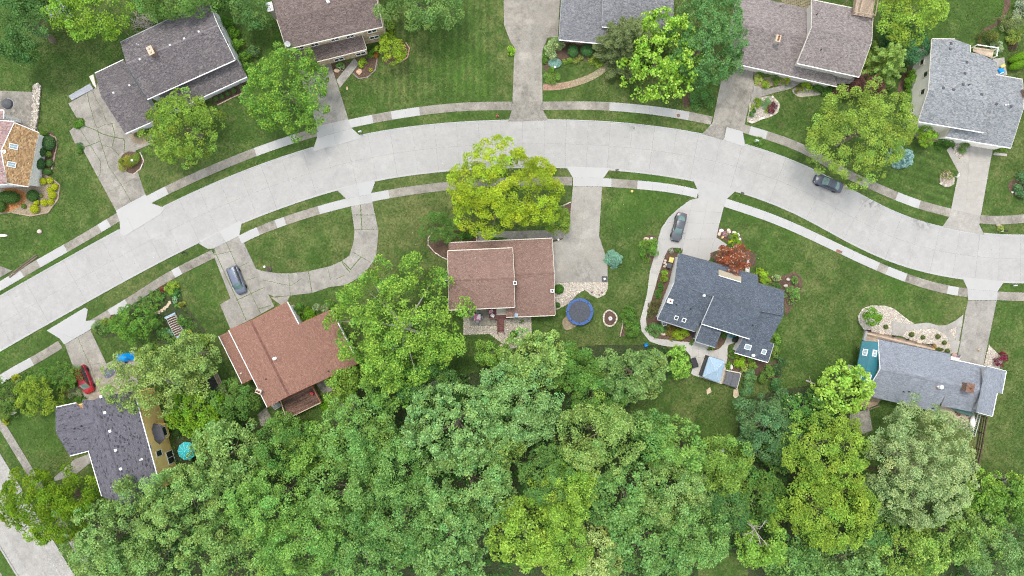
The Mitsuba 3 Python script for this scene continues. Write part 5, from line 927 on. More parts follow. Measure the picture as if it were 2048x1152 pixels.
# left edge beds with clipped shrubs
k, pl = bed('mulched bed with clipped green domes beside the cedar roof', Z20([(225, 300), (330, 240), (420, 270), (440, 320), (420, 480), (390, 570), (250, 575), (215, 480)]))
edging(Z20([(300, 262), (380, 265), (430, 290), (440, 340), (415, 460), (395, 560)]), k, 3, cols=((.30, .22, .18), (.36, .28, .24)))
for lab, x, y, a, b, h, c in (('clipped dark dome nearest the white eave corner, right of the cedar roof', 372, 330, 50, 56, 1.5, (.065, .125, .050)), ('wide clipped dark dome in the middle beside the cedar roof', 296, 396, 58, 46, 1.6, (.055, .110, .045)), ('large clipped dark dome lowest beside the cedar roof', 284, 486, 62, 52, 1.7, (.055, .112, .045)),
                             ('small olive bush at the top of the clipped dome bed', 336, 258, 32, 24, 1.1, (.095, .155, .035)), ('green bush between the eave corner and the clipped domes', 305, 315, 30, 36, 1.2, (.075, .145, .035)), ('small yellow green ball between the clipped domes', 374, 415, 24, 25, .8, (.110, .165, .035)), ('small dark ball right of the lowest clipped dome', 380, 484, 28, 30, .8, (.065, .125, .040)), ('flat dark bush below the lowest clipped dome', 362, 550, 38, 26, .7, (.060, .125, .035))):
    clipped(lab, *Z20([(x, y)])[0], a / 3.84, h, c, ry=b / 3.84)
k, pl = bed('timber edged gravel bed with yellow ball shrubs at the left edge', Z20([(240, 570), (340, 570), (400, 600), (462, 650), (450, 760), (370, 865), (240, 890), (100, 865), (-30, 880), (-40, 660), (60, 660)]), 'soil_mat', smooth=False)
pebbles(Polygon(px(Z20([(240, 580), (400, 610), (455, 655), (440, 750), (360, 855), (240, 880), (110, 855), (200, 700)]))), 900, .04, .09, ((.30, .25, .20), (.38, .33, .28), (.25, .2, .17)), 3, k)
ed = px(Z20([(340, 572), (400, 602), (462, 652), (450, 762), (370, 866), (240, 891), (100, 866)]))
for a, b in zip(ed[:-1], ed[1:]): part(k, 'edging_timber', beam(np.r_[a, .2], np.r_[b, .2], .16, .2), 'wood_mat', uv=np.tile([[1.2, .3]], (8, 1)))
bed('rust coloured bark mulch under the large ball shrub at the left edge', Z20([(30, 690), (150, 690), (205, 730), (190, 790), (110, 840), (30, 860), (10, 800)]), 'rust_mulch' if 'rust_mulch' in scene else matproc('rust_mulch', lambda p, n, uv: mix((.26, .10, .035), (.42, .22, .09), noise(p.x * 9, p.y * 9, 2)), .95, .1), .03)
YB = (.300, .320, .022)
for i, (x, y, a, h) in enumerate(((332, 624, 27, .7), (384, 618, 25, .65), (420, 668, 28, .75), (386, 690, 24, .65), (402, 729, 30, .75), (390, 782, 25, .65), (341, 788, 27, .7), (281, 787, 22, .6), (265, 836, 35, .85), (315, 734, 14, .4))):
    clipped('golden yellow clipped ball shrub, ' + ('left one of the two nearest the cedar roof', 'right one of the two nearest the cedar roof', 'topmost of the row along the timber edge', 'second of the row along the timber edge', 'third and lower middle of the row along the timber edge', 'at the lower end of the row along the timber edge', 'left of the lower end of the timber edged row', 'small one right of the dark loose shrub', 'largest one at the bottom of the gravel bed')[i], *Z20([(x, y)])[0], a / 3.84, h, YB, group='golden ball shrubs in the gravel bed') if i < 9 else clipped('tiny green ball in the middle of the yellow ball shrubs', *Z20([(x, y)])[0], a / 3.84, h, (.15, .2, .05))
clipped('dark green loose shrub among the yellow ball shrubs', *Z20([(252, 735)])[0], 12, 1.0, (.050, .105, .035)); clipped('small green ball shrub at the lower side of the gravel bed', *Z20([(182, 816)])[0], 5, .5, (.11, .16, .04))
clipped('very large clipped dark ellipse shrub on the rust mulch at the left edge', *Z20([(72, 746)])[0], 21, 1.7, (.062, .115, .035), ry=13, rot=-.1); clipped('clipped dark dome cut by the left edge of the view', *Z20([(2, 815)])[0], 11, 1.4, (.075, .13, .035), ry=13)
# island in the cracked drive
k, pl = bed('stone edged planting island at the cracked driveway', [(242, 315), (262, 303), (280, 312), (288, 325), (280, 340), (268, 347), (250, 340)], 'mulch_mat', .06)
edging([(281, 306), (288, 322), (281, 338), (268, 348)], k, 5); shrub('round bronze green shrub with a white lamp globe at the cracked driveway', 258, 320, 20, 1.0, (.165, .190, .040), leaf=.13, dens=1.3)
def lamp_post(label, u, v, h=1.9, arms=1):
    x = P(u, v, h); k = thing('lamp_post', label, 'lamp post'); part(k, 'post', lathe([(.07, 0), (.05, .1), (.04, h - .2), (.09, h - .15)], 10, (x[0], x[1], 0)), 'dark_grey_mat', smooth=40); s = trimesh.creation.icosphere(subdivisions=2, radius=.19); s.apply_translation([x[0], x[1], h]); part(k, 'globe', s, 'white_mat', smooth=True); return k
lamp_post('white globe lamp rising from the round bronze green shrub', 264, 320.5); lamp_post('white globe lamp on the lawn inside the loop drive', 528.7, 533.5); lamp_post('white globe lamp in front of the pale blue green round shrub', 1110, 134)
shrub('low dark green clump in a notch of the cracked driveway', 157, 247, 11, .5, (.075, .155, .03)); shrub('dark round weed clump on the left edge of the cracked driveway', 159, 296, 8, .6, (.06, .13, .035), ry=12)
bed('round gravel bed at the garage corner of the upper left house', [(262, 270), (300, 264), (300, 280), (275, 288), (263, 280)], 'soil_mat', .055); shrub('orange red leaved shrub at the garage corner', 270, 262, 9, .9, (.36, .11, .04), ry=6); shrub('green shrub beside the orange leaved one at the garage corner', 284, 266, 14, 1.0, (.085, .145, .04))
k, pl = bed('narrow mulch bed with four small round shrubs below the porch of the upper left house', Zm(220, 0, 3.84, [(780, 745), (1030, 620), (1050, 700), (830, 805), (795, 795)]), 'mulch_mat', smooth=False); edging(Zm(220, 0, 3.84, [(1050, 702), (940, 750), (830, 806)]), k, 7, cols=((.52, .40, .33), (.46, .34, .27)))
for o_, x, y in (('leftmost', 812, 760), ('second from the left', 861, 740), ('third from the left', 906, 716), ('rightmost', 951, 696)): clipped('small clipped round shrub below the porch of the upper left house, ' + o_, *Zm(220, 0, 3.84, [(x, y)])[0], 5.2, .6, (.085, .15, .045), group='row of round shrubs below the porch')
clipped('small grey green shrub at the right end of the porch bed', *Zm(220, 0, 3.84, [(1012, 670)])[0], 6, .6, (.14, .16, .09))
for i, (x, y, a) in enumerate(((900, 170, 40), (950, 250, 42), (985, 340, 45), (1040, 440, 48), (1070, 520, 46), (1105, 390, 44), (1040, 560, 40))):
    shrub(('bright green hedge shrub at the upper end of the pale blue gable', 'hedge shrub second from the upper end of the pale blue gable', 'bright green hedge shrub halfway along the pale blue gable', 'leafy hedge shrub near the lower end of the pale blue gable', 'green hedge shrub at the porch end of the pale blue gable', 'grey green shrub standing out from the hedge along the pale blue gable', 'low hedge shrub just past the porch roof corner')[i], *Zm(220, 0, 3.84, [(x, y)])[0], a / 3.84, 1.7, ((.085, .175, .03), (.095, .185, .03), (.11, .2, .035), (.085, .165, .035), (.12, .2, .045), (.10, .155, .075), (.07, .14, .035))[i], leaf=.2)
# front beds of the house with the window band
Zt = lambda pts: Zm(520, 0, 3.84, pts)
k, pl = bed('triangular mulch bed left of the diagonal front walk', Zt([(545, 485), (660, 470), (690, 490), (578, 612)]), smooth=False); flowers('white flowering hosta clump in the triangular bed', *Zt([(617, 512)])[0], 8, .6, (.11, .2, .05), (.7, .74, .66), 40, 3)
k, pl = bed('rounded mulch bed right of the diagonal front walk', Zt([(745, 450), (880, 440), (902, 450), (880, 540), (830, 590), (760, 603), (712, 560), (745, 520)])); edging(Zt([(902, 452), (885, 540), (830, 592), (760, 605), (712, 562)]), k, 9, cols=((.30, .27, .24), (.25, .22, .2)))
shrub('bright yellow green shrub in the rounded bed', *Zt([(783, 485)])[0], 9, .9, (.2, .29, .03)); flowers('small orange flower clump in the rounded bed', *Zt([(850, 536)])[0], 4, .35, (.1, .15, .04), (.75, .38, .05), 30, 5); shrub('orange tinged shrub left of the small yellow green tree', *Zt([(890, 425)])[0], 6, .5, (.26, .11, .04)); shrub('green shrub against the house end left of the small yellow green tree', *Zt([(862, 405)])[0], 8, .8, (.10, .19, .035)); shrub('small dark green plant beside the front step', *Zt([(828, 437)])[0], 4, .4, (.07, .14, .03))
boulder('flat tan boulder in the rounded bed', *Zt([(762, 553)])[0], .9, 1.0, .35, (.52, .36, .25), 3); boulder('pinkish boulder in the triangular bed', *Zt([(590, 545)])[0], 1.0, .7, .4, (.56, .40, .29), 4)
shrub('yellow green ball shrub, lower one beside the stone wall', *Zt([(1005, 220)])[0], 9, 1.2, (.17, .22, .02), ry=12); shrub('yellow green ball shrub, upper one beside the stone wall', *Zt([(990, 168)])[0], 6, 1.0, (.17, .22, .02))
bed('mulch ring round the small yellow green tree', [(770, 128), (770, 108), (790, 85), (815, 92), (818, 112), (802, 124), (790, 122)]); edging([(801, 124), (815, 115), (819, 97), (812, 86)], k, 11, cols=((.50, .33, .24), (.42, .28, .2)))
boulder('pale tan rock on the lawn beside the diagonal walk', *Zt([(670, 680)])[0], .35, .6, .2, (.5, .4, .25), 6)
k = thing('satellite_dish', 'small grey satellite dish on the left end of the lower roof', 'satellite dish'); x = h2.top(*Zt([(222, 345)])[0])[0]; part(k, 'dish', tilt(lathe([(.02, 0), (.25, .04), (.42, .13), (.44, .14), (.42, .16), (.25, .08), (.02, .04)], 16), np.array([[1, 0, 0], [0, .8, -.6], [0, .6, .8]]), x + [0, 0, .5]), 'pale_grey_mat', smooth=40); part(k, 'mast', tube([x, x + [0, 0, .5]], .03), 'grey_mat'); part(k, 'arm', tube([x + [0, 0, .5], x + [.15, -.5, .75]], .02), 'grey_mat')
# bed at the blue grey house
Zp = lambda pts: Zm(1020, 0, 3.84, pts)
bed('mulch bed along the front of the blue grey roofed house', Zp([(380, 300), (500, 320), (720, 345), (830, 400), (690, 480), (450, 460), (270, 540), (250, 480), (300, 440)]))
shrub('large round pale leaved shrub at the driveway corner of the blue grey house', *Zp([(337, 368)])[0], 20, 1.9, (.17, .225, .11), leaf=.17, dens=1.3, tip=(.33, .38, .22), tipf=.4); shrub('dark purple barberry right of the pale leaved round shrub', *Zp([(436, 330)])[0], 14, 1.0, (.06, .032, .035), ry=16)
clipped('round dark green shrub, left one of a pair under the blue grey eave', *Zp([(484, 388)])[0], 11, 1.1, (.065, .145, .055), ry=13); clipped('round dark green shrub, right one of a pair under the blue grey eave', *Zp([(594, 386)])[0], 14, 1.3, (.065, .145, .055), ry=13)
clipped('low blue green juniper mound in front of the pale leaved round shrub', *Zp([(345, 484)])[0], 13.5, .45, (.20, .32, .31), ry=10); shrub('dark green narrow hedge left of the pale leaved shrub', *Zp([(272, 440)])[0], 6, .8, (.075, .145, .03), ry=16)
for lab, x, y, a, c in (('bright green perennials right of the blue green juniper', 440, 462, 10, (.13, .21, .04)), ('bronze green perennials under the pair of round shrubs', 520, 452, 11, (.17, .19, .06)), ('yellow green perennials below the right round shrub', 640, 452, 12, (.17, .21, .045)), ('white flowered perennials left of the pine', 712, 420, 12, (.16, .22, .08)), ('small leafy patch at the bed edge by the juniper', 325, 535, 6, (.13, .23, .04)), ('pale green ground cover at the left end of the small lawn', 318, 585, 17, (.13, .2, .055)), ('round yellow green shrub at the path end by the pine', 690, 490, 9, (.16, .22, .04))): shrub(lab, *Zp([(x, y)])[0], a, .5, c)
shrub('bright green shrub at the left side of the long driveway', 1022, 101, 8, .8, (.16, .29, .035), ry=10)
# brick path
bp = spline([(1086, 174), (1110, 173.5), (1130, 171), (1165, 161), (1195, 147), (1217, 128), (1228, 110)], 60); pp = np.array(px(bp)); tt = np.gradient(pp, axis=0); tt /= np.linalg.norm(tt, axis=1, keepdims=True); nn2 = np.c_[tt[:, 1], -tt[:, 0]]
poly = Polygon(np.vstack([pp + nn2 * .55, (pp - nn2 * .55)[::-1]])).buffer(0); paved.append(poly); k = struct('path', prism(poly, 0, .03), 'soil_mat', 'curved brick path from the long driveway to the pine')
r = np.random.default_rng(2); ms, cs = [], []; Ls = np.r_[0, np.cumsum(np.linalg.norm(np.diff(pp, axis=0), axis=1))]
for i, t in enumerate(np.arange(.1, Ls[-1] - .1, .215)):
    c0 = np.array([np.interp(t, Ls, pp[:, j]) for j in (0, 1)]); tv = np.array([np.interp(t, Ls, tt[:, j]) for j in (0, 1)]); nv = np.array([tv[1], -tv[0]])
    for o in np.arange(-.46, .5, .115):
        if r.random() < .04: continue
        m = box(.2, .1, .04, (*(c0 + nv * (o + .03 * (i % 2))), .012), math.atan2(tv[1], tv[0])); ms.append(m); f = min(1, t / 9.0); cs.append(colr(m, np.clip(((1 - f) * np.array([.36, .215, .16]) + f * np.array([.31, .285, .18])) * (1 + r.normal() * .18), .02, .7)))
part(k, 'brick', cat(ms), 'vcol_mat', color=np.vstack(cs), kind='stuff')
# dark oval shrub by the taupe house driveway
shrub('round deep green shrub in a mulch patch beside the taupe house driveway', 1403, 196, 26, 1.9, (.085, .165, .055), leaf=.18, dens=1.2); bed('mulch patch left of the round deep green shrub', [(1374, 172), (1392, 168), (1388, 190), (1380, 206), (1373, 215)])
k, pl = bed('kidney shaped rock garden bed edged with pale stones', z5([(765, 790), (850, 748), (940, 745), (990, 800), (975, 860), (910, 895), (850, 910), (790, 940), (752, 930), (760, 860)]), 'gravel_mat'); edging(z5([(940, 745), (990, 800), (975, 862), (910, 897), (850, 912), (790, 942), (752, 932)]), k, 13, .3, step=.34); pebbles(pl, 700, .05, .12, PALE, 5, k)
shrub('dark red mounded maple in the kidney shaped bed', *z5([(936, 830)])[0], 10, .9, (.10, .028, .045)); shrub('bright olive round shrub at the top of the kidney shaped bed', *z5([(820, 792)])[0], 10, .8, (.13, .185, .025)); shrub('dark green round shrub at the left of the kidney shaped bed', *z5([(790, 868)])[0], 8, .8, (.055, .125, .03)); shrub('sprawling blue green shrub in the middle of the kidney shaped bed', *z5([(888, 795)])[0], 11, .6, (.13, .21, .11), ry=13); shrub('yellow green small plant in the kidney shaped bed', *z5([(785, 828)])[0], 5, .4, (.22, .27, .04)); shrub('lime small plant beside the dark red maple', *z5([(895, 848)])[0], 5, .4, (.18, .25, .04))
k, pl = bed('front bed of bright shrubs along the taupe eave', z5([(810, 530), (1000, 560), (1080, 580), (1070, 640), (1000, 655), (930, 660), (880, 685), (830, 670), (800, 610)]), 'soil_mat')
for lab, x, y, a, b, c in (('pale cream green spreading shrub at the driveway side under the taupe eave', 835, 615, 9, 11, (.30, .34, .10)), ('bright green low shrub in front of the dark hedge under the taupe eave', 888, 650, 10, 8, (.2, .27, .045)), ('dark green hedge plant left under the taupe eave', 880, 560, 15, 9, (.075, .15, .03)), ('dark green hedge plant right under the taupe eave', 960, 585, 13, 9, (.085, .165, .03)), ('yellow flowering spiky shrub at the front door walk', 1042, 618, 10, 10, (.24, .29, .02)), ('small green bush beside the spiky yellow shrub', 970, 632, 6, 6, (.14, .2, .04)), ('low green bush at the driveway corner under the taupe eave', 845, 550, 9, 6, (.08, .16, .03))): shrub(lab, *z5([(x, y)])[0], a, .8, c, ry=b)
k, pl = bed('pale edged bed right of the front door walk', Zm(1480, 0, 3.84, [(400, 690), (450, 670), (560, 690), (620, 720), (520, 740), (440, 738)]), 'gravel_mat')
shrub('bright yellow green shrub beside the pale edged bed', *Zm(1480, 0, 3.84, [(510, 665)])[0], 10, .9, (.2, .28, .03), ry=12)
for i, (x, y, a) in enumerate(((580, 670, 14), (650, 690, 14), (450, 690, 7), (615, 640, 12))): shrub(('green foundation shrub below the taupe roof, left', 'green foundation shrub below the taupe roof, nearest the large yellow green tree', 'small reddish green plant in the pale edged bed', 'dark foundation shrub against the wall below the taupe roof')[i], *Zm(1480, 0, 3.84, [(x, y)])[0], a, .8, ((.09, .17, .05), (.10, .18, .055), (.14, .13, .04), (.06, .12, .03))[i])
# right edge house gardens
Zr = lambda pts: Zm(1748, 0, 3.84, pts); Zq = lambda pts: Zm(1748, 200, 3.84, pts)
for i, (x, y, a, b) in enumerate(((275, 610, 14, 18), (250, 730, 11, 11), (245, 830, 15, 18))): shrub(('glossy green shrub at the upper end of the taupe siding', 'smaller glossy shrub halfway along the taupe siding', 'glossy green shrub at the lower end of the taupe siding')[i], *Zr([(x, y)])[0], a, 1.9, (.095, .19, .03), ry=b, leaf=.2)
bed('mulch strip along the taupe siding', Zr([(190, 640), (330, 480), (345, 560), (290, 760), (210, 760)])); bed('front mulch bed of the grey roofed house', Zq([(300, 190), (520, 200), (550, 290), (480, 320), (330, 300)]), 'soil_mat')
tree('small_tree', 'bright green small tree left of the beige front walk', 'tree', *Zq([(400, 280)])[0], 17, 21, 3.6, (.145, .235, .03), lobe=.4, leaf=.2); shrub('dark green rounded shrub at the foot of the beige driveway walk', *Zq([(545, 330)])[0], 18, 1.3, (.065, .14, .03), ry=15); shrub('small tree shaped olive shrub over the river rock by the garage', *Zq([(695, 360)])[0], 13, 1.3, (.10, .16, .05)); shrub('low olive shrub under the garage eave on the square pad', *Zq([(965, 378)])[0], 13, .7, (.10, .17, .035), ry=7); shrub('tiny round shrub beside the front door of the right edge house', *Zq([(543, 228)])[0], 4, .5, (.06, .12, .03))
k, pl = bed('river rock bed beside the beige driveway', Zq([(615, 360), (640, 340), (690, 400), (680, 445), (645, 440)]), 'gravel_mat', .054); pebbles(pl, 300, .05, .11, PALE, 8, k, z=.05)
k, pl = bed('round rock ringed flower bed on the right lawn', Zq([(510, 590), (560, 555), (605, 590), (605, 640), (560, 660), (520, 640)]), 'gravel_mat'); edging(Zq([(512, 600), (515, 640), (560, 662), (605, 640), (608, 600)]), k, 15, .4, step=.42, cols=((.36, .33, .3), (.42, .36, .3))); flowers('pink flowering shrub in the rock ring on the right lawn', *Zq([(556, 585)])[0], 12, .7, (.15, .17, .06), (.62, .33, .34), 130, 7)
k = thing('garden_post', 'white post sign at the rock ringed flower bed', 'post'); x = P(*Zq([(622, 590)])[0]); part(k, 'post', box(.1, .1, 1.1, x), 'white_mat'); part(k, 'board', box(.75, .06, .35, x + [-.12, .08, .75], 1.2), 'white_mat')
k, pl = bed('mulch bed at the right edge lawn', Zq([(1030, 650), (1070, 615), (1130, 640), (1180, 760), (1110, 745), (1050, 710)])); shrub('dusky green spreading shrub at the right edge', *Zq([(1150, 650)])[0], 20, 1.5, (.085, .165, .085), ry=26, leaf=.2)
for x, y in ((1062, 708), (1090, 712)): boulder(('left' if x < 1070 else 'right') + ' one of two white rocks in the right edge mulch bed', *Zq([(x, y)])[0], .4, .35, .25, (.72, .71, .68), x, group='white rocks in the right edge bed')
k, pl = bed('curving mulch path round the back lawn at the upper right', Zr([(995, -40), (1050, -40), (1045, 60), (1000, 140), (930, 210), (850, 240), (815, 300), (850, 380), (820, 370), (795, 320), (810, 270), (850, 215), (930, 180), (985, 110), (1000, 40)]), smooth=False)
for lab, x, y, a, b, h, c in (('dark bronze shrub inside the curving mulch path', 880, 310, 20, 20, 1.4, (.085, .10, .035)), ('yellow green shrub right of the dark bronze shrub', 1080, 260, 17, 18, 1.6, (.16, .2, .055)), ('grey green shrub at the upper right terrace garden', 1050, 170, 24, 18, 1.8, (.15, .175, .085)), ('white flowering shrub in the upper right corner', 1115, 60, 18, 24, 1.6, (.26, .29, .25)), ('pale grey lavender clump by the white deck rail', 945, 370, 13, 15, .7, (.22, .27, .2)), ('dark red shrub near the right edge terrace', 1070, 350, 9, 10, .8, (.085, .045, .05))): shrub(lab, *Zr([(x, y)])[0], a, h, c, ry=b)
for y in (432, 488): clipped('clipped bright hedge block at the right edge, %s row' % ('upper' if y == 432 else 'lower'), *Zr([(1120, y + 6)])[0], 22, 1.6, (.13, .24, .025), ry=9, rot=.35)
k = thing('deck', 'small white railed deck behind the grey roofed house', 'deck'); c4 = px(Zr([(735, 375), (892, 398), (880, 460), (735, 410)])); m = prism(Polygon(c4), .8, .9); part(k, 'floor', m, 'wood_mat', uv=uvc(m, 1.6, .2))
for a, b in ((0, 1), (1, 2)): part(k, 'rail', beam(np.r_[c4[a], 1.9], np.r_[c4[b], 1.9], .14, .08), 'white_mat')
for p in c4[:3]: part(k, 'post', box(.14, .14, 2.0, (*p, 0)), 'white_mat')
k = thing('patio_furniture', 'blue and yellow cushioned lounge on the beige terrace', 'patio furniture'); x = P(*Zr([(970, 548)])[0]); part(k, 'seat', box(.8, 1.0, .4, x, .5, .08), 'sheet_blue'); part(k, 'cushion', box(.8, .5, .15, x + [.1, .75, .4], .5, .05), 'yellow_mat'); part(k, 'back', box(.7, .12, .75, x + [-.25, -.5, 0], .5, .04), 'white_mat')
# bed at H7
k, pl = bed('dark mulch bed edged with pale stones left of the pinkish brown house', Zm(820, 420, 3.84, [(290, 250), (510, 240), (510, 170), (450, 140), (370, 160), (240, 160), (170, 180), (138, 240), (150, 300), (210, 350), (290, 378)])); edging(Zm(820, 420, 3.84, [(512, 235), (510, 170), (450, 140)]), k, 17); edging(Zm(820, 420, 3.84, [(180, 165), (140, 215), (140, 270), (190, 325), (240, 360), (285, 380)]), k, 18)
for lab, x, y, a, b, c in (('dark green dense shrub at the end of the front walk', 455, 200, 14, 12, (.05, .12, .025)), ('mid green shrub between the spreading tree and the front wall', 365, 205, 15, 10, (.085, .16, .04)), ('low dark hedge along the front wall under the pinkish brown eave', 665, 226, 26, 4, (.06, .12, .03))): shrub(lab, *Zm(820, 420, 3.84, [(x, y)])[0], a, .9, c, ry=b)
bed('small mulch triangle with a white light at the driveway corner', Zm(820, 420, 3.84, [(1095, 205), (1150, 200), (1200, 225), (1160, 245), (1098, 245)]), smooth=False)
k = thing('garden_light', 'small white garden light in the mulch triangle', 'garden light'); x = P(*Zm(1060, 420, 3.84, [(217, 229)])[0]); part(k, 'stake', lathe([(.03, 0), (.03, .4)], 6, x), 'black_mat'); part(k, 'head', lathe([(.05, .4), (.17, .44), (.15, .52), (.05, .56)], 10, x), 'white_mat', smooth=40)
k, pl = bed('small stone edged mulch corner between the walk and the mottled driveway', [(1122, 413), (1142, 404), (1142, 425), (1130, 428)], smooth=False); edging([(1120, 414), (1142, 404)], k, 19)
z8b = Zm(1060, 420, 3.84, [(175, 560), (597, 553), (597, 600), (575, 650), (520, 676), (470, 652), (420, 612), (370, 640), (290, 722), (205, 765), (190, 640)])
k, pl = bed('river pebble bed at the lower end of the mottled driveway', z8b, 'gravel_mat', smooth=False); pebbles(pl, 5200, .05, .12, PALE, 9, k); clipped('round dark shrub at the house end of the pebble bed', *z8([(222, 608)])[0], 10, .9, (.055, .13, .025)); clipped('small dark shrub below the pebble bed at the house', *z8([(212, 730)])[0], 5.5, .6, (.06, .13, .03))
for i, (x, y) in enumerate(((474, 632), (554, 634), (530, 652))): boulder(('left', 'right', 'middle')[i] + ' one of three small dark rocks on the pebble bed', *z8([(x, y)])[0], .35, .3, .22, (.15, .13, .13), 20 + i, group='dark rocks on the pebble bed')
k, pl = bed('rock bed with pale stones below the wooden stairs', Zm(820, 420, 3.84, [(410, 770), (460, 800), (462, 888), (670, 890), (720, 840), (930, 815), (935, 960), (850, 1000), (850, 1050), (760, 1070), (690, 1010), (610, 950), (410, 960)]), 'gravel_mat', smooth=False); pebbles(pl, 4200, .05, .12, PALE, 10, k)
for i, (x, y) in enumerate(((740, 880), (725, 1000), (700, 1040), (870, 965), (905, 960))): boulder(('grey brown rock left of the stairs foot', 'tan rock at the lower bed edge', 'large pale rock at the tip of the rock bed', 'pale rock on the right rim of the rock bed', 'second pale rock on the right rim of the rock bed')[i], *Zm(820, 420, 3.84, [(x, y)])[0], .55, .45, .35, (.45, .38, .30), 30 + i)
clipped('round green ball shrub in the rock bed below the stairs', *Zm(820, 420, 3.84, [(796, 952)])[0], 7.5, .8, (.085, .17, .03)); bed('reddish mulch patch at the lower end of the rock bed', Zm(820, 420, 3.84, [(745, 990), (830, 990), (830, 1025), (770, 1030)]), 'mulch_mat', .035); shrub('small sprawling green weed in the rock bed by the eave', *Zm(820, 420, 3.84, [(855, 855)])[0], 4, .3, (.1, .17, .05))
# fire ring, dirt patch
k, pl = bed('oval mulch ring edged with pale stones on the trampoline lawn', z8([(565, 830), (575, 790), (605, 770), (640, 785), (665, 820), (655, 865), (625, 890), (590, 885), (568, 860)])); edging(smooth_poly(z8([(565, 830), (575, 790), (605, 770), (640, 785), (665, 820), (655, 865), (625, 890), (590, 885), (568, 860), (565, 832)]), 60), k, 23, .22, step=.3)
k = thing('garden_ornament', 'pale round ornament in the middle of the oval mulch ring', 'garden ornament'); x = P(*z8([(614, 832)])[0]); part(k, 'basin', lathe([(.10, 0), (.12, .35), (.32, .42), (.34, .5), (.28, .5), (.05, .44)], 14, x), 'pale_grey_mat', smooth=40); part(k, 'finial', lathe([(.06, .44), (.10, .52), (.04, .7)], 10, x), 'pink_mat', smooth=40)
bed('bare tan soil patch beside the trampoline', z8([(248, 870), (262, 830), (285, 815), (320, 850), (365, 880), (330, 905), (275, 920)]), 'soil_mat', .012, name='bare_soil')
k, pl = bed('narrow stone edged mulch strip right of the oval ring', z8([(715, 865), (790, 870), (740, 890), (715, 970), (690, 975), (705, 920)])); edging(z8([(713, 850), (708, 900), (690, 975)]), k, 24)
for i, (x, y, a, b) in enumerate(((765, 820, 15, 20), (790, 920, 15, 18), (745, 760, 8, 8))): shrub(('leafy green bush right of the oval mulch ring', 'second leafy bush nearer the woods right of the oval mulch ring', 'small leafy bush above the mulch strip')[i], *z8([(x, y)])[0], a, 1.4, (.085, .16, .04), ry=b, leaf=.2)
# beds around H10
bed('mulch patch with boulders on the lawn left of the pale driveway', z8([(860, 220), (980, 210), (990, 300), (975, 380), (945, 420), (900, 380), (850, 290)])); shrub('bushy green shrub in the boulder patch left of the pale driveway', *z8([(915, 310)])[0], 20, 1.6, (.095, .175, .038), leaf=.2, ry=24); boulder('cream boulder above the bushy shrub by the pale driveway', *z8([(893, 230)])[0], 1.0, .9, .6, (.58, .46, .36), 41); boulder('pale grey boulder above the bushy shrub by the pale driveway', *z8([(932, 226)])[0], .6, .7, .5, (.62, .62, .6), 42); boulder('small pinkish rock at the right side of the bushy shrub', *z8([(966, 352)])[0], .35, .5, .3, (.5, .36, .28), 43)
bed('long mulch bed between the curving walk and the slate roofed house', Zm(1290, 490, 3.84, [(160, 60), (200, 18), (285, 25), (250, 70), (225, 290), (100, 560), (380, 660), (380, 745), (300, 755), (100, 715), (20, 640), (10, 590), (45, 460), (60, 380), (100, 250), (130, 150)]), smooth=False)
Zs = lambda pts: Zm(1290, 490, 3.84, pts)
for i, (lab, x, y, a, b, h, c) in enumerate((('yellow green rounded shrub beside the slate gable', 148, 238, 10, 12, 1.1, (.15, .22, .035)), ('dark green shrub below the yellow green one beside the slate gable', 120, 320, 6, 9, .8, (.06, .13, .035)), ('second dark green shrub further down beside the slate gable', 105, 375, 8, 9, .8, (.065, .14, .03)), ('brownish grass clump near the lower slate gable', 70, 450, 13, 10, .8, (.11, .10, .05)), ('olive brown clump beside the walk below the slate gable', 60, 510, 11, 12, .8, (.09, .10, .045)), ('green leafy shrub inside the bend of the curving walk', 70, 640, 16, 17, 1.1, (.10, .18, .065)), ('small dark shrub right of the shrub inside the walk bend', 140, 650, 7, 8, .6, (.065, .13, .035)), ('yellow lime leafy shrub under the lower slate eave', 285, 680, 19, 14, 1.1, (.21, .28, .03)), ('bronze low plants at the left of the lime shrub', 190, 660, 10, 13, .6, (.17, .14, .045)), ('olive plants in front of the lime shrub', 235, 710, 13, 8, .5, (.16, .18, .06)), ('small round dark shrub at the patio corner', 357, 747, 5.5, 5, .6, (.065, .125, .03)), ('small shrub by the garage corner of the slate house', 258, 45, 8, 5, .6, (.07, .14, .035)))): shrub(lab, *Zs([(x, y)])[0], a, h, c, ry=b)
flowers('pink flower clump at the garage corner of the slate house', *Zs([(200, 45)])[0], 5, .4, (.12, .15, .06), (.62, .45, .55), 50, 11); boulder('flat pinkish rock in the bed by the walk bend', *Zs([(135, 682)])[0], 1.0, .6, .35, (.50, .40, .34), 44)
for i, (x, y) in enumerate(((155, 120), (165, 150), (150, 165), (150, 140))): boulder('pale rock beside the wheeled bins, ' + ('topmost', 'nearest the dark bin', 'lowest', 'left middle')[i], *Zs([(x, y)])[0], .5, .4, .3, (.55, .47, .41), 50 + i, group='pale rocks beside the bins')
Zv = lambda pts: Zm(1280, 400, 5.76, pts)
k, pl = bed('boulder edged flower bed right of the pale driveway', Zv([(905, 320), (960, 335), (1060, 345), (1150, 400), (1190, 470), (1180, 540), (1100, 535), (1000, 480), (880, 420)]), smooth=False)
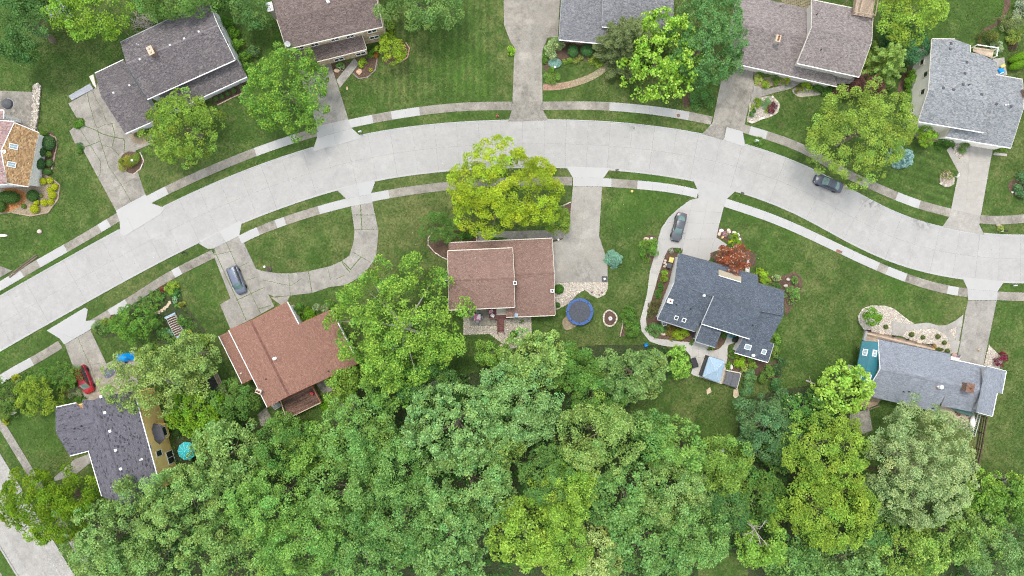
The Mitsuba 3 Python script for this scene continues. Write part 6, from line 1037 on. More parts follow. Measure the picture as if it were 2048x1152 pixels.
for i, (x, y, a, c) in enumerate(((935, 352, .8, (.66, .65, .63)), (912, 390, .75, (.58, .5, .38)), (1020, 358, .95, (.62, .54, .42)), (1080, 378, .75, (.6, .55, .46)), (948, 432, .55, (.62, .45, .2)), (1130, 400, .6, (.66, .65, .63)), (1140, 450, .7, (.63, .6, .56)))): boulder(('white boulder at the driveway corner of the flower bed', 'tan boulder on the driveway rim of the flower bed', 'long tan boulder on the lawn rim of the flower bed', 'cream boulder near the right rim of the flower bed', 'golden rock inside the flower bed', 'white boulder on the right rim of the flower bed', 'pale boulder at the right end of the flower bed')[i], *Zv([(x, y)])[0], a, a * .7, .45, c, 60 + i, rz=i)
flowers('magenta flower clump in the boulder edged bed', *Zv([(982, 392)])[0], 5.5, .45, (.14, .15, .06), (.6, .2, .4), 60, 13); shrub('yellow green leafy plant in the boulder edged bed', *Zv([(1095, 425)])[0], 8, .6, (.17, .25, .03)); shrub('lime ball plant in the boulder edged bed', *Zv([(1042, 483)])[0], 4.5, .4, (.26, .33, .02)); shrub('bright green plant at the lower end of the boulder edged bed', *Zv([(1115, 500)])[0], 9, .6, (.15, .24, .025)); shrub('grey green perennials in the middle of the boulder edged bed', *Zv([(1035, 420)])[0], 5, .4, (.12, .17, .08))
bed('mulch bed around the copper maple', Zv([(815, 610), (900, 600), (960, 560), (1150, 540), (1330, 620), (1330, 760), (1200, 800), (1000, 760), (800, 690)]), smooth=False)
k, pl = bed('white pebble edge at the right of the copper maple', Zs([(790, 90), (805, 150), (800, 210), (765, 215), (780, 160)]), 'gravel_mat', smooth=False); pebbles(pl, 350, .06, .13, ((.7, .68, .66), (.6, .58, .55)), 12, k); clipped('small dark bush at the foot of the copper maple by the garage', *Zs([(512, 122)])[0], 5, .6, (.06, .12, .03))
k, pl = bed('pale edged mulch bed with shrubs right of the slate house', Zs([(850, 200), (960, 240), (1040, 240), (1160, 205), (1210, 270), (1190, 400), (1130, 470), (1080, 560), (1060, 380), (880, 300)]), smooth=False)
for lab, x, y, a, b, c in (('bright yellow green shrub at the notch of the slate roof', 890, 240, 14, 16, (.18, .26, .03)), ('yellow green shrub right of the notch shrub', 930, 275, 10, 8, (.16, .23, .04)), ('pale grey green shrub on the lawn side right of the slate house', 1010, 255, 10, 6, (.24, .28, .15)), ('dark green low shrub right of the slate house', 1000, 315, 13, 7, (.07, .14, .04)), ('big mid green shrub at the right corner of the slate roof', 1115, 375, 18, 20, (.11, .19, .06)), ('green shrub at the outer right end of the slate house bed', 1150, 270, 6, 8, (.11, .19, .06)), ('leafy bright shrub against the right wall of the slate house', 1005, 720, 9, 14, (.13, .22, .045)), ('olive shrub by the right corner eave of the slate house', 1000, 820, 9, 12, (.14, .2, .06))): shrub(lab, *Zs([(x, y)])[0], a, 1.2, c, ry=b, leaf=.2)
for i, (x, y) in enumerate(((1098, 265), (1080, 312))): boulder(('square pale rock in the bed right of the slate house, upper one', 'square pale rock in the bed right of the slate house, lower one')[i], *Zs([(x, y)])[0], .7, .5, .35, (.52, .46, .42), 70 + i)
bed('mulch strip behind the slate house and hot tub', Zs([(620, 830), (700, 835), (860, 880), (960, 905), (1040, 870), (1050, 1000), (1000, 1050), (880, 1000), (740, 990), (640, 960)]), smooth=False); bed('lawn coloured mulch curl under the porch roof of the slate house', Zs([(590, 670), (640, 680), (620, 740), (560, 800), (500, 812), (470, 780), (545, 780)]), smooth=False)
for lab, x, y, a, b, h, c in (('lime flowering hydrangea left of the hot tub bed', 725, 890, 13, 14, 1.2, (.20, .30, .03)), ('yellowish hydrangea in the middle behind the slate house', 760, 940, 12, 9, 1.0, (.24, .28, .09)), ('green hydrangea at the right behind the slate house', 825, 905, 11, 13, 1.1, (.15, .23, .05)), ('small round shrub by the patio curve', 665, 845, 8, 8, .7, (.09, .16, .04)), ('low grass green plant beside the canopy', 640, 920, 6, 9, .4, (.11, .18, .03)), ('small shrub in the curl under the porch roof', 605, 690, 6, 7, .6, (.07, .13, .03)), ('small half round shrub at the patio curl', 500, 795, 6, 4, .5, (.09, .17, .03)), ('grey green shrub right of the hot tub', 800, 1020, 18, 15, 1.8, (.105, .185, .085)), ('second grey green shrub just below the hot tub corner', 775, 1100, 16, 14, 1.6, (.10, .185, .085)), ('olive green shrub right of the hot tub shrubs', 925, 990, 17, 18, 2.0, (.10, .16, .045)), ('dark green shrub beyond the olive one', 1025, 930, 18, 17, 1.7, (.055, .105, .05)), ('dark leafy shrub at the lawn end behind the slate house', 1010, 1070, 17, 14, 1.5, (.06, .12, .05))): shrub(lab, *Zs([(x, y)])[0], a, h, c, ry=b, leaf=.2)
boulder('white rock beside the canopy', *Zs([(660, 935)])[0], .55, .9, .4, (.64, .63, .6), 75)
tree('small_tree', 'bright green densely leaved small tree left of the canopy patio', 'tree', 1356, 727, 28, 31, 4.6, (.145, .250, .050), lobe=.5, leaf=.30, tip=(.24, .35, .09), tipf=.4)
for pts, lab in (([(1413, 780), (1420, 774), (1423, 784), (1414, 789)], 'tan stepping stone below the canopy'), ([(1467, 779), (1476, 778), (1478, 792), (1470, 797), (1466, 792)], 'tan stepping slab below the hot tub')): single('stepping_stone', prism(Polygon(px(pts)), 0, .06), 'tan_mat', lab, 'stepping stone')
# flag house gravel
k, pl = bed('pale river stone bed at the upper left of the pale grey house', z11([(330, 468), (262, 370), (250, 285), (310, 190), (420, 150), (600, 155), (720, 190), (820, 270), (925, 352), (1000, 392), (885, 392), (700, 345), (700, 545), (530, 525)]), 'gravel_mat', smooth=False); pebbles(pl, 5200, .05, .12, PALE, 14, k)
edging(z11([(330, 468), (262, 370), (250, 285), (310, 190), (420, 150), (600, 155), (720, 190), (820, 270), (925, 352), (1000, 392)]), k, 27, .2)
k, pl = bed('pale river stone bed with a row of round shrubs before the pale grey house', z11([(845, 560), (900, 482), (1100, 462), (1260, 452), (1350, 492), (1440, 552), (1480, 640), (1512, 800), (1240, 740), (1200, 660), (1060, 640), (930, 600)]), 'gravel_mat', smooth=False); pebbles(pl, 4600, .05, .12, PALE, 15, k)
for i, (x, y, a) in enumerate(((972, 535, 5.2), (1126, 573, 4.4), (1330, 563, 4.8), (1415, 646, 4.5), (1457, 758, 5.0), (625, 432, 4.6))): clipped('small clipped olive ball shrub on the pale river stones, ' + ('leftmost', 'second from left', 'third from left', 'fourth from left', 'nearest the flag')[i] if i < 5 else 'single olive ball shrub below the small tree on the stone bed', *z11([(x, y)])[0], a, .6, (.105, .135, .045), group='olive ball shrubs on the river stones' if i < 5 else None)
clipped('low dark olive hedge at the end of the river stone bed', *z11([(1345, 735)])[0], 9, .5, (.085, .11, .025), ry=3.4, rot=-.1); flowers('rusty orange plants at the deck end by the river stones', *z11([(1270, 710)])[0], 6, .4, (.22, .14, .05), (.5, .3, .1), 30, 15)
k, pl = bed('stone triangle beside the stepped walk', z11([(1475, 478), (1580, 432), (1560, 605)]), 'gravel_mat', smooth=False); pebbles(pl, 260, .05, .11, PALE, 16, k)
k, pl = bed('river stones right of the flag driveway with a dark red shrub', [(1978, 690), (1990, 702), (2006, 718), (1999, 738), (1978, 735), (1968, 730)], 'gravel_mat', smooth=False); pebbles(pl, 1000, .05, .12, PALE, 17, k); shrub('dark crimson shrub right of the flag driveway', 2001, 719, 14, 1.5, (.14, .022, .052), leaf=.2, hue=.04, name='shrub')
k, pl = bed('gravel yard behind the pale grey house', [(1880, 812), (1873, 826), (1898, 849), (1940, 862), (1950, 835), (1945, 815), (1905, 812)], 'gravel_mat', smooth=False); pebbles(pl, 4200, .05, .11, ((.56, .46, .36), (.62, .54, .45), (.48, .38, .29)), 18, k)
tree('small_tree', 'small round green tree with a leaning dark trunk on the river stones', 'tree', *z11([(430, 290)])[0], 16, 18, 4.6, (.105, .20, .03), lobe=.42, leaf=.22, rough=.35)
# lower left garden
Zg = lambda pts: Zm(160, 540, 3.84, pts)
bed('overgrown flower garden along the lower sidewalk', Zg([(110, 420), (180, 370), (280, 350), (420, 260), (560, 160), (700, 90), (770, 130), (800, 260), (960, 460), (970, 600), (900, 610), (600, 560), (560, 480), (330, 500), (180, 525), (130, 490)]), 'woodfloor_mat', smooth=False)
fg = Polygon(px(Zg([(110, 420), (180, 370), (280, 350), (420, 260), (560, 160), (700, 90), (770, 130), (800, 260), (960, 460), (970, 600), (900, 610), (600, 560), (560, 480), (330, 500), (180, 525), (130, 490)]))).buffer(0)
brush(fg.difference(Polygon(px(Zg([(660, 340), (740, 320), (815, 500), (735, 530)]))).buffer(.2)).difference(LineString(px(Zg([(560, 335), (640, 305), (690, 250)]))).buffer(.5)), 900, 26, 'dense mixed low plants filling the flower garden', .5, .16, (.085, .155, .045), 43, 'garden_plants')
brush(Polygon(px([(-20, 770), (40, 740), (100, 735), (148, 750), (150, 800), (130, 815), (60, 825), (10, 850), (-20, 850)])), 420, 26, 'dense mixed low plants among the bushes at the left edge', .5, .18, (.08, .14, .04), 44, 'garden_plants')
r = np.random.default_rng(77)
GL = [('leafy green perennials at the driveway end of the flower garden', 190, 440, 22, 14, (.10, .17, .055)), ('yellow flowered perennials near the sidewalk end of the garden', 200, 395, 11, 7, (.15, .19, .04)), ('dark red leaved perennial by the white sidewalk slab', 255, 372, 8, 6, (.11, .05, .045)), ('mixed green perennials along the sidewalk, middle of the garden', 480, 260, 22, 14, (.10, .165, .055)), ('fresh green perennials beyond the stone path', 600, 200, 18, 12, (.10, .17, .05)), ('dark red low shrub at the upper garden end', 632, 150, 8, 6, (.14, .045, .04)), ('yellow green shrub at the upper corner of the garden', 710, 135, 17, 12, (.15, .22, .04)), ('dark green shrub at the lawn corner of the garden', 735, 180, 11, 8, (.06, .14, .045)), ('pale blue green hosta in the upper garden', 730, 226, 8, 6, (.17, .26, .18)), ('orange flowered clump at the right rim of the garden', 785, 262, 7, 7, (.17, .17, .045)), ('green clump at the inner side of the stone path', 585, 292, 9, 8, (.10, .18, .04)), ('leafy vegetables left of the hooped bed', 640, 490, 12, 13, (.10, .18, .06)), ('blue green cabbages below the hooped bed', 690, 485, 9, 9, (.12, .21, .15)), ('tall vegetables right of the hooped bed', 800, 385, 13, 13, (.08, .15, .045)), ('golden yellow round shrub below the hooped bed', 826, 497, 9, 9, (.33, .36, .02)), ('yellow green shrubs at the lower right of the garden', 940, 545, 14, 15, (.17, .24, .035)), ('green plants under the hooped bed corner', 720, 540, 13, 6, (.10, .17, .05)), ('olive shrub at the pad corner near the blue tarp', 455, 640, 9, 11, (.15, .18, .03)), ('loose light green bush between the garden and the pale olive tree', 520, 600, 18, 14, (.115, .18, .05)), ('fine green bush right of the round garden tree', 590, 400, 10, 15, (.09, .155, .04)), ('dark green mound between the round garden tree and the path', 555, 340, 10, 9, (.06, .13, .04))]
for lab, x, y, a, b, c in GL: shrub(lab, *Zg([(x, y)])[0], a, .55 + .5 * r.random(), c, ry=b, leaf=.17, rough=.5, hue=.16, tip=tuple(np.array(c) * 1.6), tipf=.2)
stones = px(Zg([(560, 335), (600, 328), (640, 305), (668, 280), (690, 250)]))
for i, (x, y) in enumerate(np.array([np.interp(np.linspace(0, 1, 8), np.linspace(0, 1, 5), np.array(stones)[:, j]) for j in (0, 1)]).T): single('stepping_stone', box(.55, .42, .05, (x, y, .02), i * .7, .02), 'tan_mat', 'tan stepping stone of the curved garden path, ' + ('first from the round tree', 'second from the round tree', 'third from the round tree', 'fourth from the round tree', 'fourth from the pale hosta', 'third from the pale hosta', 'second from the pale hosta', 'next to the pale hosta')[i], 'stepping stone', 'stepping stones in the flower garden')
k = thing('raised_bed', 'raised vegetable bed covered by a row of white hoops', 'raised bed'); A0, A1 = P(*Zg([(700, 350)])[0]), P(*Zg([(775, 505)])[0]); d = (A1 - A0); L = np.linalg.norm(d); d /= L; s_ = np.array([-d[1], d[0], 0]); an_ = math.atan2(d[1], d[0]); m = box(L, 1.5, .28, (A0 + A1) / 2, an_); part(k, 'soil', m, 'mulch_mat')
for sg_ in (-1, 1): part(k, 'side_board', beam(A0 + s_ * .78 * sg_ + [0, 0, .34], A1 + s_ * .78 * sg_ + [0, 0, .34], .05, .34), 'pale_grey_mat')
for q_ in (A0, A1): part(k, 'end_board', beam(q_ + s_ * .95 + [0, 0, .45], q_ - s_ * .95 + [0, 0, .45], .30, .12), 'canvas_blue')
for i in range(9):
    c0 = A0 + d * L * (i + .8) / 10; t_ = np.linspace(0, math.pi, 12); part(k, 'hoop', tube([c0 + s_ * .78 * math.cos(a) + np.array([0, 0, .3 + .75 * math.sin(a)]) for a in t_], .035, 6), 'white_mat', smooth=True)
# left edge beds near red minivan
for lab, x, y, a, b, c in (('dark shrub between the bushes and the red minivan front', 500, 860, 12, 9, (.10, .09, .04)), ('grey green ground cover in front of the dark shingled house', 580, 870, 13, 13, (.17, .2, .14)), ('dark leafy clump at the house corner by the red minivan', 620, 910, 11, 7, (.06, .12, .03)), ('yellow flowered shrub left of the yellowish bushy tree', 120, 760, 8, 9, (.26, .26, .03)), ('pale grey green shrub below the yellow flowered one', 140, 800, 9, 11, (.16, .21, .09)), ('small yellow shrub at the sidewalk end on the left edge', 45, 1080, 7, 9, (.22, .24, .03)), ('green bush at the red minivan rear wheel', 530, 770, 14, 13, (.11, .18, .03))): shrub(lab, *Zm(0, 560, 3.84, [(x, y)])[0], a, .8, c, ry=b, leaf=.17)
boulder('long pale stone on the lawn at the left edge', *Zm(0, 560, 3.84, [(105, 1022)])[0], 1.3, .45, .3, (.55, .5, .45), 80, .2); boulder('grey flat rock among bushes at the left edge', *Zm(0, 560, 3.84, [(95, 922)])[0], .5, .9, .3, (.45, .44, .43), 81); boulder('pinkish stone on the lawn above the lower left sidewalk', 80, 463, .75, .7, .4, (.55, .46, .42), 82); boulder('white elongated stone on the lawn at the left edge', 6, 471, 1.5, .5, .25, (.62, .6, .57), 83)
# bushes by the terracotta house
for lab, x, y, a, b, c in (('bright green shrub in the notch of the terracotta roof', 740, 150, 18, 14, (.11, .2, .022)), ('dark green shrub left in the notch of the terracotta roof', 670, 110, 12, 12, (.08, .16, .035)), ('white flowered shrub between the terracotta roof and huge tree', 850, 100, 17, 10, (.20, .23, .14)), ('green shrub under the huge tree beside the terracotta roof', 930, 70, 14, 9, (.09, .16, .04))): shrub(lab, *Zm(420, 590, 3.84, [(x, y)])[0], a, 1.3, c, ry=b, leaf=.18)
for lab, u, v, a, b, h, c in (('bright weedy brush on the lawn beside the wooden deck', 662, 812, 22, 18, .7, (.13, .235, .022)), ('low weeds along the lower edge of the deck yard', 600, 845, 26, 9, .5, (.11, .2, .025))): shrub(lab, u, v, a, h, c, ry=b)
# ---------------------------------------------------------------- cars
def loft(xs, rings):
    n = len(rings[0]); v = np.vstack([np.c_[np.full(n, x), r] for x, r in zip(xs, rings)]); f = []
    for i in range(len(xs) - 1):
        for s in range(n):
            s2 = (s + 1) % n; f += [[i * n + s, i * n + s2, (i + 1) * n + s2], [i * n + s, (i + 1) * n + s2, (i + 1) * n + s]]
    v = np.vstack([v, [[xs[0], *rings[0].mean(0)]], [[xs[-1], *rings[-1].mean(0)]]]); a, b = len(v) - 2, len(v) - 1; k = len(xs) - 1
    for s in range(n): f += [[a, (s + 1) % n, s], [b, k * n + s, k * n + (s + 1) % n]]
    return M(v, f)
def car(label, u, v, head, paint, kind='sedan', length=4.75, width=1.84, glass='dark_glass', cat_='car'):
    """head: pixel vector pointing to the front. Local x forward, y left, z up"""
    name = 'parked_car' if cat_ == 'car' else 'parked_' + cat_; k = thing(name, label, cat_); L2, w = length / 2, width / 2; c = P(u, v, .7); ang = math.atan2(-head[1], head[0]); at = place(c[0], c[1], .02, ang)
    van = kind == 'van'; belt = .98 if van else .90; roof = 1.68 if van else 1.44
    def ring(hw, z0, zb, crown):                                   # lower body section
        h = np.array([(0, z0), (hw * .86, z0), (hw * .97, z0 + .10), (hw, z0 + .30), (hw * .99, zb - .18), (hw * .93, zb - .04), (hw * .84, zb), (hw * .4, zb + crown)]); return np.vstack([h, [[0, zb + crown * 1.15]], (h[1:] * [-1, 1])[::-1]])
    if van: S = [(-L2, .70, .42, .80, .02), (-L2 + .06, .86, .30, .94, .03), (-L2 + .5, .97, .22, belt, .0), (-.6, 1.0, .20, belt, .0), (.8, 1.0, .20, belt, .0), (1.25, .99, .20, .98, .04), (1.75, .95, .22, .90, .06), (L2 - .22, .84, .26, .74, .05), (L2 - .03, .66, .34, .60, .02), (L2, .56, .42, .54, .01)]
    else: S = [(-L2, .64, .44, .78, .02), (-L2 + .08, .82, .32, .92, .03), (-L2 + .55, .95, .24, .95, .04), (-1.2, .99, .20, .93, .03), (0, 1.0, .20, belt, .0), (.75, .99, .20, .90, .04), (1.3, .97, .20, .86, .06), (1.85, .92, .22, .78, .06), (L2 - .12, .76, .28, .66, .04), (L2, .58, .40, .56, .02)]
    xs = np.array([s[0] for s in S]); xi = np.unique(np.r_[xs, np.linspace(-L2, L2, 26)]); from scipy.interpolate import PchipInterpolator as PI_
    fs = [PI_(xs, [s[j] for s in S]) for j in range(1, 5)]; body = loft(xi, [ring(w * fs[0](x), fs[1](x), fs[2](x), fs[3](x)) for x in xi]); part(k, 'body', body, paint, smooth=35, at=at)
    # greenhouse: glass house with pillars and roof panel
    if van: G0, G1, G2, G3 = (1.42, 1.0), (.62, roof - .06), (-1.95, roof - .05), (-2.22, 1.02)
    else: G0, G1, G2, G3 = (1.02, .93), (.22, roof - .05), (-.95, roof - .06), (-1.72, .95)
    bw, tw = w * .86, w * (.70 if not van else .74)
    def q(a, b, c_, d, off=.0):
        p = np.array([a, b, c_, d], float); return p
    gl = np.array([[G0[0], bw * .84, G0[1]], [G1[0], tw * .92, G1[1]], [G2[0], tw * .92, G2[1]], [G3[0], bw * .86, G3[1]], [G0[0] + .10, 0, G0[1] + .02], [G1[0] + .06, 0, G1[1] + .05], [G2[0] - .05, 0, G2[1] + .05], [G3[0] - .08, 0, G3[1] + .01], [.2, bw, belt - .02], [-.9, bw, belt - .02], [.0, tw, roof - .04], [-.9, tw, roof - .04]])
    hull = m3.Manifold.hull_points(np.vstack([gl, gl * [1, -1, 1]])).to_mesh(); gh = M(hull.vert_properties[:, :3], hull.tri_verts); part(k, 'side_window', gh, 'dark_glass', at=at)
    def sheet(pts, n=.012, rows=4):
        """curved sheet between a bottom edge and a top edge given as (left, mid, right) points"""
        b, t = [np.array(x, float) for x in pts]; V, F = [], []
        for i in range(rows + 1):
            a = i / rows
            for s in np.linspace(-1, 1, 7):
                cb = b[0] * s * (s - 1) / 2 * 1 + b[1] * (1 - s * s) + b[2] * s * (s + 1) / 2; ct = t[0] * s * (s - 1) / 2 + t[1] * (1 - s * s) + t[2] * s * (s + 1) / 2; V.append(cb * (1 - a) + ct * a + [0, 0, .035 * math.sin(a * math.pi)])
        for i in range(rows):
            for j in range(6): F += [[i * 7 + j, i * 7 + j + 1, i * 7 + 8 + j], [i * 7 + j, i * 7 + 8 + j, i * 7 + 7 + j]]
        return M(V, F)
    up = np.array([0, 0, .022])
    ws = sheet([[[G0[0] + .01, -bw * .80, G0[1]], [G0[0] + .13, 0, G0[1] + .03], [G0[0] + .01, bw * .80, G0[1]]], [[G1[0] + .02, -tw * .86, G1[1]], [G1[0] + .09, 0, G1[1] + .055], [G1[0] + .02, tw * .86, G1[1]]]]); ws.apply_translation([.012, 0, .016]); part(k, 'windscreen', ws, glass, smooth=True, at=at)
    rw = sheet([[[G3[0], -bw * .76, G3[1]], [G3[0] - .10, 0, G3[1] + .02], [G3[0], bw * .76, G3[1]]], [[G2[0] - .01, -tw * .84, G2[1]], [G2[0] - .07, 0, G2[1] + .055], [G2[0] - .01, tw * .84, G2[1]]]]); rw.apply_translation([-.012, 0, .016]); part(k, 'rear_window', rw, glass, smooth=True, at=at)
    ro = loft(np.linspace(G2[0] - .06, G1[0] + .08, 9), [np.array([(-tw * 1.0, -.07), (-tw * .93, -.01), (-tw * .5, .028), (0, .04), (tw * .5, .028), (tw * .93, -.01), (tw * 1.0, -.07), (0, -.03)]) + [0, roof - .005 - .045 * (2 * t - 1) ** 2] for t in np.linspace(0, 1, 9)]); part(k, 'roof', ro, paint, smooth=40, at=at)
    for sg_ in (-1, 1):
        part(k, 'pillar', cat([beam([G0[0] + .02, sg_ * bw * .90, G0[1] + .03], [G1[0] + .06, sg_ * tw * .99, G1[1] + .03], .085, .06), beam([G3[0] - .02, sg_ * bw * .88, G3[1] + .03], [G2[0] - .04, sg_ * tw * .99, G2[1] + .03], .12, .06), beam([-.32, sg_ * (bw + .015), belt], [-.32, sg_ * (tw + .03), roof - .08], .07, .05)]), paint, at=at)
        mr = m3.Manifold.hull_points(np.array([[.78 + a * .07, sg_ * (w + .02 + b * .11), belt + .04 + cc * .07] for a in (-1, 1) for b in (0, 1.6) for cc in (-1, .8)] + [[.9, sg_ * (w + .1), belt + .06]])).to_mesh(); part(k, 'mirror', M(mr.vert_properties[:, :3], mr.tri_verts), paint, at=at)
        hl = m3.Manifold.hull_points(np.array([[L2 - .42, sg_ * w * .80, .70], [L2 - .12, sg_ * w * .52, .66], [L2 - .10, sg_ * w * .74, .60], [L2 - .40, sg_ * w * .885, .64], [L2 - .2, sg_ * w * .6, .73 if not van else .72]])).to_mesh(); part(k, 'headlight', M(hl.vert_properties[:, :3], hl.tri_verts), 'pale_grey_mat', at=at)
        tl = m3.Manifold.hull_points(np.array([[-L2 + .02, sg_ * w * a, z] for a in (.56, .80) for z in (.70, .92)] + [[-L2 + .25, sg_ * w * .90, z] for z in (.74, .9)])).to_mesh(); part(k, 'tail_light', M(tl.vert_properties[:, :3], tl.tri_verts), 'red_mat', at=at)
        for x in (L2 - .92, -L2 + .98):
            wk_ = part(k, 'wheel', tilt(lathe([(.20, -.11), (.31, -.11), (.335, -.07), (.335, .07), (.31, .11), (.20, .11)], 20), np.array([[1, 0, 0], [0, 0, sg_], [0, -sg_ if False else 1, 0]]) if False else np.array([[1.0, 0, 0], [0, 0, -1], [0, 1, 0]]), (x, sg_ * (w - .10), .335)), 'tyre_mat', smooth=35, at=at); part(wk_, 'rim', tilt(lathe([(.21, -.09), (.21, .09), (.05, .115)], 14), np.array([[1.0, 0, 0], [0, 0, -sg_], [0, sg_, 0]]), (x, sg_ * (w - .095), .335)), 'steel_mat', smooth=30, at=at)
    part(k, 'bumper', cat([loft([L2 - .16, L2 + .015], [np.array([(-w * .8, .30), (w * .8, .30), (w * .8, .46), (-w * .8, .46)]), np.array([(-w * .62, .32), (w * .62, .32), (w * .62, .45), (-w * .62, .45)])])]), 'black_mat', at=at)
    if van:
        for sg_ in (-1, 1): part(k, 'roof_rail', beam([G2[0] + .1, sg_ * tw * .86, roof + .07], [G1[0] - .1, sg_ * tw * .86, roof + .07], .05, .05), 'black_mat', at=at)
    return k
def carpaint(name, c, metal=.25): return bs(name, {'type': 'twosided', 'b': {'type': 'principled', 'base_color': {'type': 'rgb', 'value': list(c)}, 'metallic': metal, 'roughness': .28, 'clearcoat': .5, 'clearcoat_gloss': .92, 'specular': .5}})
carpaint('paint_blue_grey', (.115, .14, .195)); carpaint('paint_dark', (.075, .083, .095)); carpaint('paint_graphite', (.062, .075, .105)); carpaint('paint_red', (.30, .006, .022), .1)
car('blue grey minivan parked nose towards the terracotta roofed house', 473.5, 560, (80, 205), 'paint_blue_grey', 'van', 4.75, 1.86, 'teal_glass', 'minivan')
car('dark grey saloon car parked on the pale new driveway', 1357.5, 454, (-82, 320), 'paint_dark', 'sedan', 4.8, 1.84, 'teal_glass')
car('graphite saloon car parked at the upper kerb of the road', 1657, 366.5, (-100, -40), 'paint_graphite', 'sedan', 4.8, 1.84, 'teal_glass')
car('shiny red minivan parked beside the dark shingled house', 169, 759, (80, 196), 'paint_red', 'van', 4.75, 1.86, 'teal_glass', 'minivan')

# ---------------------------------------------------------------- garden things
def trampoline(label, u, v, rad, mat, pad, h=.85, legs=True, pads=True):
    c = P(u, v, h); k = thing('trampoline', label, 'trampoline'); x, y = c[:2]; n = 40; m = lathe([(0.01, h), (rad * .80, h)], n, (x, y, 0)); part(k, 'jumping_mat', m, mat)
    if pads:
        for i in range(8):
            a0, a1 = 2 * np.pi * i / 8 + .02, 2 * np.pi * (i + 1) / 8 - .02; t = np.linspace(a0, a1, 6); po = Polygon(np.vstack([np.c_[x + rad * np.cos(t), y + rad * np.sin(t)], np.c_[x + rad * .80 * np.cos(t[::-1]), y + rad * .80 * np.sin(t[::-1])]])); part(k, 'pad', prism(po, h - .02, h + .06), pad)
    t = np.linspace(0, 2 * np.pi, 33)[:-1]; part(k, 'frame', tube(np.c_[x + rad * .98 * np.cos(t), y + rad * .98 * np.sin(t), np.full(32, h - .06)], .03, 6, closed=True), 'steel_mat')
    for i in range(8):
        a = 2 * np.pi * i / 8; part(k, 'leg', tube([[x + rad * .98 * math.cos(a), y + rad * .98 * math.sin(a), h], [x + rad * math.cos(a), y + rad * math.sin(a), .02]], .028, 6), 'steel_mat')
        if legs: part(k, 'net_pole', tube([[x + rad * 1.02 * math.cos(a), y + rad * 1.02 * math.sin(a), .2], [x + rad * 1.02 * math.cos(a), y + rad * 1.02 * math.sin(a), h + .35]], .03, 6), 'blue_mat')
    return k
plain('tramp_mat', (.062, .070, .088), .75); plain('tramp_pad', (.028, .085, .26), .5)
trampoline('round trampoline with blue padded rim and dark grey mat', *Zm(1060, 420, 3.84, [(382, 781)])[0], 2.22, 'tramp_mat', 'tramp_pad'); trampoline('black round trampoline half hidden under trees by a wooden beam', 420, 777, 1.75, 'black_mat', 'black_mat', legs=False)
k = thing('patio_umbrella', 'turquoise canopy half under the trees beside the yellow wall', 'patio umbrella'); x = P(371, 903, 2.5); prof = lathe([(1.5, 0), (1.0, .32), (.05, .62), (.02, .62)], 10, (x[0], x[1], 2.1)); part(k, 'canopy', prof, 'turquoise_mat'); part(k, 'pole', lathe([(.04, 0), (.04, 2.75)], 8, (x[0], x[1], 0)), 'white_mat'); part(k, 'base', lathe([(.3, 0), (.3, .08), (.06, .12)], 12, (x[0], x[1], 0)), 'dark_grey_mat')
for i in range(10): a = 2 * np.pi * i / 10; part(k, 'rib', tube([[x[0], x[1], 2.70], [x[0] + 1.0 * math.cos(a), x[1] + 1.0 * math.sin(a), 2.43], [x[0] + 1.5 * math.cos(a), x[1] + 1.5 * math.sin(a), 2.12]], .02, 4), 'white_mat')
# blue tarp over a motorcycle, oval dark mat
Zb = lambda pts: Zm(0, 560, 3.84, pts)
k = thing('covered_motorcycle', 'bright blue tarpaulin over a motorcycle, its wheels showing at one end', 'covered motorcycle'); x = P(*Zb([(948, 600)])[0], .6); gN = np.array([(i, j) for i in range(25) for j in range(11)]); uu, vv = gN[:, 0] / 24 * 2 - 1, gN[:, 1] / 10 * 2 - 1
hz = np.maximum(0, 1.15 * (1 - np.abs(uu) ** 3) * (1 - np.abs(vv) ** 2.2)) * (.85 + .25 * np.sin(uu * 5)) + .12 * (meshkit.noise(np.c_[uu * 4, vv * 4, uu * 0], 4)) + .02; out = (1 + .10 * (meshkit.noise(np.c_[uu * 5, vv * 5, uu * 0 + 3], 2) - .5)); el = np.sqrt(np.clip(1 - .35 * uu ** 2, 0, 1))
V = np.c_[uu * 1.42 * out, vv * .72 * el * out, hz]; F = []
for i in range(24):
    for j in range(10): a = i * 11 + j; F += [[a, a + 11, a + 12], [a, a + 12, a + 1]]
part(k, 'tarpaulin', tilt(M(V, F), rotz(.12), (x[0], x[1], .02)), 'sheet_blue', smooth=True)
for xx, yy, rr in ((1035, 606, .34), (965, 632, .26)):
    y_ = P(*Zb([(xx, yy)])[0], .3); part(k, 'wheel', tilt(lathe([(rr * .6, -.06), (rr * .92, -.07), (rr, 0), (rr * .92, .07), (rr * .6, .06)], 18), rotz(.3 + xx * .01) @ np.array([[1, 0, 0], [0, .5, -.866], [0, .866, .5]]), (y_[0], y_[1], rr * .9)), 'tyre_mat' if rr < .3 else 'pale_grey_mat', smooth=40)
y_ = P(*Zb([(1000, 622)])[0], .5); part(k, 'fork', tube([[y_[0] - .2, y_[1] + .1, .8], [y_[0] + .3, y_[1], .32]], .04, 6), 'rust_mat')
k = thing('ground_cover', 'dark blue grey oval speckled cover lying on the driveway pad', 'cover'); x = P(*Zb([(846, 704)])[0]); t = np.linspace(0, 2 * np.pi, 40)[:-1]; e = Polygon(np.c_[1.25 * np.cos(t) * (1 + .06 * np.cos(3 * t)), .72 * np.sin(t)]); m = prism(e, 0, .07); part(k, 'sheet', tilt(m, rotz(.85), (x[0], x[1], .055)), 'speckle_mat' if 'speckle_mat' in scene else matproc('speckle_mat', lambda p, n, uv: mix((.085, .105, .135), (.30, .34, .38), smoothstep(.62, .8, noise(p.x * 7, p.y * 7, 1))), .6))
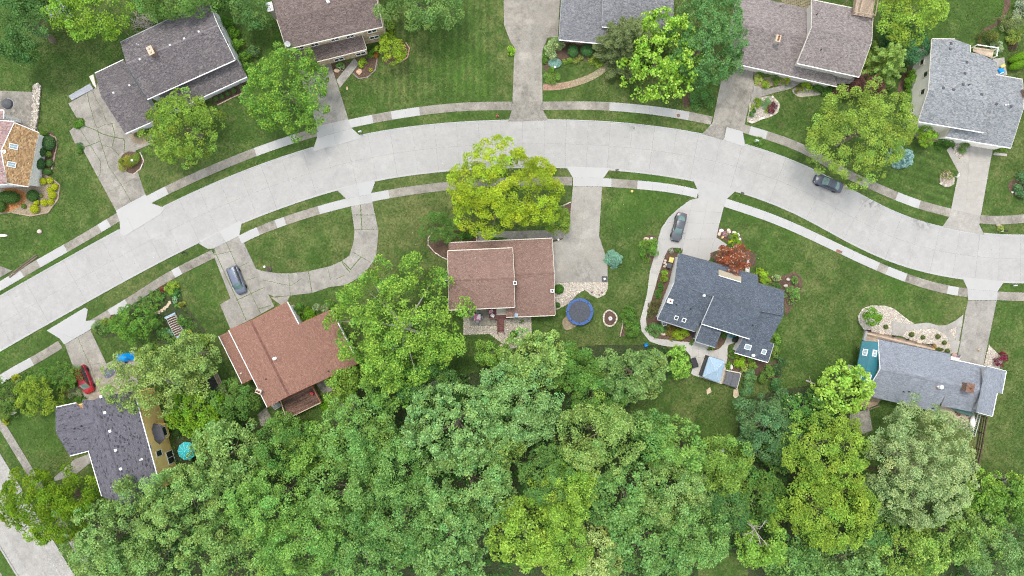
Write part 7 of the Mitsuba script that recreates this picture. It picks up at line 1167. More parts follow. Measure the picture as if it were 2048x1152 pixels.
t2 = np.r_[t, t[:1]]; part(k, 'hem', tilt(tube(np.c_[1.25 * np.cos(t) * (1 + .06 * np.cos(3 * t)), .72 * np.sin(t), np.full(39, .07)], .03, 5, closed=True), rotz(.85), (x[0], x[1], .055)), 'dark_grey_mat')
# canopy, hot tub
Zc = lambda pts: Zm(1340, 640, 7.2, pts)
k = thing('gazebo', 'pale blue square canopy with a raised cap on the patio', 'gazebo'); hz_ = 2.35; C4 = [P(*q_, hz_) for q_ in Zc([(565, 522), (792, 592), (715, 908), (468, 815)])]; cc_ = np.mean(C4, 0); ap = [cc_ + (c_ - cc_) * .17 + [0, 0, .85] for c_ in C4]
for i in range(4):
    j = (i + 1) % 4; mid0, mid1 = (C4[i] + C4[j]) / 2 - [0, 0, .06], (ap[i] + ap[j]) / 2; part(k, 'canopy_panel', M([C4[i], mid0, C4[j], ap[j], mid1, ap[i]], [[0, 1, 4], [0, 4, 5], [1, 2, 3], [1, 3, 4]]), 'canvas_blue'); part(k, 'valance', M([C4[i], C4[j], C4[j] - [0, 0, .22], C4[i] - [0, 0, .22]], [[0, 2, 1], [0, 3, 2]]), 'canvas_blue'); part(k, 'rib', tube([C4[i], ap[i]], .025, 5), 'pale_grey_mat')
    b_ = cc_ + (C4[i] - cc_) * .97; part(k, 'post', box(.10, .10, hz_, (b_[0], b_[1], .04)), 'dark_grey_mat')
capb = [cc_ + (c_ - cc_) * .21 + [0, 0, .98] for c_ in C4]; cm = m3.Manifold.hull_points(np.vstack([capb, np.array(capb) - [0, 0, .03], [cc_ + [0, 0, 1.16]]])).to_mesh(); part(k, 'cap', M(cm.vert_properties[:, :3], cm.tri_verts), 'canvas_blue')
part(k, 'cap_edge', tube(np.array(capb) - [0, 0, .03], .03, 5, closed=True), 'steel_mat')
for i, j in ((3, 0), (0, 1)):
    a_, b_ = cc_ + (C4[i] - cc_) * .98, cc_ + (C4[j] - cc_) * .98; d_ = (b_ - a_); tt_ = np.linspace(0, 1, 60); off_ = np.array([-d_[1], d_[0], 0]) / np.linalg.norm(d_); wv = a_ + d_ * tt_[:, None] + off_ * (.06 * np.sin(tt_ * 70))[:, None]; V = np.vstack([np.c_[wv[:, :2], np.full(60, .06)], np.c_[wv[:, :2], np.full(60, hz_ - .15)]]); F = []
    for s in range(59): F += [[s, s + 1, s + 61], [s, s + 61, s + 60]]
    part(k, 'side_curtain', M(V, F), 'dark_grey_mat')
k = thing('patio_sofa', 'dark patio seating in the shade at the left side of the canopy', 'patio sofa'); a_, b_ = P(*Zc([(535, 560)])[0]), P(*Zc([(455, 780)])[0]); part(k, 'seat', beam(np.r_[a_[:2], .45], np.r_[b_[:2], .45], .75, .4), 'dark_grey_mat'); d_ = (b_ - a_) / np.linalg.norm(b_ - a_); o_2 = np.array([d_[1], -d_[0], 0]); o_2 = o_2 if o_2[0] < 0 else -o_2; part(k, 'back', beam(np.r_[a_[:2], .85] + o_2 * .42, np.r_[b_[:2], .85] + o_2 * .42, .14, .8), 'dark_grey_mat')
for i in range(3): part(k, 'cushion', box(.6, .6, .14, a_ + d_ * (.45 + i * (np.linalg.norm(b_ - a_) - .9) / 2) + [0, 0, .452], 0, .05), 'grey_mat')
k = thing('hot_tub', 'square hot tub with a dark grey folding cover beside the canopy', 'hot tub'); C4 = [np.array(P(*q_, .9)) for q_ in Zc([(818, 738), (1018, 778), (962, 985), (765, 918)])]; cc_ = np.mean(C4, 0); po = Polygon([c_[:2] for c_ in C4]); part(k, 'tub', prism(po.buffer(-.06, join_style=2), .02, .84), 'tan_mat'); m0, m1 = (C4[0] + C4[1]) / 2, (C4[2] + C4[3]) / 2
for A_ in ([C4[0], m0, m1, C4[3]], [m0, C4[1], C4[2], m1]):
    pp_ = Polygon([a_[:2] for a_ in A_]).buffer(-.02, join_style=2); part(k, 'cover', cat([prism(pp_, .85, .95), prism(pp_.buffer(-.05), .95, .985)]), 'tub_cover' if 'tub_cover' in scene else plain('tub_cover', (.105, .11, .125), .6))
for a_, b_ in ((0, 1), (1, 2)): part(k, 'deck_rim', beam(np.r_[(cc_ + (C4[a_] - cc_) * 1.10)[:2], .62], np.r_[(cc_ + (C4[b_] - cc_) * 1.10)[:2], .62], .16, .6), 'trim_cream')
for lab, x, y, sx, sy, rz, h in (('dark storage box at the left edge of the canopy patio', 338, 610, .9, 1.5, .35, .6), ('dark box under the lower left eave beside the porch roof', 348, 215, .6, .95, -.25, 1.0), ('black mesh bench under the slate house eave', 945, 285, 1.2, .8, -.25, .5)):
    k = thing('storage_box', lab, 'storage box'); p_ = P(*Zc([(x, y)])[0]); part(k, 'box', box(sx, sy, h, p_ + [0, 0, .04], rz - .0, .03), 'dark_grey_mat'); part(k, 'lid', box(sx + .05, sy + .05, .06, p_ + [0, 0, .042 + h], rz, .02), 'black_mat')
k = thing('kiddie_pool', 'small turquoise paddling pool under the slate house eave', 'paddling pool'); p_ = P(*Zc([(885, 212)])[0]); tq = tilt(lathe([(.02, .05), (.52, .05), (.58, .28), (.64, .30), (.68, .22), (.62, 0)], 22), np.diag([1.15, .75, 1.0]), p_ + [0, 0, .055]); part(k, 'pool', tq, 'turquoise_mat', smooth=40); part(k, 'water', tilt(lathe([(.02, .12), (.53, .12)], 22), np.diag([1.15, .75, 1.0]), p_ + [0, 0, .055]), 'teal_glass')
# bins, air conditioners
for lab, q_, lid, rz in (('wheeled bin with a yellow lid beside the slate gable', Zv([(360, 690)])[0], 'yellow_mat', -.25), ('dark grey wheeled bin beside the slate gable', Zv([(340, 755)])[0], 'dark_grey_mat', -.3)):
    k = thing('wheelie_bin', lab, 'wheeled bin'); p_ = P(*q_, 1.0); b_ = np.array([p_[0], p_[1], .03]); part(k, 'body', tilt(loft([0, .95], [np.array([(-.26, -.30), (.26, -.30), (.26, .30), (-.26, .30)]), np.array([(-.34, -.38), (.34, -.38), (.34, .38), (-.34, .38)])]), np.array([[0, math.cos(rz), -math.sin(rz)], [0, math.sin(rz), math.cos(rz)], [1, 0, 0]]), b_), 'dark_grey_mat'); part(k, 'lid', box(.74, .86, .10, b_ + [0, 0, .96], rz, .04), lid)
    for s in (-1, 1): part(k, 'wheel', tilt(lathe([(.12, -.04), (.13, 0), (.12, .04)], 12), rotz(rz) @ np.array([[0, 0, 1.0], [0, 1, 0], [-1, 0, 0]]), b_ + rotz(rz) @ np.array([s * .25, -.33, .13])), 'tyre_mat')
def ac(label, u, v, rz=0.0, s=.85):
    k = thing('air_conditioner', label, 'air conditioner'); p_ = P(u, v, .8); p_[2] = .04; part(k, 'case', box(s, s, .75, p_, rz, .04), 'pale_grey_mat'); part(k, 'fan_opening', lathe([(.01, .005), (s * .36, .005)], 20, p_ + [0, 0, .752]), 'black_mat'); t = np.linspace(0, 2 * np.pi, 25)[:-1]
    part(k, 'fan_guard', cat([tube(np.c_[p_[0] + r_ * np.cos(t), p_[1] + r_ * np.sin(t), np.full(24, p_[2] + .78)], .012, 4, closed=True) for r_ in (s * .14, s * .26, s * .38)]), 'steel_mat'); part(k, 'fan', cat([box(.26, .09, .01, p_ + rotz(a) @ np.array([.16, 0, .766]), a) for a in np.arange(4) * 1.571] + [lathe([(.07, 0), (.06, .03)], 10, p_ + [0, 0, .764])]), 'grey_mat'); return k
ac('white air conditioner at the left wall of the pinkish brown house', 893.6, 557.3, 0, .8); ac('air conditioner below the lower left eave of the slate house', *Zs([(150, 606)])[0], .3, .72); ac('air conditioner beside the teal annex', *z11([(160, 985)])[0], -.25, .72)
# small things on the driveways
k = thing('basketball_base', 'dark grey weighted stand at the edge of the mottled driveway', 'stand'); p_ = P(*z8([(572, 530)])[0]); part(k, 'base', box(.85, .95, .22, p_ + [0, 0, .05], 0, .06), 'dark_grey_mat'); part(k, 'weight', box(.4, .35, .16, p_ + [0, 0, .272], .4, .05), 'pale_grey_mat'); part(k, 'socket', lathe([(.07, .27), (.07, .5)], 10, p_ + [.2, .2, 0]), 'black_mat')
# deck, stairs, patio furniture of the pinkish brown house
Zd = lambda pts: Zm(820, 420, 3.84, pts); plain('stain_red', (.15, .062, .058), .7); plain('weathered', (.20, .135, .11), .85)
def planks(k, poly, ang, w=.14, z=(0, .04), mat='wood_mat', tone=(.8, .2), seed=1, name='board', gap=.012):
    """boards laid across a plan polygon"""
    from shapely import affinity as af
    r = np.random.default_rng(seed); c = poly.centroid; q_ = af.rotate(poly, -math.degrees(ang), origin=c); x0, y0, x1, y1 = q_.bounds; y = y0
    while y < y1:
        g = q_.intersection(sbox(x0 - 1, y + gap / 2, x1 + 1, y + w - gap / 2))
        for gg in getattr(g, 'geoms', [g]):
            if gg.geom_type == 'Polygon' and gg.area > .01:
                m = prism(af.rotate(gg, math.degrees(ang), origin=c), z[0], z[1] + r.random() * .004); part(k, name, m, mat, uv=uvc(m, tone[0] * (1 + r.normal() * .16), r.random()))
        y += w
k = thing('deck', 'raised dark red wooden deck with stairs at the back of the pinkish brown house', 'deck'); dz = 1.0; dp = Polygon([P(*q_, dz)[:2] for q_ in Zd([(604, 745), (790, 740), (790, 826), (720, 832), (604, 834)])]); planks(k, dp, 0, .15, (dz - .05, dz), 'wood_red' if 'wood_red' in scene else matproc('wood_red', lambda p, n, uv: mix((.12, .05, .048), (.23, .105, .10), fbm(p.x * 2 + uv.y * 9, p.y * 2, 0, 3)) * uv.x, .75), (1, 0), 3)
for a_, b_ in (((604, 834), (668, 834)), ((722, 832), (790, 826)), ((604, 745), (604, 834))):
    A_, B_ = [P(*q_, dz + .9) for q_ in Zd([a_, b_])]; part(k, 'rail', beam(A_, B_, .10, .05), 'stain_red'); n_ = int(np.linalg.norm(B_ - A_) / .14)
    for i in range(n_ + 1): c_ = A_ + (B_ - A_) * i / max(1, n_); part(k, 'baluster', box(.035, .035, .82, (c_[0], c_[1], dz + .02)), 'stain_red')
for i in range(7):
    t = i / 7; a_, b_ = P(*Zd([(673, 836 + t * 112)])[0], dz * (1 - t)), P(*Zd([(719, 836 + t * 112)])[0], dz * (1 - t)); part(k, 'step', beam([a_[0], a_[1], dz * (1 - t) - .06], [b_[0], b_[1], dz * (1 - t) - .06], .36, .05), 'stain_red')
for x_ in (671, 721): part(k, 'stair_rail', beam(P(*Zd([(x_, 834)])[0], dz + .85), P(*Zd([(x_, 948)])[0], .85), .08, .06), 'stain_red'); part(k, 'stair_post', box(.09, .09, .85, (*P(*Zd([(x_, 948)])[0], .5)[:2], 0)), 'stain_red')
single('outdoor_rug', prism(Polygon([P(*q_, dz)[:2] for q_ in Zd([(664, 757), (743, 755), (744, 806), (665, 807)])]), dz + .006, dz + .018), 'trim_cream', 'cream outdoor rug on the dark red deck', 'rug')
def chair(label, u, v, z, rz, mat, fab, group=None):
    k = thing('patio_chair', label, 'chair', group); p_ = P(u, v, z + .4); p_[2] = z; R = rotz(rz); f = lambda m: tilt(m, R, p_); part(k, 'seat', f(box(.52, .52, .08, (0, 0, .38), 0, .02)), fab); part(k, 'backrest', f(box(.52, .07, .5, (0, .25, .44), 0, .02)), fab)
    for a in (-1, 1):
        part(k, 'armrest', f(box(.06, .5, .05, (a * .29, 0, .6), 0, .01)), mat)
        for b in (-1, 1): part(k, 'leg', f(box(.04, .04, .6 if b < 2 else .4, (a * .29, b * .22, 0))), mat)
    return k
k = thing('patio_table', 'square patio table with a pink and white cloth', 'table'); p_ = P(*Zd([(518, 823)])[0], .75); p_[2] = .05; part(k, 'tabletop', box(1.0, 1.0, .04, p_ + [0, 0, .70]), 'white_mat'); part(k, 'tablecloth', box(1.04, 1.04, .02, p_ + [0, 0, .742]), 'cloth_pink' if 'cloth_pink' in scene else matproc('cloth_pink', lambda p, n, uv: mix((.78, .74, .76), (.55, .16, .30), smoothstep(.5, .62, noise(p.x * 3.2, p.y * 3.2, 4))), .8))
for a in (-1, 1):
    for b in (-1, 1): part(k, 'leg', box(.05, .05, .7, p_ + [a * .44, b * .44, 0]), 'white_mat')
for i, (x, y, a) in enumerate(((518, 792, 0), (518, 855, math.pi), (488, 823, math.pi / 2), (548, 823, -math.pi / 2))): chair(('patio chair at the house side of the pink clothed table', 'patio chair at the lawn side of the pink clothed table', 'patio chair left of the pink clothed table', 'patio chair right of the pink clothed table')[i], *Zd([(x, y)])[0], .05, a, 'dark_grey_mat', 'grey_mat')
chair('pink cushioned chair on the dark red deck', *Zd([(622, 778)])[0], 1.0, .4, 'white_mat', 'pink_mat'); chair('pale grey cushioned chair on the dark red deck', *Zd([(634, 810)])[0], 1.0, -.6, 'white_mat', 'pale_grey_mat')
k = thing('barbecue_grill', 'grey barbecue grill at the right end of the dark red deck', 'barbecue grill'); p_ = P(*Zd([(768, 770)])[0], 1.9); p_[2] = 1.0; part(k, 'cabinet', box(.6, .75, .8, p_, 0, .03), 'dark_grey_mat'); part(k, 'lid', box(.56, .7, .28, p_ + [0, 0, .802], 0, .12), 'steel_mat'); part(k, 'shelf', box(.35, .5, .04, p_ + [0, -.65, .75]), 'grey_mat'); part(k, 'handle', tube([p_ + [-.3, -.3, .95], p_ + [-.3, .3, .95]], .02), 'steel_mat')
k = thing('satellite_dish', 'pale blue satellite dish at the eave above the wooden stairs', 'satellite dish'); p_ = P(*Zd([(812, 806)])[0], 3.2); part(k, 'dish', tilt(lathe([(.02, 0), (.22, .04), (.36, .12), (.36, .14), (.22, .07), (.02, .03)], 14), np.array([[.8, 0, .6], [0, 1, 0], [-.6, 0, .8]]), p_), 'canvas_blue', smooth=40); part(k, 'mast', tube([p_ - [0, 0, .5], p_], .025), 'grey_mat'); part(k, 'arm', tube([p_, p_ + [.5, 0, .4]], .015), 'grey_mat')
# deck of the terracotta house
Zh = lambda pts: Zm(420, 590, 3.84, pts)
k = thing('deck', 'weathered dark brown wooden deck with pale rails behind the terracotta roofed house', 'deck'); dz = .9; D4 = [P(*q_, dz) for q_ in Zh([(552, 800), (792, 690), (862, 820), (600, 946)])]; planks(k, Polygon([d_[:2] for d_ in D4]), math.atan2(D4[1][1] - D4[0][1], D4[1][0] - D4[0][0]), .145, (dz - .05, dz), 'wood_dark' if 'wood_dark' in scene else matproc('wood_dark', lambda p, n, uv: mix((.060, .038, .034), (.26, .15, .115), fbm(p.x * .8 + uv.y * 3, p.y * .8, 0, 4)) * uv.x, .85), (1, 0), 5)
for a_, b_ in ((0, 3), (3, 2), (2, 1)):
    A_, B_ = D4[a_] + [0, 0, .85], D4[b_] + [0, 0, .85]; part(k, 'rail', beam(A_, B_, .14, .05), 'tan_mat' if a_ != 2 else 'rust_mat'); n_ = int(np.linalg.norm(B_ - A_) / .16)
    for i in range(n_ + 1): c_ = A_ + (B_ - A_) * i / n_; part(k, 'baluster', box(.04, .04, .82, (c_[0], c_[1], dz)), 'weathered')
    for t in np.linspace(0, 1, 4): c_ = A_ + (B_ - A_) * t; part(k, 'post', box(.1, .1, dz + .86, (c_[0], c_[1], 0)), 'weathered')
chair('red garden chair on the weathered deck', *Zh([(780, 755)])[0], .9, -.4, 'red_mat', 'red_mat')
k = thing('wooden_gate', 'short grey wooden steps at the corner of the terracotta eave', 'steps'); a_, b_ = P(*Zh([(490, 862)])[0]), P(*Zh([(545, 830)])[0])
for i in range(4): o_3 = np.array([.16, -.28, 0]) * (i - 1.5) * .8; part(k, 'step', beam(np.r_[(a_ + o_3)[:2], .75 - i * .18], np.r_[(b_ + o_3)[:2], .75 - i * .18], .27, .05), 'grey_mat')
k = thing('wooden_beam', 'weathered wooden beam fence beside the black trampoline', 'fence'); a_, b_ = P(429, 745, 1.2), P(459, 806, 1.2)
for o_3 in (-.25, 0, .25): part(k, 'rail', beam(a_ + [o_3, o_3 * .5, 0], b_ + [o_3, o_3 * .5, 0], .2, .08), 'wood_mat', uv=np.tile([[.9, .5 + o_3]], (8, 1)))
for t in np.linspace(0, 1, 4): c_ = a_ + (b_ - a_) * t; part(k, 'post', box(.12, .12, 1.12, (c_[0], c_[1], 0)), 'wood_mat', uv=np.tile([[.8, .5]], (8, 1)))
# lumber and walls by the upper left garage
k = thing('ramp', 'grey metal ramp lying at the top of the cracked driveway', 'ramp'); A4 = px(Zm(0, 0, 3.84, [(530, 738), (695, 643), (720, 685), (555, 772)])); po = Polygon(A4); planks(k, po, math.atan2(A4[1][1] - A4[0][1], A4[1][0] - A4[0][0]), .37, (.03, .16), 'grey_ribbed' if 'grey_ribbed' in scene else plain('grey_ribbed', (.30, .32, .35), .5), (1, 0), 7, 'panel')
single('concrete_step', prism(Polygon(px(Zm(0, 0, 3.84, [(690, 590), (722, 574), (745, 680), (720, 655)]))), 0, .2), 'trim_cream', 'cream concrete step at the garage corner of the upper left house', 'step')
k = thing('retaining_wall', 'low rounded stone retaining wall at the right side of the grey paved yard', 'wall'); wl = Polygon(px(Zm(0, 0, 3.84, [(262, 660), (300, 643), (320, 660), (300, 900), (282, 1005), (245, 1000), (262, 720)]))); m = prism(wl, 0, .35); part(k, 'core', m, 'concrete_mat', uv=uvc(m, .34, .5)); pebbles(wl, 420, .10, .20, PALE, 31, k, 'capstone', .35, .33)
k = thing('fire_pit', 'round blue grey covered table on the grey paved yard', 'covered table'); p_ = P(*Zm(0, 0, 3.84, [(48, 795)])[0], .5); m = lathe([(.85, 0), (.82, .45), (.6, .62), (.15, .75), (.02, .76)], 14, (p_[0], p_[1], .05)); m.vertices = np.array(m.vertices) + .05 * (meshkit.noise(np.array(m.vertices) * 3, 3)[:, None] - .5) * [2, 2, 1]; part(k, 'cover', m, 'dark_grey_mat', smooth=30); m = lathe([(1.0, .0), (.95, .05), (.86, .06)], 14, (p_[0], p_[1], .05)); part(k, 'hem', m, 'grey_mat')
k = thing('timber_edging', 'low grey timber edging on the lawn at the lower left edge of the upper lawn', 'timber edging'); a_, b_ = P(20, 555), P(76, 512); part(k, 'timber', beam(np.r_[a_[:2], .22], np.r_[b_[:2], .22], .2, .22), 'wood_mat', uv=np.tile([[.55, .3]], (8, 1))); part(k, 'timber', beam(np.r_[a_[:2] + [-.2, .25], .14], np.r_[b_[:2] + [-.2, .25], .14], .18, .14), 'wood_mat', uv=np.tile([[.5, .6]], (8, 1)))
# fences behind the upper left house
def plank_fence(label, pts, h, mat='wood_mat', tone=(.8, .3), post=2.2):
    k = thing('fence', label, 'fence'); L = [np.r_[p_, 0] for p_ in px(pts)]; r = np.random.default_rng(int(pts[0][0]))
    for a_, b_ in zip(L[:-1], L[1:]):
        n_ = max(1, int(np.linalg.norm(b_ - a_) / post))
        for i in range(n_):
            p0, p1 = a_ + (b_ - a_) * i / n_, a_ + (b_ - a_) * (i + 1) / n_; part(k, 'post', box(.12, .12, h + .08, p0), mat, uv=np.tile([[tone[0], .2]], (8, 1)))
            for z in (h, h * .66, h * .33): part(k, 'rail', beam(p0 + [0, 0, z - .02], p1 + [0, 0, z - .02], .06, .16), mat, uv=np.tile([[tone[0] * (1 + r.normal() * .15), r.random()]], (8, 1)))
            part(k, 'top_rail', beam(p0 + [0, 0, z * 0 + h + .10], p1 + [0, 0, h + .10], .17, .035), mat, uv=np.tile([[tone[0] * 1.15 * (1 + r.normal() * .1), r.random()]], (8, 1)))
    part(k, 'post', box(.12, .12, h + .08, L[-1]), mat, uv=np.tile([[tone[0], .2]], (8, 1))); return k
plank_fence('brown wooden fence along the back of the upper left house', [(305, 46), (368, 17)], 1.3, tone=(1.0, .3)); plank_fence('brown wooden fence between the two upper houses', [(416, 0), (434, 34)], 1.5, tone=(.8, .3)); plank_fence('dark brown fence running down from the pale grey house', [(1961, 831), (1950, 896), (1936, 958)], 1.5, 'fence_dark' if 'fence_dark' in scene else matproc('fence_dark', lambda p, n, uv: mix((.045, .027, .023), (.085, .053, .045), fbm(p.x * 2, p.y * 2, p.z * 2, 3)) * uv.x, .85), (1, .3)); plank_fence('dark brown fence glimpsed between trees left of the large pale oak', [(1545, 932), (1580, 945), (1620, 938), (1660, 927), (1720, 930), (1790, 940)], 1.3, 'fence_dark', (1.1, .3))
# pale grey house: porch deck, lamps, flag, canoes, ladder
k = thing('porch', 'long narrow wooden front porch of the pale grey roofed house', 'porch'); pp_ = Polygon(px(z11([(350, 490), (560, 530), (880, 605), (1080, 655), (1260, 712), (1300, 780), (1200, 800), (500, 650), (310, 620)]))); planks(k, pp_, -.235, .3, (.02, .30), 'wood_mat', (1.3, .3), 9); ed = [np.r_[p_, 0] for p_ in px(z11([(345, 486), (560, 528), (880, 602), (1080, 652), (1250, 708)]))]
for a_, b_ in zip(ed[:-1], ed[1:]): part(k, 'edge_board', beam(a_ + [0, 0, .42], b_ + [0, 0, .42], .14, .42), 'weathered')
part(k, 'end_board', beam(np.r_[px(z11([(345, 486)]))[0], .45], np.r_[px(z11([(312, 615)]))[0], .45], .4, .42), 'grey_mat')
for i, (x, y) in enumerate(((408, 484), (735, 560), (920, 602), (1245, 672))):
    lk = thing('bollard_light', 'black lantern on the long front porch edge, ' + ('nearest the teal annex', 'second from the teal annex', 'third from the teal annex', 'nearest the flag')[i], 'lantern', 'black lanterns along the porch edge'); p_ = P(*z11([(x, y)])[0], .9); part(lk, 'post', box(.12, .12, .75, (p_[0], p_[1], .02)), 'black_mat'); part(lk, 'lantern', lathe([(.10, 0), (.13, .04), (.13, .22), (.18, .26), (.03, .36)], 8, (p_[0], p_[1], .77)), 'black_mat')
for i, (x, y) in enumerate(((550, 510), (1060, 632))): k = thing('planter_box', ('cream planter block at the porch edge, left of the middle', 'cream planter block at the porch edge, near its right end')[i], 'planter'); p_ = P(*z11([(x, y)])[0]); part(k, 'block', box(.75, .45, .45, p_, -.235, .04), 'trim_cream'); part(k, 'soil', box(.6, .3, .02, p_ + [0, 0, .451], -.235), 'tan_mat')
k = thing('flag', 'american flag on a slanted pole by the flag driveway', 'flag'); q_ = Zm(1680, 590, 3.717, [(842, 432), (902, 452)]); zf = 3.1; a_, b_ = P(*q_[0], zf), P(*q_[1], zf - .15); dn = P(*Zm(1680, 590, 3.717, [(882, 478)])[0], zf - .9) - P(*Zm(1680, 590, 3.717, [(902, 452)])[0], zf - .15)
st_r, st_w = plain('flag_red', (.50, .03, .06), .8), 'white_mat'; plain('flag_blue', (.02, .035, .14), .8); nx = 14
wave = lambda s, t: a_ * (1 - s) + b_ * s + dn * t + np.array([.05, .05, .06]) * math.sin(s * 7 + t * 2)
for i in range(13):
    t0_, t1_ = i / 13, (i + 1) / 13; s1 = 1.0 if i > 6 else .60; ss_ = np.linspace(0, s1, nx); V = np.array([wave(s, t0_) for s in ss_] + [wave(s, t1_) for s in ss_]); F = []
    for j in range(nx - 1): F += [[j, j + 1, nx + j + 1], [j, nx + j + 1, nx + j]]
    part(k, 'stripe', M(V, F), st_r if i % 2 == 0 else st_w)
ss_ = np.linspace(.60, 1, 8); part(k, 'canton', M(np.array([wave(s, t) for t in (0, 7 / 13) for s in ss_]), [f for j in range(7) for f in ([j, j + 1, 8 + j + 1], [j, 8 + j + 1, 8 + j])]), 'flag_blue')
stars = []
for i in range(9):
    for j in range(6 if i % 2 == 0 else 5):
        s, t = .60 + .40 * ((j * 2 + 1 + i % 2) / 12), 7 / 13 * (i + 1) / 10; c_ = wave(s, t) + [0, 0, .012]; e1 = (b_ - a_) / np.linalg.norm(b_ - a_); e2 = dn / np.linalg.norm(dn); an = [math.pi / 2 + 2 * math.pi * m_ / 10 for m_ in range(10)]; V = [c_ + (.032 if m_ % 2 == 0 else .013) * (e1 * math.cos(a) + e2 * math.sin(a)) for m_, a in enumerate(an)] + [c_]; stars.append(M(V, [[10, m_, (m_ + 1) % 10] for m_ in range(10)]))
part(k, 'stars', cat(stars), 'white_mat', kind='stuff'); part(k, 'pole', tube([P(*Zm(1680, 590, 3.717, [(872, 500)])[0], 2.6), b_ + (b_ - P(*Zm(1680, 590, 3.717, [(872, 500)])[0], 2.6)) * .08], .02), 'white_mat')
k = thing('porch_hatch', 'small cream flat ledge beside the flag', 'ledge'); po = Polygon([P(*q_, 2.9)[:2] for q_ in Zm(1680, 590, 3.717, [(820, 452), (884, 470), (876, 494), (820, 484)])]); part(k, 'slab', prism(po, 2.95, 3.03), 'trim_cream'); part(k, 'edge', beam(P(*Zm(1680, 590, 3.717, [(820, 484)])[0], 3.04), P(*Zm(1680, 590, 3.717, [(876, 494)])[0], 3.04), .10, .16), 'dark_grey_mat'); part(k, 'prop', box(.12, .12, 2.95, (*np.array(po.centroid.coords[0]), 0)), 'trim_cream')
def canoe(label, q0, q1, wid, h, mat, inside, z0=.35, flip=False):
    k = thing('canoe', label, 'canoe'); a_, b_ = P(*q0, .6), P(*q1, .6); L = np.linalg.norm(b_ - a_); an = math.atan2(b_[1] - a_[1], b_[0] - a_[0]); xs = np.linspace(-L / 2, L / 2, 19); rings = []
    for x_ in xs:
        w_ = wid / 2 * max(.03, (1 - abs(2 * x_ / L) ** 2.2)) ; sh = .12 * abs(2 * x_ / L) ** 3; th = np.linspace(0, math.pi, 9); rings.append(np.c_[w_ * np.cos(th), -h * np.sin(th) ** .8 + sh + h])
    m = loft(xs, rings); R = rotz(an) if not flip else rotz(an) @ np.diag([1, -1, -1.0]); c_ = (a_ + b_) / 2; part(k, 'hull', tilt(m, R, (c_[0], c_[1], z0 + (h if flip else 0))), mat, smooth=40)
    if not flip:
        dk = Polygon(np.vstack([np.c_[xs, [r_[0, 0] * .86 for r_ in rings]], np.c_[xs[::-1], [-r_[0, 0] * .86 for r_ in rings[::-1]]]])); part(k, 'inside', tilt(prism(dk.buffer(0), h * .97, h + .008), R, (c_[0], c_[1], z0)), inside)
    else: part(k, 'keel', tilt(beam([-L * .4, 0, .0], [L * .4, 0, 0], .05, .03), R @ np.diag([1, 1, 1.0]), (c_[0], c_[1], z0 + h + .02)), inside)
    for t in (-.25, .25): part(k, 'rack', box(.1, wid * 1.2, z0 + .1, (c_[0] + math.cos(an) * L * t, c_[1] + math.sin(an) * L * t, 0), an), 'weathered')
    return k
plain('green_canoe', (.10, .22, .18), .5)
canoe('green upturned canoe under the lower eave of the pale grey house', Zm(1680, 590, 3.717, [(835, 843)])[0], Zm(1680, 590, 3.717, [(1005, 890)])[0], .95, .36, 'green_canoe', 'dark_grey_mat', .5, True); canoe('white upturned kayak at the top of the dark brown fence', Zm(1680, 590, 3.717, [(995, 890)])[0], Zm(1680, 590, 3.717, [(984, 1015)])[0], .85, .34, 'white_mat', 'pale_grey_mat', .4, True)
k = thing('ladder', 'long aluminium ladder lying along the dark brown fence', 'ladder'); a_, b_ = P(*Zm(1680, 590, 3.717, [(1040, 880)])[0], .3), P(*Zm(1680, 590, 3.717, [(993, 1052)])[0], .3); d_ = (b_ - a_) / np.linalg.norm(b_ - a_); s_ = np.array([-d_[1], d_[0], 0]); L = np.linalg.norm(b_ - a_)
for sg_ in (-1, 1): part(k, 'stile', beam(a_ + s_ * .24 * sg_, b_ + s_ * .24 * sg_, .09, .08), 'pale_grey_mat')
for i in range(int(L / .32)): part(k, 'rung', beam(a_ + d_ * (.2 + i * .32) - s_ * .22 - [0, 0, .02], a_ + d_ * (.2 + i * .32) + s_ * .22 - [0, 0, .02], .04, .04), 'steel_mat')
for lab, x, y, s in (('terracotta pot beside the green canoe', 872, 885, .5), ('small brown box under the flag driveway eave', 1028, 408, .45)): k = thing('plant_pot' if s > .46 else 'doorstep_box', lab, 'pot' if s > .46 else 'box'); p_ = P(*Zm(1680, 590, 3.717, [(x, y)])[0]); part(k, 'body', (lathe([(.16, 0), (.25, .4), (.28, .42), (.28, .48), (.22, .48), (.2, .4)], 14, p_ + [0, 0, .02]) if s > .46 else box(.4, .35, .3, p_ + [0, 0, .055], .3, .02)), 'rust_mat' if s > .46 else 'tan_mat'); part(k, 'top', (lathe([(.01, .42), (.21, .42)], 12, p_ + [0, 0, .02]) if s > .46 else box(.42, .1, .02, p_ + [0, 0, .36], .3)), 'mulch_mat' if s > .46 else 'dark_grey_mat')
k = thing('side_porch', 'shaded weathered rear porch at the left end of the pale grey house', 'porch'); po = Polygon([P(*q_, 2.4)[:2] for q_ in Zm(1680, 590, 3.717, [(205, 745), (345, 785), (310, 830), (240, 855), (175, 838), (190, 790)])]); planks(k, po, -.235, .22, (.8, .9), 'wood_mat', (1.0, .4), 13); 
for p_ in list(po.exterior.coords)[:-1]: part(k, 'post', box(.12, .12, 1.7, (*p_, 0)), 'weathered')
for a_, b_ in zip(list(po.exterior.coords)[2:5], list(po.exterior.coords)[3:6]): part(k, 'rail', beam(np.r_[a_, 1.75], np.r_[b_, 1.75], .1, .08), 'weathered')
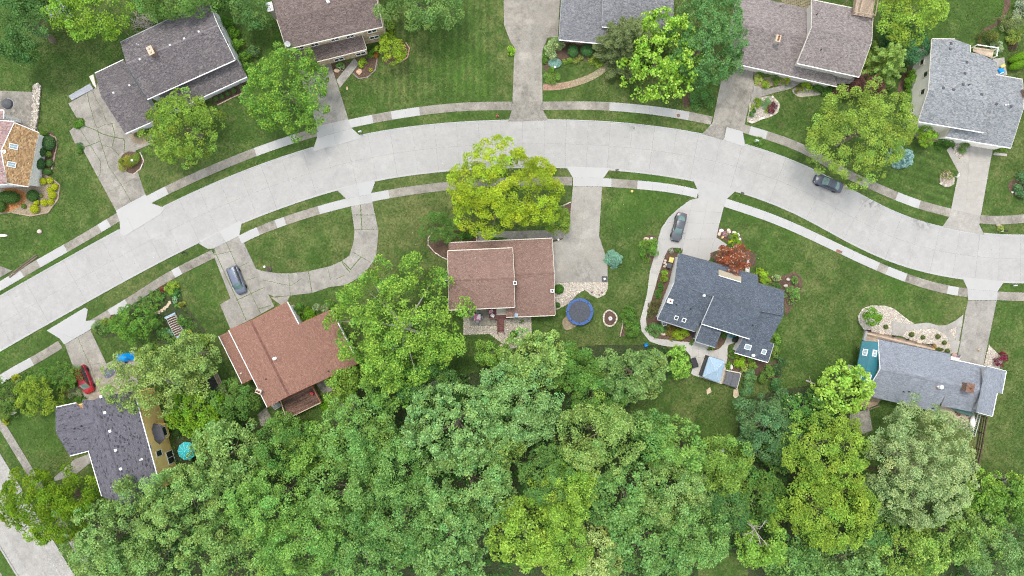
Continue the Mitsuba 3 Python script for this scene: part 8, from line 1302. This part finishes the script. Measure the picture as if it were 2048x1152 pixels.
# pergola and boarded roof by the taupe house
Zk = lambda pts: Zm(1480, 0, 3.84, pts)
k = thing('pergola', 'wooden lattice pergola behind the taupe roof at the top edge', 'pergola'); A4 = [P(*q_, 2.6) for q_ in Zk([(320, -30), (545, 10), (540, 80), (325, 35)])]
for i in range(16): t = i / 15; part(k, 'slat', beam(A4[0] + (A4[1] - A4[0]) * t, A4[3] + (A4[2] - A4[3]) * t, .06, .08), 'wood_mat', uv=np.tile([[1.5, .3]], (8, 1)))
for i in range(7): t = i / 6; part(k, 'cross_slat', beam(A4[0] + (A4[3] - A4[0]) * t + [0, 0, .085], A4[1] + (A4[2] - A4[1]) * t + [0, 0, .085], .06, .08), 'wood_mat', uv=np.tile([[1.3, .7]], (8, 1)))
for c_ in A4: part(k, 'post', box(.14, .14, 2.5, (c_[0], c_[1], 0)), 'wood_mat', uv=np.tile([[1.2, .3]], (8, 1)))
k = thing('balcony', 'grey boarded balcony with a lattice screen behind the upper taupe roof', 'balcony'); po = Polygon([P(*q_, 6.0)[:2] for q_ in Zk([(880, -40), (1040, -10), (1015, 135), (862, 112)])]); planks(k, po, 1.35, .3, (5.9, 6.0), 'wood_mat', (1.15, .4), 15); pc = list(po.exterior.coords)
for i in range(4): part(k, 'rail', beam(np.r_[pc[i], 7.0], np.r_[pc[i + 1], 7.0], .12, .08), 'wood_mat', uv=np.tile([[1.3, .5]], (8, 1)))
lat = [P(*q_, 6.9) for q_ in Zk([(935, 55), (1015, 70), (1010, 135), (925, 122)])]
for i in range(8): t = i / 7; part(k, 'lattice_slat', beam(lat[0] + (lat[1] - lat[0]) * t, lat[3] + (lat[2] - lat[3]) * t, .06, .04), 'wood_mat', uv=np.tile([[1.4, .2]], (8, 1)))
for i in range(6): t = i / 5; part(k, 'lattice_slat', beam(lat[0] + (lat[3] - lat[0]) * t + [0, 0, .045], lat[1] + (lat[2] - lat[1]) * t + [0, 0, .045], .06, .04), 'wood_mat', uv=np.tile([[1.4, .6]], (8, 1)))
for p_ in pc[:4]: part(k, 'post', box(.16, .16, 7.0, (*p_, 0)), 'wood_mat', uv=np.tile([[1.2, .3]], (8, 1)))
# mailboxes and street things
def mailbox(label, u, v, rz, mat='black_mat', post='white_mat', box2=False):
    k = thing('mailbox', label, 'mailbox'); p_ = P(u, v, 1.1); b_ = np.array([p_[0], p_[1], .03]); part(k, 'post', box(.11, .11, 1.1, b_), post); m = loft([-.26, .26], [np.array([(-.11, 0), (.11, 0), (.11, .14)] + [(.11 * math.cos(a), .14 + .10 * math.sin(a)) for a in np.linspace(.3, math.pi - .3, 6)] + [(-.11, .14)])] * 2); part(k, 'box', tilt(m, rotz(rz), b_ + [0, 0, 1.1]), mat); part(k, 'flag', tilt(box(.16, .02, .06, (0, .13, .14)), rotz(rz), b_ + [0, 0, 1.1]), 'red_mat'); part(k, 'arm', tilt(box(.5, .09, .08, (0, 0, -.1)), rotz(rz), b_ + [0, 0, 1.1]), post); return k
for lab, u, v, rz, m_, p_ in (('black mailbox on the verge by the blue grey minivan driveway', 367, 505, .6, 'black_mat', 'dark_grey_mat'), ('grey mailbox on the verge beside the driveway of the window band house', 720, 263, .3, 'pale_grey_mat', 'grey_mat'), ('dark mailbox on the verge right of the mottled driveway', 1234, 340, 0, 'dark_grey_mat', 'weathered'), ('dark mailbox on the verge above the dark saloon driveway', 1485, 386, -.4, 'dark_grey_mat', 'weathered'), ('white posted mailbox in the shrub beside the taupe house apron', 1514, 281, -.4, 'pale_grey_mat', 'white_mat'), ('black mailbox with a white post below the beige driveway', 2011, 462, 0, 'black_mat', 'white_mat'), ('grey mailbox on the verge right of the flag driveway apron', 2030, 571, 0, 'pale_grey_mat', 'dark_grey_mat')): mailbox(lab, u, v, rz, m_, p_)
shrub('low shrub round the white posted mailbox', 1518, 285, 10, .6, (.10, .17, .05)); shrub('yellow green clump with a grey rock by the black and white mailbox', 2001, 457, 7, .5, (.22, .24, .06)); boulder('grey brown rock by the black and white mailbox', 1996, 451, .7, .5, .4, (.34, .28, .25), 90)
k = thing('fire_hydrant', 'small red and white fire hydrant on the verge left of the long driveway', 'fire hydrant'); p_ = P(995, 233); part(k, 'barrel', lathe([(.17, 0), (.17, .06), (.11, .08), (.11, .55), (.14, .56), (.14, .60), (.11, .62), (.06, .74), (.03, .78)], 14, p_ + [0, 0, .04]), 'red_mat', smooth=35)
for a in (0, 1.57, 3.14): part(k, 'outlet', tilt(lathe([(.06, .09), (.06, .17), (.03, .19)], 10), rotz(a) @ np.array([[0, 0, 1.0], [0, 1, 0], [-1, 0, 0]]), p_ + [0, 0, .46]), 'white_mat')
k = thing('manhole_cover', 'round rusty manhole cover in the pale upper sidewalk', 'manhole cover'); p_ = P(1356.5, 231); part(k, 'ring', lathe([(.30, .072), (.30, .078), (.26, .080)], 24, p_), 'rust_mat'); part(k, 'lid', lathe([(.01, .083), (.25, .083), (.255, .075)], 24, p_), 'weathered')
k = thing('drain_cover', 'small round cover in the road slab', 'drain cover'); p_ = P(1268, 256); part(k, 'lid', lathe([(.01, .02), (.09, .02), (.095, .012)], 16, p_), 'dark_grey_mat'); part(k, 'ring', lathe([(.10, .012), (.10, .018), (.12, .016)], 16, p_), 'weathered')
k = thing('storm_drain', 'rusty storm drain grate at the kerb below the long lower sidewalk', 'storm drain'); p_ = P(1678, 503); 
for i in range(7): part(k, 'bar', box(.06, .36, .03, p_ + rotz(-.42) @ np.array([(i - 3) * .13, 0, .09]), -.42), 'rust_mat')
part(k, 'frame', box(1.0, .44, .02, p_ + [0, 0, .066], -.42), 'weathered')
chair('white plastic garden chair at the lower edge of the patio lawn', 1444, 901, .0, .8, 'white_mat', 'white_mat'); chair('turquoise play seat half under trees left of the canopy patio', *Zs([(102, 850)])[0], .0, .8, 'turquoise_mat', 'turquoise_mat'); chair('blue play seat under trees beside the curving walk', 1292, 690, .0, .3, 'blue_mat', 'sheet_blue')
k = thing('ball', 'small yellow ball on the lawn by the lower sidewalk', 'ball'); s = trimesh.creation.icosphere(subdivisions=2, radius=.22); p_ = P(1263.5, 383); s.apply_translation([p_[0], p_[1], .2]); part(k, 'ball', s, 'yellow_mat', smooth=True); s = trimesh.creation.icosphere(subdivisions=1, radius=.08); s.apply_translation([p_[0], p_[1], .42]); part(k, 'valve', s, 'yellow_mat')
k = thing('garden_hose_pot', 'dark pot beside the white lamp globe inside the loop drive', 'pot'); p_ = P(539, 538); part(k, 'pot', lathe([(.25, 0), (.42, .3), (.44, .4), (.36, .4), (.3, .3)], 14, p_), 'dark_grey_mat'); part(k, 'soil', lathe([(.01, .36), (.37, .36)], 14, p_), 'mulch_mat')
k = thing('swing_bench', 'small grey driftwood log on the lawn left of the lime green tree', 'log'); a_, b_ = P(1611, 761), P(1630, 768); part(k, 'log', tube([np.r_[a_[:2], .15], np.r_[((a_ + b_) / 2)[:2], .22], np.r_[b_[:2], .12]], [.16, .14, .08], 8), 'pale_bark_mat', smooth=True); part(k, 'branch', tube([np.r_[((a_ + b_) / 2)[:2], .2], np.r_[(a_ + [.5, .7, 0])[:2], .3]], [.07, .03], 6), 'pale_bark_mat')
k = thing('garden_shed', 'pale corner of a shed roof between the trees at the top left', 'shed'); p_ = P(118, 26, 2.4); part(k, 'wall', box(2.2, 2.0, 2.2, (p_[0] - .6, p_[1] + .6, 0), .6), 'trim_cream'); part(k, 'roof', box(2.6, 2.4, .12, (p_[0] - .6, p_[1] + .6, 2.21), .6, .03), 'pale_grey_mat')
# small litter: leaves, twigs, stones lying on lawns and paving
r = np.random.default_rng(88)
single('fallen_leaves', *(lambda q_: (M(*rect_tris(q_)), 'vcol_mat'))(leaf_quads(np.c_[r.uniform(-85, 85, 1400), r.uniform(-20, 47, 1400), np.full(1400, .085)], unit(r.normal(size=(1400, 3)) * .25 + [0, 0, 1]), .07 + .08 * r.random(1400), .05 + .05 * r.random(1400), r)), 'scattered fallen leaves and petals on lawns and paving', 'fallen leaves', color=np.repeat(np.clip(np.array([[.34, .30, .20], [.5, .47, .4], [.2, .16, .09], [.16, .2, .06]])[r.integers(4, size=1400)] * (1 + r.normal(size=(1400, 1)) * .2), .02, .8), 4, 0), kind='stuff')

# ---------------------------------------------------------------- grass blades over the lawns
allp = unary_union([p.buffer(.04) for p in paved] + [wp.buffer(-.5)] + [pl['poly'].buffer(-.3).buffer(0) for h in (h1, h2, h3, h4, h5, h6, h7, h8, h9, h10, h11) for pl in h.planes]); shapely.prepare(allp)
r = np.random.default_rng(64); n = 330000; p2 = np.c_[r.uniform(-86, 86, n), r.uniform(-42, 49, n)]; clump = meshkit.fbm(np.c_[p2 * .9, np.zeros(n)], 3, 5); p2 = p2[(clump > .30 + .25 * r.random(n)) & ~shapely.contains_xy(allp, p2[:, 0], p2[:, 1])]
vg = unary_union(verge_polys); inv = shapely.contains_xy(vg, p2[:, 0], p2[:, 1]); z0 = np.where(inv, .05, 0.0); N = len(p2); a = r.random(N) * 6.283; hgt = .05 + .06 * r.random(N); ww = .035 + .05 * r.random(N); lean = r.normal(size=(N, 2)) * .07
b0 = np.c_[p2[:, 0] - np.cos(a) * ww, p2[:, 1] - np.sin(a) * ww, z0]; b1 = np.c_[p2[:, 0] + np.cos(a) * ww, p2[:, 1] + np.sin(a) * ww, z0]; tp = np.c_[p2 + lean, z0 + hgt]
V = np.stack([b0, b1, tp], 1).reshape(-1, 3); F = np.arange(N * 3).reshape(-1, 3); dryn = np.clip(meshkit.fbm(np.c_[p2 * .12, np.zeros(N)], 3, 9) * 1.6 - .5 + r.normal(size=N) * .2, 0, 1)[:, None]
C = .85 * (np.array([[.070, .135, .026]]) * (1 - dryn) + np.array([[.17, .165, .062]]) * dryn) * (1 + r.normal(size=(N, 1)) * .22)
single('grass', M(V, F), 'leaf_mat', 'short grass blades standing over the lawns', 'grass', color=np.repeat(np.clip(C, .01, .4), 3, 0), kind='stuff')
if __import__('os').environ.get('SCENE_STATS'): print('entries', len(scene), 'leaf tris', NL[0], 'tris', sum(len(meshkit.WRITTEN[d['filename']][1]) for d in scene.values() if d.get('type') == 'ply'))
